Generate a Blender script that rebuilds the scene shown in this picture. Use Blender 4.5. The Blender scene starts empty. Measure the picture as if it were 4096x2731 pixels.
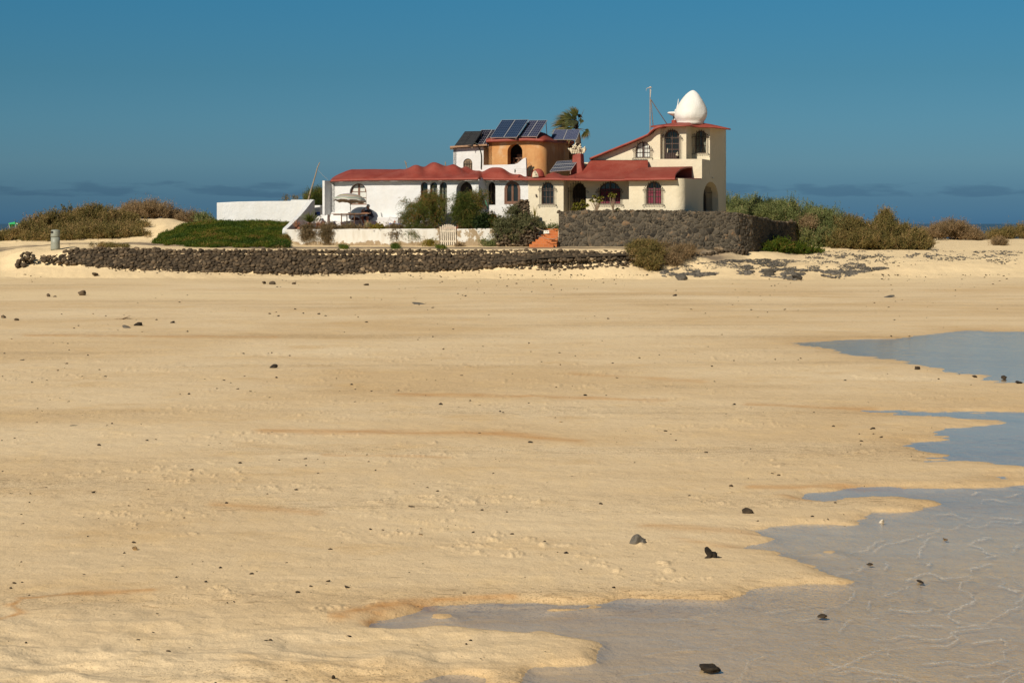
import bpy, math, random
import numpy as np
from mathutils import Vector, Matrix
from mathutils.geometry import delaunay_2d_cdt
from mathutils.kdtree import KDTree

scene = bpy.context.scene
R = math.radians
# ---------------------------------------------------------------- camera
FP, HY, CX, ZC = 7964.0, 895.0, 2048.0, 3.1      # focal length / horizon row / centre column (4096 px wide photo), eye height
cam_data = bpy.data.cameras.new("camera")
cam_data.lens = 70.0
cam_data.sensor_width = 36.0
cam_data.shift_y = -(1365.5 - HY) / 4096.0
cam_data.clip_start = 0.5
cam_data.clip_end = 60000
cam = bpy.data.objects.new("camera", cam_data)
cam.location = (0, 0, ZC)
cam.rotation_euler = (R(90), 0, 0)
scene.collection.objects.link(cam)
scene.camera = cam
# ---------------------------------------------------------------- light
SUNV = Vector((0.62, 1.0, -0.80)).normalized()     # travel direction of the sunlight
sun_data = bpy.data.lights.new("sun", 'SUN')
sun_data.energy = 4.9
sun_data.angle = R(0.53)
sun_data.color = (1.0, 0.90, 0.76)
sun = bpy.data.objects.new("sun", sun_data)
sun.rotation_euler = SUNV.to_track_quat('-Z', 'Y').to_euler()
sun.location = (-40, -60, 60)
scene.collection.objects.link(sun)
world = bpy.data.worlds.new("World")
scene.world = world
world.use_nodes = True
wn, wl = world.node_tree.nodes, world.node_tree.links
wn.clear()
w_out = wn.new('ShaderNodeOutputWorld')
w_bg = wn.new('ShaderNodeBackground')
w_bg.inputs['Strength'].default_value = 0.085
sky = wn.new('ShaderNodeTexSky')
sky.sky_type = 'NISHITA'
sky.sun_disc = False
sky.sun_elevation = math.asin(-SUNV.z)
sky.sun_rotation = math.atan2(-SUNV.x, -SUNV.y)
sky.air_density = 1.0
sky.dust_density = 0.6
sky.ozone_density = 2.0
w_geo = wn.new('ShaderNodeTexCoord')
w_sep = wn.new('ShaderNodeSeparateXYZ')
wl.new(w_geo.outputs['Generated'], w_sep.inputs[0])
w_ramp = wn.new('ShaderNodeValToRGB')
w_map = wn.new('ShaderNodeMapRange')
w_map.inputs['From Min'].default_value = 0.0
w_map.inputs['From Max'].default_value = 0.25
wl.new(w_sep.outputs['Z'], w_map.inputs['Value'])
wl.new(w_map.outputs[0], w_ramp.inputs[0])
SKY_TINT = [(0.0, (0.13, 0.34, 0.74)), (0.018, (0.14, 0.35, 0.73)), (0.045, (0.15, 0.345, 0.68)), (0.12, (0.20, 0.405, 0.66)), (0.198, (0.185, 0.41, 0.63)), (0.3, (0.155, 0.393, 0.57)), (0.45, (0.13, 0.415, 0.59)), (0.62, (0.25, 0.46, 0.56)), (1.0, (0.30, 0.42, 0.46))]
cr = w_ramp.color_ramp
while len(cr.elements) > 1:
    cr.elements.remove(cr.elements[-1])
cr.elements[0].position = SKY_TINT[0][0]
cr.elements[0].color = (*SKY_TINT[0][1], 1)
for p_, c_ in SKY_TINT[1:]:
    e_ = cr.elements.new(p_)
    e_.color = (*c_, 1)
w_mul = wn.new('ShaderNodeMix'); w_mul.data_type = 'RGBA'; w_mul.blend_type = 'MULTIPLY'
w_mul.inputs[0].default_value = 1.0
wl.new(sky.outputs[0], w_mul.inputs[6]); wl.new(w_ramp.outputs[0], w_mul.inputs[7])
# low distant cloud bank
w_mp = wn.new('ShaderNodeMapping'); w_mp.inputs['Scale'].default_value = (34, 34, 190)
wl.new(w_geo.outputs['Generated'], w_mp.inputs[0])
w_ns = wn.new('ShaderNodeTexNoise'); w_ns.inputs['Scale'].default_value = 1.0; w_ns.inputs['Detail'].default_value = 5
wl.new(w_mp.outputs[0], w_ns.inputs['Vector'])
w_bd = wn.new('ShaderNodeValToRGB')
cb = w_bd.color_ramp
cb.elements[0].position = 0.0; cb.elements[0].color = (0.25, 0.25, 0.25, 1)
cb.elements[1].position = 1.0; cb.elements[1].color = (0, 0, 0, 1)
for p_, v_ in ((0.045, .15), (0.056, .63), (0.068, .67), (0.082, .50), (0.10, 0.2)):
    e_ = cb.elements.new(p_); e_.color = (v_, v_, v_, 1)
wl.new(w_map.outputs[0], w_bd.inputs[0])
w_ad = wn.new('ShaderNodeMath'); w_ad.operation = 'ADD'
wl.new(w_ns.outputs['Fac'], w_ad.inputs[0]); wl.new(w_bd.outputs[0], w_ad.inputs[1])
w_cm = wn.new('ShaderNodeMapRange'); w_cm.interpolation_type = 'SMOOTHSTEP'
w_cm.inputs['From Min'].default_value = 1.02; w_cm.inputs['From Max'].default_value = 1.2
w_cm.inputs['To Max'].default_value = 0.8
wl.new(w_ad.outputs[0], w_cm.inputs['Value'])
w_mc = wn.new('ShaderNodeMix'); w_mc.data_type = 'RGBA'
wl.new(w_cm.outputs[0], w_mc.inputs[0]); wl.new(w_mul.outputs[2], w_mc.inputs[6])
w_cl = wn.new('ShaderNodeMix'); w_cl.data_type = 'RGBA'; w_cl.blend_type = 'MULTIPLY'; w_cl.inputs[0].default_value = 1
wl.new(w_mul.outputs[2], w_cl.inputs[6]); w_cl.inputs[7].default_value = (0.74, 0.76, 0.82, 1)
wl.new(w_cl.outputs[2], w_mc.inputs[7])
wl.new(w_mc.outputs[2], w_bg.inputs[0]); wl.new(w_bg.outputs[0], w_out.inputs[0])
scene.view_settings.view_transform = 'Standard'
scene.view_settings.look = 'None'
scene.view_settings.exposure = 0.0
scene.view_settings.gamma = 1.0
scene.cycles.max_bounces = 6
scene.cycles.transparent_max_bounces = 8
scene.cycles.caustics_reflective = False
scene.cycles.caustics_refractive = False

rng = np.random.default_rng(7)
random.seed(11)

# ---------------------------------------------------------------- pixel / world helpers
def P(px, py, d):
    return Vector(((px - CX) * d / FP, d, ZC - (py - HY) * d / FP))

def Zof(py, d):
    return ZC - (py - HY) * d / FP

class Plane:
    """vertical plane: origin (x,y), direction of travel angle, inward = away from the viewer"""
    def __init__(self, ox, oy, dx, dy, ix, iy):
        self.o = (ox, oy); self.d = (dx, dy); self.i = (ix, iy)
    def off(self, o):
        return Plane(self.o[0] + self.i[0] * o, self.o[1] + self.i[1] * o, *self.d, *self.i)
    def s(self, px):
        k = (px - CX) / FP
        return (k * self.o[1] - self.o[0]) / (self.d[0] - k * self.d[1])
    def depth(self, px):
        return self.o[1] + self.s(px) * self.d[1]
    def sz(self, px, py):
        return (self.s(px), Zof(py, self.depth(px)))
    def w(self, s, z, o=0.0):
        return Vector((self.o[0] + self.d[0] * s + self.i[0] * o, self.o[1] + self.d[1] * s + self.i[1] * o, z))
    def rot(self):
        return math.atan2(self.d[1], self.d[0])

def front_plane(px, d, deg):
    a = R(deg)
    return Plane((px - CX) / FP * d, d, math.cos(a), -math.sin(a), math.sin(a), math.cos(a))

# ---------------------------------------------------------------- object helpers
COL = scene.collection
def tag(o, label=None, cat=None, group=None, kind=None):
    if label: o['label'] = label
    if cat: o['category'] = cat
    if group: o['group'] = group
    if kind: o['kind'] = kind
    return o

def thing(name, label, cat, loc=(0, 0, 0), rz=0, group=None):
    o = bpy.data.objects.new(name, None)
    o.empty_display_size = 0.2
    o.location = loc; o.rotation_euler = (0, 0, rz)
    COL.objects.link(o)
    return tag(o, label, cat, group)

def _finish(me, name, mat, parent, smooth):
    if mat is not None:
        for m in (mat if isinstance(mat, (list, tuple)) else [mat]):
            me.materials.append(m)
    if smooth:
        me.polygons.foreach_set('use_smooth', np.ones(len(me.polygons), dtype=bool))
    me.update()
    o = bpy.data.objects.new(name, me)
    COL.objects.link(o)
    if parent is not None:
        o.parent = parent
        # vertices are given in world space: undo the parent's transform (Empties carry location + z rotation only)
        par = parent
        M = Matrix.Identity(4)
        chain = []
        while par is not None:
            chain.append(par); par = par.parent
        for q in reversed(chain):
            M = M @ (Matrix.Translation(q.location) @ q.rotation_euler.to_matrix().to_4x4())
        me.transform(M.inverted())
    return o

def np_mesh(name, V, F, mat, parent=None, smooth=False, fattr=None, vattr=None):
    V = np.asarray(V, dtype=np.float32).reshape(-1, 3)
    F = np.asarray(F, dtype=np.int32)
    k = F.shape[1]
    me = bpy.data.meshes.new(name)
    me.vertices.add(len(V)); me.vertices.foreach_set('co', V.ravel())
    me.loops.add(F.size); me.loops.foreach_set('vertex_index', F.ravel())
    me.polygons.add(len(F))
    me.polygons.foreach_set('loop_start', np.arange(0, F.size, k, dtype=np.int32))
    me.polygons.foreach_set('loop_total', np.full(len(F), k, dtype=np.int32))
    me.update(calc_edges=True)
    for dom, dd in (('FACE', fattr), ('POINT', vattr)):
        if dd:
            for an, arr in dd.items():
                a = me.attributes.new(an, 'FLOAT', dom)
                a.data.foreach_set('value', np.asarray(arr, dtype=np.float32).ravel())
    return _finish(me, name, mat, parent, smooth)

class MB:
    def __init__(self):
        self.v = []; self.f = []; self.mi = []
    def add(self, vs, fs, mi=0):
        n = len(self.v)
        self.v += [tuple(p) for p in vs]
        self.f += [tuple(i + n for i in f) for f in fs]
        self.mi += [mi] * len(fs)
        return self
    def box(self, c, size, rz=0.0, M=None, mi=0):
        hx, hy, hz = size[0] / 2, size[1] / 2, size[2] / 2
        vs = [Vector((x, y, z)) for x in (-hx, hx) for y in (-hy, hy) for z in (-hz, hz)]
        rot = M if M is not None else Matrix.Rotation(rz, 3, 'Z')
        vs = [rot @ p + Vector(c) for p in vs]
        return self.add(vs, [(0, 1, 3, 2), (4, 6, 7, 5), (0, 4, 5, 1), (2, 3, 7, 6), (0, 2, 6, 4), (1, 5, 7, 3)], mi)
    def hexa(self, b, t, mi=0):
        """4 bottom points, 4 top points"""
        return self.add(list(b) + list(t), [(3, 2, 1, 0), (4, 5, 6, 7), (0, 1, 5, 4), (1, 2, 6, 5), (2, 3, 7, 6), (3, 0, 4, 7)], mi)
    def tube(self, pts, r, n=6, mi=0, cap=True):
        pts = [Vector(p) for p in pts]
        rs = r if isinstance(r, (list, tuple)) else [r] * len(pts)
        vs = []; fs = []
        up = None
        for i, p in enumerate(pts):
            t = (pts[min(i + 1, len(pts) - 1)] - pts[max(i - 1, 0)]).normalized()
            if up is None:
                up = t.orthogonal().normalized()
            a = (up - t * up.dot(t))
            if a.length < 1e-6: a = t.orthogonal()
            a.normalize(); up = a
            b = t.cross(a)
            for k in range(n):
                an = 2 * math.pi * k / n
                vs.append(p + (a * math.cos(an) + b * math.sin(an)) * rs[i])
        for i in range(len(pts) - 1):
            for k in range(n):
                k2 = (k + 1) % n
                fs.append((i * n + k, i * n + k2, (i + 1) * n + k2, (i + 1) * n + k))
        if cap:
            fs.append(tuple(range(n - 1, -1, -1)))
            m = (len(pts) - 1) * n
            fs.append(tuple(m + k for k in range(n)))
        return self.add(vs, fs, mi)
    def lathe(self, prof, c, n=24, mi=0, sx=1.0, sy=1.0, wob=None):
        c = Vector(c); vs = []; fs = []
        for j, (r, z) in enumerate(prof):
            for k in range(n):
                an = 2 * math.pi * k / n
                q = wob(an, z) if wob else 1.0
                vs.append(c + Vector((math.cos(an) * r * sx * q, math.sin(an) * r * sy * q, z)))
        for j in range(len(prof) - 1):
            for k in range(n):
                k2 = (k + 1) % n
                fs.append((j * n + k, j * n + k2, (j + 1) * n + k2, (j + 1) * n + k))
        fs.append(tuple(range(n - 1, -1, -1)))
        m = (len(prof) - 1) * n
        fs.append(tuple(m + k for k in range(n)))
        return self.add(vs, fs, mi)
    def build(self, name, mat, parent=None, smooth=False):
        me = bpy.data.meshes.new(name)
        me.from_pydata(self.v, [], self.f)
        me.polygons.foreach_set('material_index', np.array(self.mi, dtype=np.int32))
        return _finish(me, name, mat, parent, smooth)

def pip(pt, poly):
    x, y = pt; c = False; n = len(poly); j = n - 1
    for i in range(n):
        xi, yi = poly[i]; xj, yj = poly[j]
        if (yi > y) != (yj > y) and x < (xj - xi) * (y - yi) / (yj - yi) + xi:
            c = not c
        j = i
    return c

def pip_np(X, Y, poly):
    c = np.zeros(X.shape, dtype=bool); n = len(poly); j = n - 1
    for i in range(n):
        xi, yi = poly[i]; xj, yj = poly[j]
        if yi != yj:
            c ^= ((yi > Y) != (yj > Y)) & (X < (xj - xi) * (Y - yi) / (yj - yi) + xi)
        j = i
    return c

def panel(mb, pl, outline, holes=(), thick=0.2, off=0.0, mi=0):
    """flat wall piece with openings; outline/holes in plane coords; holes = (pts, depth)"""
    holes = [(h if isinstance(h, tuple) and isinstance(h[0], list) else (h, thick)) for h in holes]
    loops = [outline] + [h[0] for h in holes]
    vs = []; es = []
    for lp in loops:
        n0 = len(vs)
        vs += [Vector(p) for p in lp]
        es += [(n0 + i, n0 + (i + 1) % len(lp)) for i in range(len(lp))]
    r = delaunay_2d_cdt(vs, es, [], 0, 1e-5)
    ov, of = r[0], r[2]
    keep = []
    for f in of:
        cx = sum(ov[i].x for i in f) / len(f); cy = sum(ov[i].y for i in f) / len(f)
        if pip((cx, cy), outline) and not any(pip((cx, cy), h[0]) for h in holes):
            keep.append(f)
    mb.add([pl.w(p.x, p.y, off) for p in ov], [tuple(f) for f in keep], mi)
    mb.add([pl.w(p.x, p.y, off + thick) for p in ov], [tuple(reversed(f)) for f in keep], mi)
    for k, lp in enumerate(loops):
        dep = thick if k == 0 else holes[k - 1][1]
        n = len(lp)
        a = [pl.w(p[0], p[1], off) for p in lp]; b = [pl.w(p[0], p[1], off + dep) for p in lp]
        mb.add(a + b, [(i, (i + 1) % n, n + (i + 1) % n, n + i) for i in range(n)], mi)
    return mb

def arch(s0, s1, z0, z1, h=None, n=14):
    w = (s1 - s0) / 2; c = (s0 + s1) / 2
    if h is None: h = w
    h = min(h, z1 - z0 - 0.01)
    pts = [(s0, z0), (s1, z0)]
    for i in range(n + 1):
        a = math.pi * i / n
        pts.append((c + w * math.cos(a), z1 - h + h * math.sin(a)))
    return pts

def arch_px(pl, x0, x1, yt, yb, h=None):
    a, b = pl.s(x0), pl.s(x1)
    d = pl.depth((x0 + x1) / 2)
    return arch(a, b, Zof(yb, d), Zof(yt, d), h)

def slab(name, G, th, mat, parent=None, smooth=True, down=None):
    """G: array (n,m,3) of the top surface -> closed slab of thickness th downwards"""
    G = np.asarray(G, dtype=float); n, m, _ = G.shape
    B = G.copy(); B[..., 2] -= th
    V = np.concatenate([G.reshape(-1, 3), B.reshape(-1, 3)])
    idx = np.arange(n * m).reshape(n, m)
    q = np.stack([idx[:-1, :-1], idx[1:, :-1], idx[1:, 1:], idx[:-1, 1:]], -1).reshape(-1, 4)
    N = n * m
    F = [q, q[:, ::-1] + N]
    for lp in (idx[0, :], idx[:, -1], idx[-1, ::-1], idx[::-1, 0]):
        F.append(np.stack([lp[:-1], lp[1:], lp[1:] + N, lp[:-1] + N], -1))
    return np_mesh(name, V, np.concatenate(F), mat, parent, smooth)

# ---------------------------------------------------------------- numpy value noise
def _hash(ix, iy, seed):
    h = (ix.astype(np.int64) * 374761393 + iy.astype(np.int64) * 668265263 + seed * 1442695041) & 0xffffffff
    h = ((h ^ (h >> 13)) * 1274126177) & 0xffffffff
    return ((h ^ (h >> 16)) & 0xffffff) / float(0xffffff)

def vnoise(x, y, seed=0):
    ix = np.floor(x); iy = np.floor(y)
    fx = x - ix; fy = y - iy
    fx = fx * fx * (3 - 2 * fx); fy = fy * fy * (3 - 2 * fy)
    a = _hash(ix, iy, seed); b = _hash(ix + 1, iy, seed); c = _hash(ix, iy + 1, seed); d = _hash(ix + 1, iy + 1, seed)
    return (a * (1 - fx) + b * fx) * (1 - fy) + (c * (1 - fx) + d * fx) * fy

def fbm(x, y, seed=0, oct=4, gain=0.5):
    s = 0; a = 1; t = 0
    for i in range(oct):
        s = s + a * vnoise(x * 2 ** i, y * 2 ** i, seed + i * 17); t += a; a *= gain
    return s / t

# ---------------------------------------------------------------- materials
def new_mat(name):
    m = bpy.data.materials.new(name); m.use_nodes = True
    nt = m.node_tree
    return m, nt.nodes, nt.links, nt.nodes['Principled BSDF']

def nz(n, l, scale, detail=4, vec=None, sc=None, rough=0.5, dist=0.0):
    t = n.new('ShaderNodeTexNoise'); t.inputs['Scale'].default_value = scale
    t.inputs['Detail'].default_value = detail; t.inputs['Roughness'].default_value = rough
    t.inputs['Distortion'].default_value = dist
    src = vec
    if src is None:
        src = n.new('ShaderNodeTexCoord').outputs['Object']
    if sc is not None:
        mp = n.new('ShaderNodeMapping'); mp.inputs['Scale'].default_value = sc
        l.new(src, mp.inputs[0]); src = mp.outputs[0]
    l.new(src, t.inputs['Vector'])
    return t

def ramp(n, l, src, stops):
    r = n.new('ShaderNodeValToRGB'); c = r.color_ramp
    while len(c.elements) > 1: c.elements.remove(c.elements[-1])
    f = lambda v: (v, v, v, 1) if not isinstance(v, (tuple, list)) else (*v, 1)
    c.elements[0].position = stops[0][0]; c.elements[0].color = f(stops[0][1])
    for p, v in stops[1:]:
        e = c.elements.new(p); e.color = f(v)
    l.new(src, r.inputs[0])
    return r.outputs[0]

def mix(n, l, fac, a, b, mode='MIX'):
    m = n.new('ShaderNodeMix'); m.data_type = 'RGBA'; m.blend_type = mode
    for s, v in ((0, fac), (6, a), (7, b)):
        if hasattr(v, 'is_linked') or hasattr(v, 'links'):
            l.new(v, m.inputs[s])
        elif isinstance(v, (int, float)):
            m.inputs[s].default_value = v if s == 0 else (v, v, v, 1)
        else:
            m.inputs[s].default_value = (*v, 1)
    return m.outputs[2]

def math_(n, l, op, a, b=None):
    m = n.new('ShaderNodeMath'); m.operation = op
    for i, v in enumerate((a, b)):
        if v is None: continue
        if isinstance(v, (int, float)): m.inputs[i].default_value = v
        else: l.new(v, m.inputs[i])
    return m.outputs[0]

def bump(n, l, h, strength, dist, prev=None):
    b = n.new('ShaderNodeBump'); b.inputs['Strength'].default_value = strength; b.inputs['Distance'].default_value = dist
    l.new(h, b.inputs['Height'])
    if prev is not None: l.new(prev, b.inputs['Normal'])
    return b.outputs[0]

def simple(name, col, rough=0.6, metal=0.0, var=0.12, scale=6.0, bmp=0.0, spec=None):
    m, n, l, b = new_mat(name)
    t = nz(n, l, scale, 4)
    c = mix(n, l, ramp(n, l, t.outputs['Fac'], [(0.3, 0.0), (0.7, 1.0)]), tuple(x * (1 - var) for x in col), tuple(min(1, x * (1 + var)) for x in col))
    l.new(c, b.inputs['Base Color']); b.inputs['Roughness'].default_value = rough; b.inputs['Metallic'].default_value = metal
    if spec is not None: b.inputs['Specular IOR Level'].default_value = spec
    if bmp: l.new(bump(n, l, nz(n, l, scale * 6, 3).outputs['Fac'], bmp, 0.02), b.inputs['Normal'])
    return m

def plaster(name, col, stain=0.1, warm=(0.86, 0.80, 0.70)):
    m, n, l, b = new_mat(name)
    big = nz(n, l, 0.9, 5, sc=(1, 1, 0.55), rough=0.6)
    fine = nz(n, l, 9, 5, rough=0.65)
    c = mix(n, l, ramp(n, l, big.outputs['Fac'], [(0.42, 0.0), (0.72, stain * 2.2)]), col, tuple(a * b_ for a, b_ in zip(col, warm)))
    c = mix(n, l, ramp(n, l, fine.outputs['Fac'], [(0.35, 0.10), (0.6, 0.0)]), c, tuple(a * 0.75 for a in col))
    l.new(c, b.inputs['Base Color']); b.inputs['Roughness'].default_value = 0.85
    b.inputs['Specular IOR Level'].default_value = 0.2
    b1 = bump(n, l, nz(n, l, 2.2, 3).outputs['Fac'], 0.5, 0.09)
    l.new(bump(n, l, nz(n, l, 14, 5, rough=0.7).outputs['Fac'], 0.55, 0.03, b1), b.inputs['Normal'])
    return m
M = {}
M['white'] = plaster('white_plaster', (0.69, 0.70, 0.69), 0.18)
M['cream'] = plaster('cream_plaster', (0.675, 0.605, 0.45), 0.16, (0.92, 0.86, 0.74))
M['egg'] = plaster('egg_plaster', (0.76, 0.75, 0.70), 0.3, (0.88, 0.80, 0.70))
M['sculpt'] = plaster('carved_plaster', (0.68, 0.61, 0.44), 0.2)

def mk_ochre():
    m, n, l, b = new_mat('ochre_plaster')
    s = nz(n, l, 1.6, 6, sc=(1, 1, 0.7), rough=0.62)
    c = mix(n, l, ramp(n, l, s.outputs['Fac'], [(0.34, 0.0), (0.66, 1.0)]), (0.50, 0.23, 0.075), (0.56, 0.32, 0.13))
    s2 = nz(n, l, 0.8, 5, rough=0.65)
    c = mix(n, l, ramp(n, l, s2.outputs['Fac'], [(0.54, 0.0), (0.64, 0.55)]), c, (0.60, 0.47, 0.31))
    st = nz(n, l, 0.9, 6, sc=(1.6, 1.6, 0.5), rough=0.65)
    c = mix(n, l, ramp(n, l, st.outputs['Fac'], [(0.48, 0.0), (0.70, 0.6)]), c, (0.30, 0.11, 0.035))
    l.new(c, b.inputs['Base Color']); b.inputs['Roughness'].default_value = 0.85
    b1 = bump(n, l, nz(n, l, 2.0, 3).outputs['Fac'], 0.4, 0.08)
    l.new(bump(n, l, nz(n, l, 16, 5).outputs['Fac'], 0.4, 0.03, b1), b.inputs['Normal'])
    return m
M['ochre'] = mk_ochre()

def mk_red():
    m, n, l, b = new_mat('red_roof_coating')
    s = nz(n, l, 1.1, 6, rough=0.62)
    c = mix(n, l, ramp(n, l, s.outputs['Fac'], [(0.35, 0.0), (0.7, 1.0)]), (0.225, 0.032, 0.018), (0.29, 0.068, 0.044))
    s2 = nz(n, l, 12, 5, rough=0.7)
    c = mix(n, l, ramp(n, l, s2.outputs['Fac'], [(0.4, 0.0), (0.75, 0.35)]), c, (0.34, 0.12, 0.09))
    l.new(c, b.inputs['Base Color']); b.inputs['Roughness'].default_value = 0.6
    b.inputs['Specular IOR Level'].default_value = 0.35
    b1 = bump(n, l, nz(n, l, 1.7, 4).outputs['Fac'], 0.5, 0.10)
    l.new(bump(n, l, nz(n, l, 22, 5).outputs['Fac'], 0.5, 0.02, b1), b.inputs['Normal'])
    return m
M['red'] = mk_red()

def mk_garden():
    m, n, l, b = new_mat('peeling_white_render')
    tc = n.new('ShaderNodeTexCoord').outputs['Object']
    sp = n.new('ShaderNodeSeparateXYZ'); l.new(tc, sp.inputs[0])
    a = nz(n, l, 1.6, 7, rough=0.68); 
    low = n.new('ShaderNodeMapRange'); low.inputs['From Min'].default_value = 0.02; low.inputs['From Max'].default_value = 0.42
    low.inputs['To Min'].default_value = 0.34; low.inputs['To Max'].default_value = 0.0
    l.new(sp.outputs['Z'], low.inputs['Value'])
    rt = n.new('ShaderNodeMapRange'); rt.inputs['From Min'].default_value = 7.4; rt.inputs['From Max'].default_value = 8.8
    rt.inputs['To Max'].default_value = 0.13
    l.new(sp.outputs['X'], rt.inputs['Value'])
    f = math_(n, l, 'ADD', math_(n, l, 'ADD', a.outputs['Fac'], low.outputs[0]), rt.outputs[0])
    fac = ramp(n, l, f, [(0.66, 0.0), (0.695, 1.0)])
    st = nz(n, l, 5, 5, sc=(1, 1, 0.3))
    w = mix(n, l, ramp(n, l, st.outputs['Fac'], [(0.45, 0.0), (0.75, 0.6)]), (0.66, 0.64, 0.58), (0.50, 0.44, 0.34))
    s2 = nz(n, l, 7, 5)
    brn = mix(n, l, s2.outputs['Fac'], (0.24, 0.17, 0.09), (0.40, 0.31, 0.20))
    l.new(mix(n, l, fac, w, brn), b.inputs['Base Color']); b.inputs['Roughness'].default_value = 0.9
    b1 = bump(n, l, fac, -0.6, 0.02)
    l.new(bump(n, l, nz(n, l, 12, 5).outputs['Fac'], 0.5, 0.03, b1), b.inputs['Normal'])
    return m
M['garden'] = mk_garden()

def mk_rock(name, dark, light, third=None, mort=None):
    m, n, l, b = new_mat(name)
    at = n.new('ShaderNodeAttribute'); at.attribute_name = 'tone'
    t = nz(n, l, 9, 6, rough=0.7)
    f = math_(n, l, 'ADD', math_(n, l, 'MULTIPLY', at.outputs['Fac'], 0.75), math_(n, l, 'MULTIPLY', math_(n, l, 'SUBTRACT', t.outputs['Fac'], 0.5), 0.9))
    stops = [(0.0, dark), (0.62, light)]
    if third: stops.append((0.74, third))
    c = ramp(n, l, f, stops)
    if mort:
        am = n.new('ShaderNodeAttribute'); am.attribute_name = 'mortar'
        c = mix(n, l, am.outputs['Fac'], c, mort)
    l.new(c, b.inputs['Base Color']); b.inputs['Roughness'].default_value = 0.9
    b.inputs['Specular IOR Level'].default_value = 0.2
    l.new(bump(n, l, nz(n, l, 30, 6, rough=0.75).outputs['Fac'], 0.8, 0.03), b.inputs['Normal'])
    return m
M['lava'] = mk_rock('dark_lava_stone', (0.035, 0.027, 0.018), (0.15, 0.108, 0.066), (0.34, 0.25, 0.15))
M['lavawall'] = mk_rock('mortared_lava_stone', (0.028, 0.025, 0.020), (0.112, 0.094, 0.068), (0.21, 0.13, 0.07), (0.19, 0.15, 0.10))
M['reef'] = mk_rock('grey_lava_reef', (0.055, 0.05, 0.042), (0.19, 0.168, 0.135), (0.38, 0.30, 0.20))
M['pebble'] = mk_rock('beach_pebble', (0.022, 0.018, 0.014), (0.12, 0.085, 0.05), (0.36, 0.22, 0.09))
M['core'] = simple('wall_core', (0.05, 0.038, 0.026), 0.95, var=0.4, bmp=0.6)

def mk_leaf(name, stops, trans=0.25):
    m, n, l, b = new_mat(name)
    at = n.new('ShaderNodeAttribute'); at.attribute_name = 'tone'
    c = ramp(n, l, at.outputs['Fac'], stops)
    l.new(c, b.inputs['Base Color']); b.inputs['Roughness'].default_value = 0.65
    b.inputs['Specular IOR Level'].default_value = 0.25
    tr = n.new('ShaderNodeBsdfTranslucent'); l.new(c, tr.inputs[0])
    ms = n.new('ShaderNodeMixShader'); ms.inputs[0].default_value = trans
    l.new(b.outputs[0], ms.inputs[1]); l.new(tr.outputs[0], ms.inputs[2])
    l.new(ms.outputs[0], n['Material Output'].inputs[0])
    return m
M['scrub_olive'] = mk_leaf('olive_scrub', [(0, (0.06, 0.055, 0.016)), (0.35, (0.17, 0.145, 0.042)), (0.7, (0.27, 0.19, 0.065)), (1, (0.40, 0.26, 0.12))])
M['scrub_brown'] = mk_leaf('brown_scrub', [(0, (0.12, 0.085, 0.04)), (0.5, (0.26, 0.18, 0.09)), (1, (0.42, 0.29, 0.16))])
M['scrub_green'] = mk_leaf('green_scrub', [(0, (0.065, 0.085, 0.026)), (0.5, (0.165, 0.195, 0.065)), (0.85, (0.26, 0.27, 0.10)), (1, (0.38, 0.28, 0.14))])
M['saltbush'] = mk_leaf('grey_green_saltbush', [(0, (0.055, 0.062, 0.024)), (0.5, (0.135, 0.14, 0.06)), (0.85, (0.21, 0.195, 0.095)), (1, (0.26, 0.15, 0.07))])
M['fresh'] = mk_leaf('fresh_green', [(0, (0.03, 0.06, 0.004)), (0.5, (0.07, 0.11, 0.007)), (0.85, (0.14, 0.135, 0.014)), (1, (0.24, 0.14, 0.04))])
M['tree'] = mk_leaf('tamarisk_green', [(0, (0.035, 0.052, 0.012)), (0.55, (0.10, 0.135, 0.022)), (0.85, (0.20, 0.17, 0.04)), (1, (0.32, 0.15, 0.05))], 0.3)
M['dark_leaf'] = mk_leaf('dark_glossy_leaf', [(0, (0.008, 0.02, 0.004)), (0.6, (0.022, 0.045, 0.008)), (1, (0.08, 0.09, 0.02))])
M['mixed_leaf'] = mk_leaf('mixed_leaf', [(0, (0.03, 0.05, 0.008)), (0.6, (0.08, 0.10, 0.015)), (1, (0.24, 0.10, 0.03))])
M['yucca'] = mk_leaf('yucca_leaf', [(0, (0.03, 0.05, 0.008)), (0.5, (0.10, 0.14, 0.02)), (1, (0.26, 0.27, 0.05))])
M['aloe'] = mk_leaf('reddish_aloe', [(0, (0.24, 0.09, 0.045)), (0.5, (0.42, 0.18, 0.10)), (1, (0.52, 0.30, 0.17))])
M['agave'] = mk_leaf('pale_agave', [(0, (0.22, 0.20, 0.09)), (0.6, (0.40, 0.34, 0.18)), (1, (0.50, 0.40, 0.2))])
M['vine'] = mk_leaf('dry_hanging_vine', [(0, (0.09, 0.065, 0.03)), (0.5, (0.19, 0.14, 0.07)), (1, (0.33, 0.23, 0.12))])
M['palm'] = mk_leaf('palm_frond', [(0, (0.012, 0.016, 0.004)), (0.5, (0.07, 0.08, 0.012)), (0.78, (0.17, 0.13, 0.04)), (1, (0.34, 0.22, 0.11))])
M['bright_shrub'] = mk_leaf('bright_rosette_leaf', [(0, (0.08, 0.09, 0.01)), (0.6, (0.21, 0.21, 0.025)), (1, (0.36, 0.26, 0.06))])
M['yellow_leaf'] = mk_leaf('yellow_green_leaf', [(0, (0.10, 0.10, 0.01)), (0.6, (0.26, 0.21, 0.03)), (1, (0.34, 0.20, 0.03))])
M['bark'] = simple('bark', (0.09, 0.06, 0.035), 0.9, var=0.4, scale=14, bmp=0.7)
M['twig'] = simple('dry_twig', (0.25, 0.18, 0.11), 0.9, var=0.3, scale=14)
M['pole'] = simple('weathered_pole', (0.28, 0.22, 0.15), 0.85, var=0.3, scale=8, bmp=0.4)
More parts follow.
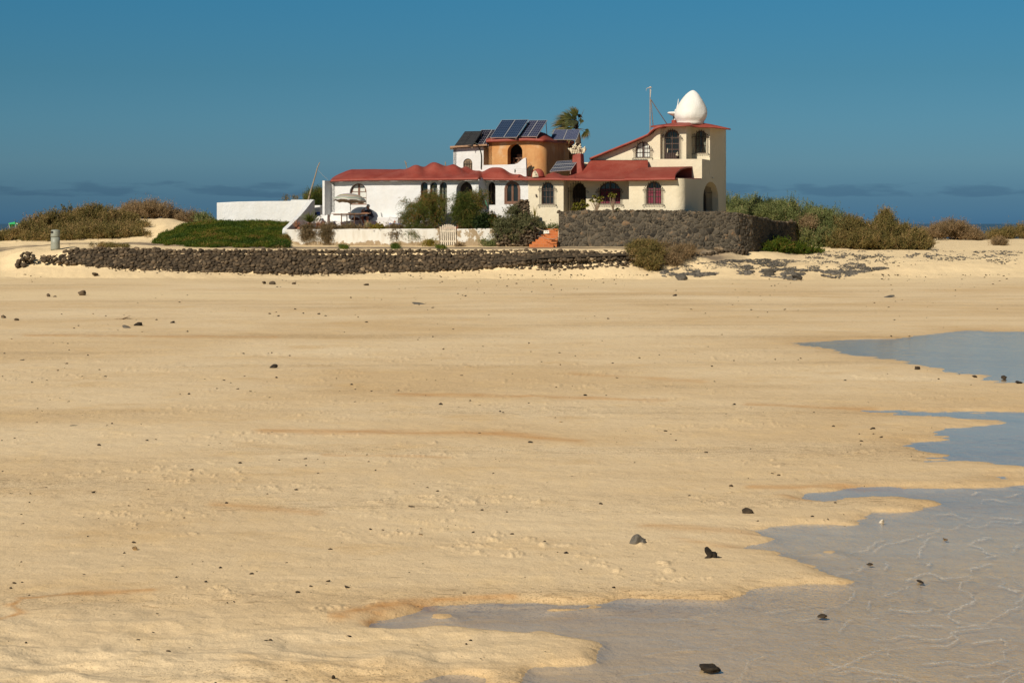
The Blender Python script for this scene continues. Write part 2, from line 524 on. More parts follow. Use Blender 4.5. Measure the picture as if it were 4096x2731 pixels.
M['wood'] = simple('dark_table_wood', (0.12, 0.055, 0.022), 0.55, var=0.3, scale=8)
M['wood_top'] = simple('table_top_wood', (0.30, 0.17, 0.09), 0.5, var=0.2, scale=6)
M['frame'] = simple('brown_window_wood', (0.16, 0.075, 0.042), 0.5, var=0.2, scale=8)
M['frame_dark'] = simple('dark_window_wood', (0.075, 0.042, 0.03), 0.55, var=0.25, scale=8)
M['door_wood'] = simple('weathered_door_wood', (0.17, 0.12, 0.07), 0.7, var=0.3, scale=9)
M['iron'] = simple('wrought_iron', (0.04, 0.028, 0.019), 0.6, 0.3, var=0.35, scale=20)
M['white_wood'] = simple('whitewashed_wood', (0.66, 0.58, 0.45), 0.75, var=0.2, scale=10, bmp=0.3)
M['white_paint'] = simple('white_plastic', (0.78, 0.76, 0.70), 0.4, var=0.05)
M['alu'] = simple('aluminium_frame', (0.62, 0.60, 0.56), 0.4, 0.6, var=0.08)
M['blackframe'] = simple('black_anodised_frame', (0.03, 0.03, 0.03), 0.4, 0.3, var=0.1)
M['steel'] = simple('galvanised_steel', (0.33, 0.25, 0.18), 0.5, 0.4, var=0.25, scale=9)
M['bin'] = simple('grey_green_bin', (0.25, 0.265, 0.215), 0.5, var=0.10, scale=4, bmp=0.15)
M['black'] = simple('black_void', (0.006, 0.006, 0.006), 0.8, var=0.1)
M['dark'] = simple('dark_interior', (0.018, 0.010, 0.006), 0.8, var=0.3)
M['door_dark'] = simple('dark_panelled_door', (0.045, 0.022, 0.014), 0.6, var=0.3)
M['terracotta'] = simple('terracotta_pot', (0.48, 0.11, 0.04), 0.7, var=0.2)
M['redtile'] = simple('red_patio_tile', (0.27, 0.10, 0.055), 0.6, var=0.2)
M['blue'] = simple('blue_fabric', (0.02, 0.07, 0.36), 0.7, var=0.15)
M['greencloth'] = simple('green_beach_shade', (0.01, 0.36, 0.11), 0.7, var=0.15)
M['greenplastic'] = simple('green_hose_plastic', (0.03, 0.36, 0.22), 0.5, var=0.1)
M['cable'] = simple('black_cable', (0.02, 0.03, 0.015), 0.6, var=0.2)
M['shirt'] = simple('navy_shirt', (0.010, 0.013, 0.024), 0.85, var=0.3)
M['shorts'] = simple('blue_shorts', (0.035, 0.055, 0.085), 0.85, var=0.25)
M['skin'] = simple('tanned_skin', (0.33, 0.15, 0.085), 0.55, var=0.08)
M['hair'] = simple('grey_hair', (0.42, 0.40, 0.36), 0.8, var=0.2, scale=30)
M['bag'] = simple('dark_red_bag', (0.08, 0.015, 0.015), 0.7, var=0.3)
M['canopy_in'] = simple('canopy_lining', (0.50, 0.46, 0.38), 0.8, var=0.05)
M['curtain_white'] = simple('white_curtain', (0.62, 0.63, 0.58), 0.8, var=0.12, scale=18)
M['curtain_pink'] = simple('pink_curtain', (0.17, 0.024, 0.045), 0.8, var=0.35, scale=14)
M['curtain_grey'] = simple('grey_curtain', (0.17, 0.18, 0.14), 0.8, var=0.3, scale=14)
M['purple'] = simple('purple_ball', (0.16, 0.08, 0.35), 0.5, var=0.1)
M['sign_white'] = simple('white_sign_board', (0.80, 0.76, 0.66), 0.5, var=0.03)
M['ink'] = simple('grey_sign_lettering', (0.09, 0.09, 0.10), 0.7, var=0.05)
M['yellow_leafspike'] = simple('yellow_aloe_spike', (0.42, 0.27, 0.03), 0.6, var=0.2)

def mk_glass(name, col, rough=0.08):
    m, n, l, b = new_mat(name)
    t = nz(n, l, 0.8, 2)
    l.new(mix(n, l, t.outputs['Fac'], tuple(x * .6 for x in col), tuple(x * 1.4 for x in col)), b.inputs['Base Color'])
    b.inputs['Roughness'].default_value = rough
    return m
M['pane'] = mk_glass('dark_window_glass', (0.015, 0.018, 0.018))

def mk_cells(name, a, b_, line, nu, nv, dots=False):
    m, n, l, b = new_mat(name)
    uv = n.new('ShaderNodeUVMap').outputs[0]
    sp = n.new('ShaderNodeSeparateXYZ'); l.new(uv, sp.inputs[0])
    def edge(o, k, w):
        f = math_(n, l, 'FRACT', math_(n, l, 'MULTIPLY', o, float(k)))
        g = math_(n, l, 'ABSOLUTE', math_(n, l, 'SUBTRACT', f, 0.5))
        return math_(n, l, 'GREATER_THAN', g, 0.5 - w)
    if dots:
        def dd(o, k):
            f = math_(n, l, 'FRACT', math_(n, l, 'MULTIPLY', o, float(k)))
            return math_(n, l, 'SUBTRACT', 0.5, math_(n, l, 'ABSOLUTE', math_(n, l, 'SUBTRACT', f, 0.5)))
        s = math_(n, l, 'ADD', dd(sp.outputs['X'], nu), dd(sp.outputs['Y'], nv))
        e = math_(n, l, 'LESS_THAN', s, 0.19)
    else:
        e = math_(n, l, 'MAXIMUM', edge(sp.outputs['X'], nu, 0.055), edge(sp.outputs['Y'], nv, 0.055))
    t = nz(n, l, 3.0, 2)
    base = mix(n, l, t.outputs['Fac'], a, b_)
    l.new(mix(n, l, e, base, line), b.inputs['Base Color'])
    b.inputs['Roughness'].default_value = 0.3; b.inputs['Specular IOR Level'].default_value = 0.12
    return m
M['cells_blue'] = mk_cells('blue_solar_cells', (0.003, 0.012, 0.036), (0.006, 0.022, 0.058), (0.10, 0.13, 0.19), 6, 10)
M['cells_violet'] = mk_cells('violet_solar_cells', (0.010, 0.014, 0.038), (0.018, 0.022, 0.054), (0.17, 0.18, 0.22), 4, 9)
M['cells_black'] = mk_cells('black_solar_cells', (0.012, 0.012, 0.013), (0.02, 0.02, 0.022), (0.10, 0.10, 0.095), 6, 10)
M['cells_dots'] = mk_cells('dotted_solar_cells', (0.008, 0.008, 0.014), (0.014, 0.012, 0.022), (0.35, 0.35, 0.40), 6, 9, True)
M['cells_sq'] = mk_cells('square_solar_cells', (0.010, 0.020, 0.060), (0.020, 0.028, 0.080), (0.25, 0.27, 0.33), 10, 9)
M['cells_strip'] = mk_cells('strip_solar_cells', (0.022, 0.026, 0.045), (0.035, 0.040, 0.060), (0.24, 0.25, 0.27), 9, 2)

def mk_canopy():
    m, n, l, b = new_mat('striped_canopy')
    at = n.new('ShaderNodeAttribute'); at.attribute_name = 'stripe'
    g = (0.30, 0.36, 0.14); r = (0.46, 0.15, 0.13); o = (0.52, 0.26, 0.12); w = (0.50, 0.48, 0.46); bl = (0.08, 0.11, 0.20)
    seq = [o, r, g, w, bl, w, g, r, w, bl, w, r, w, bl, g, g, r, w, bl, g, w, bl, g, w]
    r_ = n.new('ShaderNodeValToRGB'); c = r_.color_ramp; c.interpolation = 'CONSTANT'
    while len(c.elements) > 1: c.elements.remove(c.elements[-1])
    c.elements[0].color = (*seq[0], 1)
    for i in range(1, len(seq)):
        e = c.elements.new(i / len(seq)); e.color = (*seq[i], 1)
    l.new(at.outputs['Fac'], r_.inputs[0])
    l.new(r_.outputs[0], b.inputs['Base Color']); b.inputs['Roughness'].default_value = 0.8
    return m
M['canopy'] = mk_canopy()

def mk_tile():
    m, n, l, b = new_mat('orange_step_tile')
    br = n.new('ShaderNodeTexBrick'); br.offset = 0.5
    br.inputs['Color1'].default_value = (0.46, 0.12, 0.02, 1); br.inputs['Color2'].default_value = (0.55, 0.17, 0.035, 1)
    br.inputs['Mortar'].default_value = (0.45, 0.25, 0.13, 1); br.inputs['Scale'].default_value = 1.0
    br.inputs['Mortar Size'].default_value = 0.007; br.inputs['Brick Width'].default_value = 0.27; br.inputs['Row Height'].default_value = 0.147
    mp = n.new('ShaderNodeMapping'); mp.inputs['Rotation'].default_value = (R(90), 0, 0)
    l.new(n.new('ShaderNodeTexCoord').outputs['Object'], mp.inputs[0]); l.new(mp.outputs[0], br.inputs['Vector'])
    t = nz(n, l, 6, 4)
    l.new(mix(n, l, ramp(n, l, t.outputs['Fac'], [(0.4, 0), (0.7, 0.35)]), br.outputs['Color'], (0.40, 0.14, 0.06)), b.inputs['Base Color'])
    b.inputs['Roughness'].default_value = 0.55
    return m
M['steptile'] = mk_tile()

# sand, water, sea
def mk_sand():
    m, n, l, b = new_mat('beach_sand')
    tc = n.new('ShaderNodeTexCoord').outputs['Object']
    wet = n.new('ShaderNodeAttribute'); wet.attribute_name = 'wet'
    stain = n.new('ShaderNodeAttribute'); stain.attribute_name = 'stain'
    dry = n.new('ShaderNodeAttribute'); dry.attribute_name = 'dry'
    path = n.new('ShaderNodeAttribute'); path.attribute_name = 'path'
    lo = (0.655, 0.465, 0.245); hi = (0.80, 0.625, 0.385)
    n1 = nz(n, l, 0.13, 7, vec=tc, sc=(0.8, 1.1, 1), rough=0.62, dist=0.4)
    c = mix(n, l, ramp(n, l, n1.outputs['Fac'], [(0.36, 0.0), (0.64, 1.0)]), lo, hi)
    n2 = nz(n, l, 1.3, 7, vec=tc, sc=(1, 0.7, 1), rough=0.68, dist=0.5)
    c = mix(n, l, ramp(n, l, n2.outputs['Fac'], [(0.5, 0.0), (0.72, 0.45)]), c, (0.85, 0.60, 0.29))
    n3 = nz(n, l, 0.55, 6, vec=tc, sc=(0.8, 0.9, 1), rough=0.66)
    c = mix(n, l, ramp(n, l, n3.outputs['Fac'], [(0.56, 0.0), (0.70, 0.5)]), c, (0.62, 0.40, 0.17))
    # drier, paler bank near the wall
    c = mix(n, l, dry.outputs['Fac'], c, (0.83, 0.645, 0.375))
    # dark grit, gathered in bands
    band = nz(n, l, 0.16, 5, vec=tc, sc=(0.35, 1.8, 1), rough=0.6)
    g1 = nz(n, l, 42, 3, vec=tc, rough=0.7); g2 = nz(n, l, 9, 3, vec=tc, sc=(0.6, 1.5, 1))
    gb = ramp(n, l, band.outputs['Fac'], [(0.48, 0.0), (0.64, 0.11)])
    gs = math_(n, l, 'ADD', g1.outputs['Fac'], gb)
    c = mix(n, l, ramp(n, l, gs, [(0.62, 0.0), (0.70, 0.6)]), c, (0.20, 0.13, 0.065))
    gr = nz(n, l, 90, 2, vec=tc)
    c = mix(n, l, ramp(n, l, gr.outputs['Fac'], [(0.35, 0.22), (0.5, 0.0)]), c, (0.42, 0.30, 0.16))
    c = mix(n, l, ramp(n, l, gr.outputs['Fac'], [(0.55, 0.0), (0.7, 0.22)]), c, (0.86, 0.72, 0.48))
    gs2 = math_(n, l, 'ADD', g2.outputs['Fac'], gb)
    c = mix(n, l, ramp(n, l, gs2, [(0.66, 0.0), (0.76, 0.5)]), c, (0.30, 0.19, 0.095))
    sn = nz(n, l, 3.5, 5, vec=tc, sc=(0.5, 1.6, 1))
    c = mix(n, l, math_(n, l, 'MULTIPLY', stain.outputs['Fac'], ramp(n, l, sn.outputs['Fac'], [(0.3, 0.3), (0.6, 0.95)])), c, (0.56, 0.29, 0.10))
    # asphalt path with blown sand
    pn = nz(n, l, 1.6, 6, vec=tc, sc=(0.6, 1.4, 1))
    pc = mix(n, l, ramp(n, l, pn.outputs['Fac'], [(0.42, 0.0), (0.62, 0.8)]), (0.20, 0.155, 0.105), (0.42, 0.31, 0.19))
    c = mix(n, l, path.outputs['Fac'], c, pc)
    # wetness
    wc = mix(n, l, 1.0, c, (0.93, 0.86, 0.76), 'MULTIPLY')
    c = mix(n, l, wet.outputs['Fac'], c, wc)
    l.new(c, b.inputs['Base Color'])
    rr = n.new('ShaderNodeMapRange'); rr.inputs['To Min'].default_value = 0.9; rr.inputs['To Max'].default_value = 0.55
    l.new(wet.outputs['Fac'], rr.inputs['Value']); l.new(rr.outputs[0], b.inputs['Roughness'])
    b.inputs['Specular IOR Level'].default_value = 0.25
    b1 = bump(n, l, nz(n, l, 1.1, 6, vec=tc, sc=(1, 0.9, 1), rough=0.62).outputs['Fac'], 0.55, 0.08)
    b2 = bump(n, l, nz(n, l, 5, 6, vec=tc, sc=(1, 0.7, 1), rough=0.7).outputs['Fac'], 0.75, 0.03, b1)
    b3 = bump(n, l, nz(n, l, 40, 4, vec=tc, rough=0.7).outputs['Fac'], 0.6, 0.008, b2)
    l.new(b3, b.inputs['Normal'])
    return m
M['sand'] = mk_sand()

def mk_water():
    m, n, l, b = new_mat('shallow_water')
    n.remove(b)
    tc = n.new('ShaderNodeTexCoord').outputs['Object']
    tr = n.new('ShaderNodeBsdfTransparent'); tr.inputs[0].default_value = (0.96, 0.98, 1.0, 1)
    gl = n.new('ShaderNodeBsdfGlossy'); gl.inputs['Roughness'].default_value = 0.06; gl.inputs[0].default_value = (1, 1, 1, 1)
    rp = n.new('ShaderNodeAttribute'); rp.attribute_name = 'ripple'
    fo = n.new('ShaderNodeAttribute'); fo.attribute_name = 'foam'
    w1 = nz(n, l, 2.2, 4, vec=tc, sc=(1, 0.9, 1), dist=0.5)
    w2 = nz(n, l, 30, 2, vec=tc, sc=(1, 0.55, 1), dist=0.8)
    b1 = bump(n, l, w1.outputs['Fac'], 0.35, 0.03)
    bn = n.new('ShaderNodeBump'); bn.inputs['Distance'].default_value = 0.012
    l.new(math_(n, l, 'MULTIPLY', rp.outputs['Fac'], 0.9), bn.inputs['Strength']); l.new(w2.outputs['Fac'], bn.inputs['Height']); l.new(b1, bn.inputs['Normal'])
    l.new(bn.outputs[0], gl.inputs['Normal'])
    ge = n.new('ShaderNodeNewGeometry'); dp = n.new('ShaderNodeVectorMath'); dp.operation = 'DOT_PRODUCT'
    l.new(bn.outputs[0], dp.inputs[0]); l.new(ge.outputs['Incoming'], dp.inputs[1])
    cc = math_(n, l, 'SUBTRACT', 1.0, math_(n, l, 'ABSOLUTE', dp.outputs['Value']))
    frs = math_(n, l, 'ADD', math_(n, l, 'MULTIPLY', math_(n, l, 'POWER', cc, 5.0), 0.98), 0.02)
    mx = n.new('ShaderNodeMixShader'); l.new(frs, mx.inputs[0]); l.new(tr.outputs[0], mx.inputs[1]); l.new(gl.outputs[0], mx.inputs[2])
    df = n.new('ShaderNodeBsdfDiffuse'); df.inputs[0].default_value = (0.78, 0.74, 0.66, 1)
    fn = nz(n, l, 75, 4, vec=tc, sc=(1, 0.8, 1), rough=0.7)
    ff = math_(n, l, 'MULTIPLY', fo.outputs['Fac'], ramp(n, l, fn.outputs['Fac'], [(0.44, 0.0), (0.62, 0.75)]))
    m2 = n.new('ShaderNodeMixShader'); l.new(ff, m2.inputs[0]); l.new(mx.outputs[0], m2.inputs[1]); l.new(df.outputs[0], m2.inputs[2])
    l.new(m2.outputs[0], n['Material Output'].inputs[0])
    return m
M['water'] = mk_water()

def mk_sea():
    m, n, l, b = new_mat('sea_water')
    b.inputs['Base Color'].default_value = (0.042, 0.105, 0.175, 1); b.inputs['Roughness'].default_value = 0.8  # base colour also carries the haze towards the horizon
    b.inputs['Specular IOR Level'].default_value = 0.1
    l.new(bump(n, l, nz(n, l, 0.5, 5, sc=(1, 0.4, 1)).outputs['Fac'], 1.0, 0.8), b.inputs['Normal'])
    return m
M['sea'] = mk_sea()
# ================================================================ terrain
DK = np.array([104, 106.3, 107.0, 108, 109.5, 111, 113, 116.4, 120, 128, 150, 200, 300.0])
TAB = {
 -1500: [1115, 1095, 1088, 1070, 1045, 1020, 1000, 985, 972, 955, 940, 930, 922],
 0:     [1113, 1085, 1078, 1060, 1035, 1012, 992, 982, 968, 945, 928, 926, 922],
 130:   [1112, 1064, 1040, 1020, 1003, 993, 984, 974, 958, 925, 925, 926, 922],
 300:   [1112, 1062, 1002, 999, 992, 985, 976, 968, 948, 905, 925, 926, 922],
 600:   [1114, 1080, 1000, 998, 991, 984, 973, 962, 925, 874, 915, 926, 922],
 670:   [1114, 1084, 1000, 998, 991, 984, 970, 945, 905, 873, 910, 926, 922],
 760:   [1115, 1087, 1000, 998, 991, 982, 955, 912, 897, 890, 915, 926, 922],
 880:   [1116, 1090, 1000, 998, 991, 973, 936, 896, 890, 890, 915, 926, 922],
 1140:  [1118, 1096, 1000, 997, 991, 976, 938, 896, 893, 895, 915, 928, 922],
 1165:  [1118, 1096, 1000, 997, 991, 985, 955, 900, 895, 895, 915, 928, 922],
 1200:  [1118, 1096, 1000, 997, 991, 985, 980, 975, 950, 930, 930, 928, 922],
 1700:  [1119, 1090, 1000, 997, 991, 985, 980, 975, 960, 945, 935, 928, 922],
 2200:  [1118, 1070, 1000, 997, 991, 985, 980, 975, 965, 950, 935, 928, 922],
 2480:  [1118, 1056, 1004, 998, 991, 985, 980, 975, 965, 950, 935, 928, 922],
 2640:  [1118, 1078, 1050, 1015, 996, 988, 983, 975, 965, 950, 935, 928, 922],
 2780:  [1118, 1088, 1070, 1030, 999, 990, 984, 978, 965, 950, 935, 928, 922],
 2900:  [1118, 1088, 1075, 1058, 1004, 994, 988, 985, 960, 935, 935, 928, 922],
 3010:  [1118, 1090, 1077, 1062, 1040, 1006, 999, 985, 950, 925, 935, 928, 922],
 3200:  [1118, 1090, 1077, 1063, 1045, 1031, 1018, 1003, 965, 920, 930, 928, 922],
 3500:  [1118, 1090, 1077, 1064, 1047, 1034, 1020, 1004, 990, 965, 955, 940, 930],
 3750:  [1116, 1088, 1075, 1062, 1046, 1034, 1020, 1006, 998, 985, 962, 962, 990],
 4096:  [1112, 1086, 1074, 1060, 1044, 1032, 1018, 1004, 996, 980, 958, 962, 990],
 5800:  [1110, 1085, 1072, 1058, 1042, 1030, 1016, 1003, 992, 975, 955, 962, 990],
}
_TP = np.array(sorted(TAB)); _TZ = np.array([[Zof(v, d) for v, d in zip(TAB[p], DK)] for p in sorted(TAB)])
Z104 = 0.19

def terrain_z(x, y):
    """smooth ground height (metres) at world x, y"""
    x = np.asarray(x, float); y = np.asarray(y, float)
    yy = np.maximum(y, 9.5)
    px = np.clip(CX + FP * x / yy, -1500, 5800)
    d = np.clip(y, 104, 300)
    ci = np.clip(np.searchsorted(_TP, px) - 1, 0, len(_TP) - 2)
    ct = (px - _TP[ci]) / (_TP[ci + 1] - _TP[ci]); ct = ct * ct * (3 - 2 * ct)
    ri = np.clip(np.searchsorted(DK, d) - 1, 0, len(DK) - 2)
    rt = (d - DK[ri]) / (DK[ri + 1] - DK[ri])
    z = (_TZ[ci, ri] * (1 - ct) + _TZ[ci + 1, ri] * ct) * (1 - rt) + (_TZ[ci, ri + 1] * (1 - ct) + _TZ[ci + 1, ri + 1] * ct) * rt
    z0 = (_TZ[ci, 0] * (1 - ct) + _TZ[ci + 1, 0] * ct)
    t = np.clip((y - 62) / (104 - 62), 0, 1); near = z0 * t * t
    z = np.where(y < 104, near, z)
    z = np.where(y > 300, z - (y - 300) * 0.02, z)
    return z

POOLS = [
 [(3139,1373),(3205,1368),(3286,1363),(3408,1360),(3551,1356),(3663,1344),(3734,1336),(3810,1326),(3841,1320),(3917,1321),(4018,1325),(4096,1327),(5900,1330),(5900,1545),(4096,1531),
  (4018,1529),(3917,1527),(3830,1524),(3891,1520),(3983,1516),(3978,1504),(3866,1495),(3764,1488),(3688,1485),(3734,1481),(3841,1477),(3739,1469),(3678,1460),(3627,1451),(3586,1441),(3530,1434),(3444,1427),(3388,1413),(3332,1397),(3230,1385)],
 [(3337,1641),(3460,1641),(3663,1643),(3866,1646),(4096,1648),(5900,1650),(5900,1850),(4096,1865),(3985,1858),(3880,1846),(3660,1846),(3700,1836),(3860,1826),(3700,1800),(3540,1768),(3640,1766),(3760,1760),(3830,1748),(3744,1736),(3618,1723),(3694,1722),(3866,1710),(3937,1701),(4050,1699),(4090,1692),(3968,1687),(3866,1680),(3765,1670),(3612,1663),(3510,1655),(3388,1648)],
 [(3703,1893),(3820,1898),(3760,1901)], [(3855,1897),(3990,1898),(4090,1902),(4096,1920),(4000,1918),(3930,1908)],
 [(3161,1979),(3237,1971),(3327,1960),(3422,1946),(3490,1946),(3602,1954),(3799,1955),(3967,1952),(4052,1948),(4096,1934),(5900,1900),(5900,3560),(2000,3560),(2060,2740),(2124,2695),(2050,2682),(2100,2667),(2134,2662),(2271,2667),(2385,2655),(2394,2640),(2371,2590),(2424,2563),(2256,2552),(2195,2529),(2103,2521),(2042,2537),(1904,2522),(1881,2505),(1697,2500),(1629,2510),(1483,2510),
  (1506,2464),(1613,2453),(1690,2426),(1736,2418),(1889,2413),(2065,2401),(2195,2407),(2378,2405),(2500,2384),(2654,2387),(2807,2384),(2900,2403),(3057,2344),(3125,2344),(3366,2336),(3422,2327),(3406,2316),(3293,2299),(3204,2280),(3282,2277),(3198,2260),(3102,2238),(3271,2240),(3114,2224),(3069,2201),(2928,2187),(2984,2175),(3097,2159),(3052,2145),(2984,2122),(3108,2111),(3142,2097),(3300,2093),(3439,2111),(3430,2080),(3366,2080),(3310,2070),(3406,2072),(3462,2066),(3473,2044),(3647,2044),(3748,2019),(3737,2007),(3658,1996),(3569,1987),(3459,1988),(3400,1993),(3344,2005),(3293,2010),(3215,1997)],
 [(1866,2682),(1960,2700),(1990,2760),(1640,2800),(1560,2760),(1700,2724),(1774,2697)],
]
BARS = [[(2125,2428),(2250,2421),(2430,2419),(2520,2426),(2480,2434),(2250,2436)], [(1950,2400),(2050,2396),(2150,2404),(2000,2408)], [(1665,2466),(1740,2452),(1820,2462),(1760,2469)],
        [(3265,2204),(3290,2197),(3340,2199),(3385,2208),(3330,2212),(3290,2210)], [(3140,2110),(3170,2106),(3210,2108),(3190,2113)], [(3390,1983),(3370,1980),(3400,1982)]]

def pxpy(x, y, z=0.0):
    return CX + FP * x / y, HY + FP * (ZC - z) / y

def build_ground():
    cols = np.concatenate([np.arange(-1450, -60, 14), np.arange(-60, 4160, 4.6), np.arange(4160, 5800, 14)])
    rows_px = np.concatenate([np.arange(3480, 2760, -14), np.arange(2760, 1420, -3.4), np.arange(1420, 1130, -2.4)])
    d1 = FP * ZC / (rows_px - HY)
    d1 = d1[d1 < 103.6]
    d = np.concatenate([[-60, -20, 0, 6], d1, np.arange(103.8, 122, 0.22), np.arange(122, 160, 1.0), np.arange(160, 330, 6), [360, 420, 520]])
    PX, D = np.meshgrid(cols, d)          # rows = depth
    X = (PX - CX) / FP * np.maximum(D, 9.5)
    wide = D < 9.4
    X = np.where(wide, X * 6, X)
    X = np.where(D > 330, X * 1.8, X)
    Z = terrain_z(X, D)
    near = np.clip((104 - D) / 8, 0, 1)
    # pools
    PYg = HY + FP * ZC / np.maximum(D, 9.5)
    jx = (fbm(X * 1.3, D * 2.6, 5, 4) - 0.5); 
    wig = 26 * (PYg - HY) / 1200
    PXw = PX + jx * wig * 4.2
    PYw = PYg + (fbm(X * 2.2 + 9, D * 1.0, 15, 3) - 0.5) * wig * 0.55
    mask = np.zeros(PX.shape, bool)
    for p in POOLS: mask |= pip_np(PXw, PYw, p)
    for p in BARS: mask &= ~pip_np(PXw, PYw, p)
    mask &= (D < 75)
    m = mask.astype(float)
    def blur(a, k, ax):
        if k < 1: return a
        pad = [(0, 0), (0, 0)]; pad[ax] = (k + 1, k)
        c = np.cumsum(np.pad(a, pad, mode='edge'), axis=ax)
        n = a.shape[ax]
        hi = np.take(c, np.arange(2 * k + 1, 2 * k + 1 + n), axis=ax); lo = np.take(c, np.arange(0, n), axis=ax)
        return (hi - lo) / (2 * k + 1)
    mb = blur(blur(m, 6, 1), 2, 0); mb = blur(blur(mb, 6, 1), 2, 0)
    wide_m = blur(blur(blur(m, 30, 1), 9, 0), 30, 1)
    # undulation
    u = (fbm(X * 0.25, D * 0.5, 1, 4) - 0.5) * 0.05
    r1 = (fbm(X * 1.6 + fbm(X * .6, D * .6, 4) * 3, D * 3.2, 2, 4) - 0.5)
    front = np.clip((17.5 - D) / 3.5, 0, 1)
    left = np.clip((2500 - PX) / 700, 0, 1)
    dune = (fbm(X * 1.1 + 7, D * 1.5, 31, 3) - 0.5)
    ridg = 1 - np.abs(2 * fbm(X * 1.9 + 3, D * 1.7 + fbm(X, D * .7, 8) * 2, 33, 3) - 1)
    amp = 0.010 + 0.03 * front * left
    bankh = (r1 * amp * 1.6 + dune * 0.07 * front + (ridg - 0.72) * 0.055 * front * left)
    # crumbs of broken sand
    crm = fbm(X * 0.8, D * 0.9, 51, 4); cr2 = vnoise(X * 24, D * 17, 52) * .6 + vnoise(X * 47, D * 30, 53) * .4
    cr2 = fbm(X * 6.5, D * 5.0, 55, 4, .7)
    crumb = np.clip((crm - 0.50) * 6, 0, 1) * np.clip((cr2 - 0.56) * 5, 0, 1) ** 1.3 * 0.030
    mid = np.clip((D - 14.5) / 1.5, 0, 1) * np.clip((60 - D) / 15, 0, 1)
    h = 0.032 + np.abs(u) * 0.5 + (bankh * (1 - wide_m)) + crumb * 0.8 * mid * (1 - np.clip(wide_m * 3, 0, 1))
    h = np.maximum(h, 0.012)
    bed = -0.030 + 0.010 * r1
    edge_n = (fbm(X * 1.3 + 3, D * 5.0, 61, 5) - 0.5) * 0.115 + (fbm(X * 9, D * 16, 62, 3) - 0.5) * 0.022
    edge_w = np.clip(mb * (1 - mb) * 4, 0, 1) ** 0.7
    wb_ = blur(blur(blur(m, 11, 1), 4, 0), 8, 1)
    shore = 0.009 * (1 - 2 * mb) + 0.024 * (1 - 2 * wb_)
    ew = np.clip(wb_ * (1 - wb_) * 4, 0, 1)
    Zn = shore + (h - 0.036) * (1 - np.clip(wb_ * 2.2, 0, 1)) + edge_n * ew * 0.62 + (r1 * 0.012) * (wb_ > .5)
    Zn = np.where((mb < 0.02) & (wb_ < 0.05), np.maximum(Zn, 0.012), Zn)
    Zn = np.where(D < 9, 0.03, Zn)
    fade = np.clip((80 - D) / 10, 0, 1)
    Z = Z + np.where(D < 104, Zn * fade + (0.03 + u * 0.6) * (1 - fade), 0)
    far = np.clip((D - 100) / 4, 0, 1)
    Z = Z + far * ((fbm(X * 0.6, D * 0.6, 71, 5) - 0.5) * 0.16 + (fbm(X * 3, D * 3, 72, 3) - 0.5) * 0.04) * np.where((D > 106.5) & (D < 113.5) & (PX > 280) & (PX < 2600), 0.25, 1)
    wet = np.clip(blur(blur(m, 14, 1), 5, 0) * 1.6, 0, 1)
    # darker damp sheet around the pools at the right / bottom
    damp = np.clip(wide_m * 1.2, 0, 0.6)
    wet = np.maximum(wet, damp)
    stain = np.zeros(PX.shape)
    STN = [([(0,2492),(70,2466),(52,2440),(100,2412),(280,2388),(600,2372)], 7, 1), ([(1060,1733),(1500,1738),(2000,1742),(2300,1772)], 9, .8), ([(1600,1584),(2100,1590),(2650,1608)], 6, .7), ([(2300,1500),(2800,1530)], 5, .5),
           ([(1370,2480),(1440,2462),(1560,2435),(1690,2425)], 16, 1), ([(1480,2495),(1500,2470),(1560,2450)], 10, .9), ([(1750,2408),(1900,2400),(2050,2396)], 6, .9), ([(870,2030),(1100,2045),(1260,2062)], 10, .55), ([(1300,1825),(1600,1835),(1800,1840)], 5, .5), ([(2600,2115),(2900,2130),(3000,2140)], 12, .5),
           ([(3000,1622),(3300,1636),(3500,1640)], 5, .7), ([(2700,2165),(2860,2190),(3000,2200)], 10, .4), ([(100,1345),(600,1350),(1100,1352)], 3, .6), ([(3140,1990),(3180,2000),(3230,2004)], 8, .8), ([(3000,1955),(3200,1958),(3380,1948),(3600,1950)], 6, .7)]
    for pl_, wd, am in STN:
        for (x0, y0), (x1, y1) in zip(pl_[:-1], pl_[1:]):
            ii = np.where((PX > min(x0, x1) - 60) & (PX < max(x0, x1) + 60) & (PYg > min(y0, y1) - 40) & (PYg < max(y0, y1) + 40))
            if len(ii[0]) == 0: continue
            x = PX[ii] + jx[ii] * 40; y = PYg[ii] + (r1[ii]) * 14
            vx, vy = x1 - x0, y1 - y0; t = np.clip(((x - x0) * vx + (y - y0) * vy) / (vx * vx + vy * vy), 0, 1)
            dd = np.hypot((x - x0 - t * vx) * .25, y - y0 - t * vy)
            stain[ii] = np.maximum(stain[ii], am * np.exp(-(dd / wd) ** 2))
    dry = np.clip((D - 88) / 22 + (fbm(X * 0.15, D * 0.3, 81) - 0.5) * 0.5, 0, 1)
    band = np.exp(-((D - 84) / 5.0) ** 2) * 0.7 * np.clip((2300 - PX) / 1200, 0, 1)
    dry = np.maximum(dry, band)
    # path: between wall top and house wall, curving off to the left
    pc = np.interp(PX, [-1500, 0, 300, 600, 850, 1200, 3000], [111.5, 112.3, 114.0, 112.6, 110.2, 109.3, 109.1])
    pw = 1.05 + (fbm(X * 0.8, D * 0.8, 91) - 0.5) * 1.1
    path = np.clip((pw - np.abs(D - pc)) / 0.35, 0, 1) * np.clip((3000 - PX) / 120, 0, 1)
    path = path * np.clip(fbm(X * 0.5, D * 1.2, 93) * 2.4 - 0.05 + np.clip((PX - 500) / 600, 0, 0.4), 0, 1)
    n, mm = PX.shape
    idx = np.arange(n * mm).reshape(n, mm)
    F = np.stack([idx[:-1, :-1], idx[:-1, 1:], idx[1:, 1:], idx[1:, :-1]], -1).reshape(-1, 4)
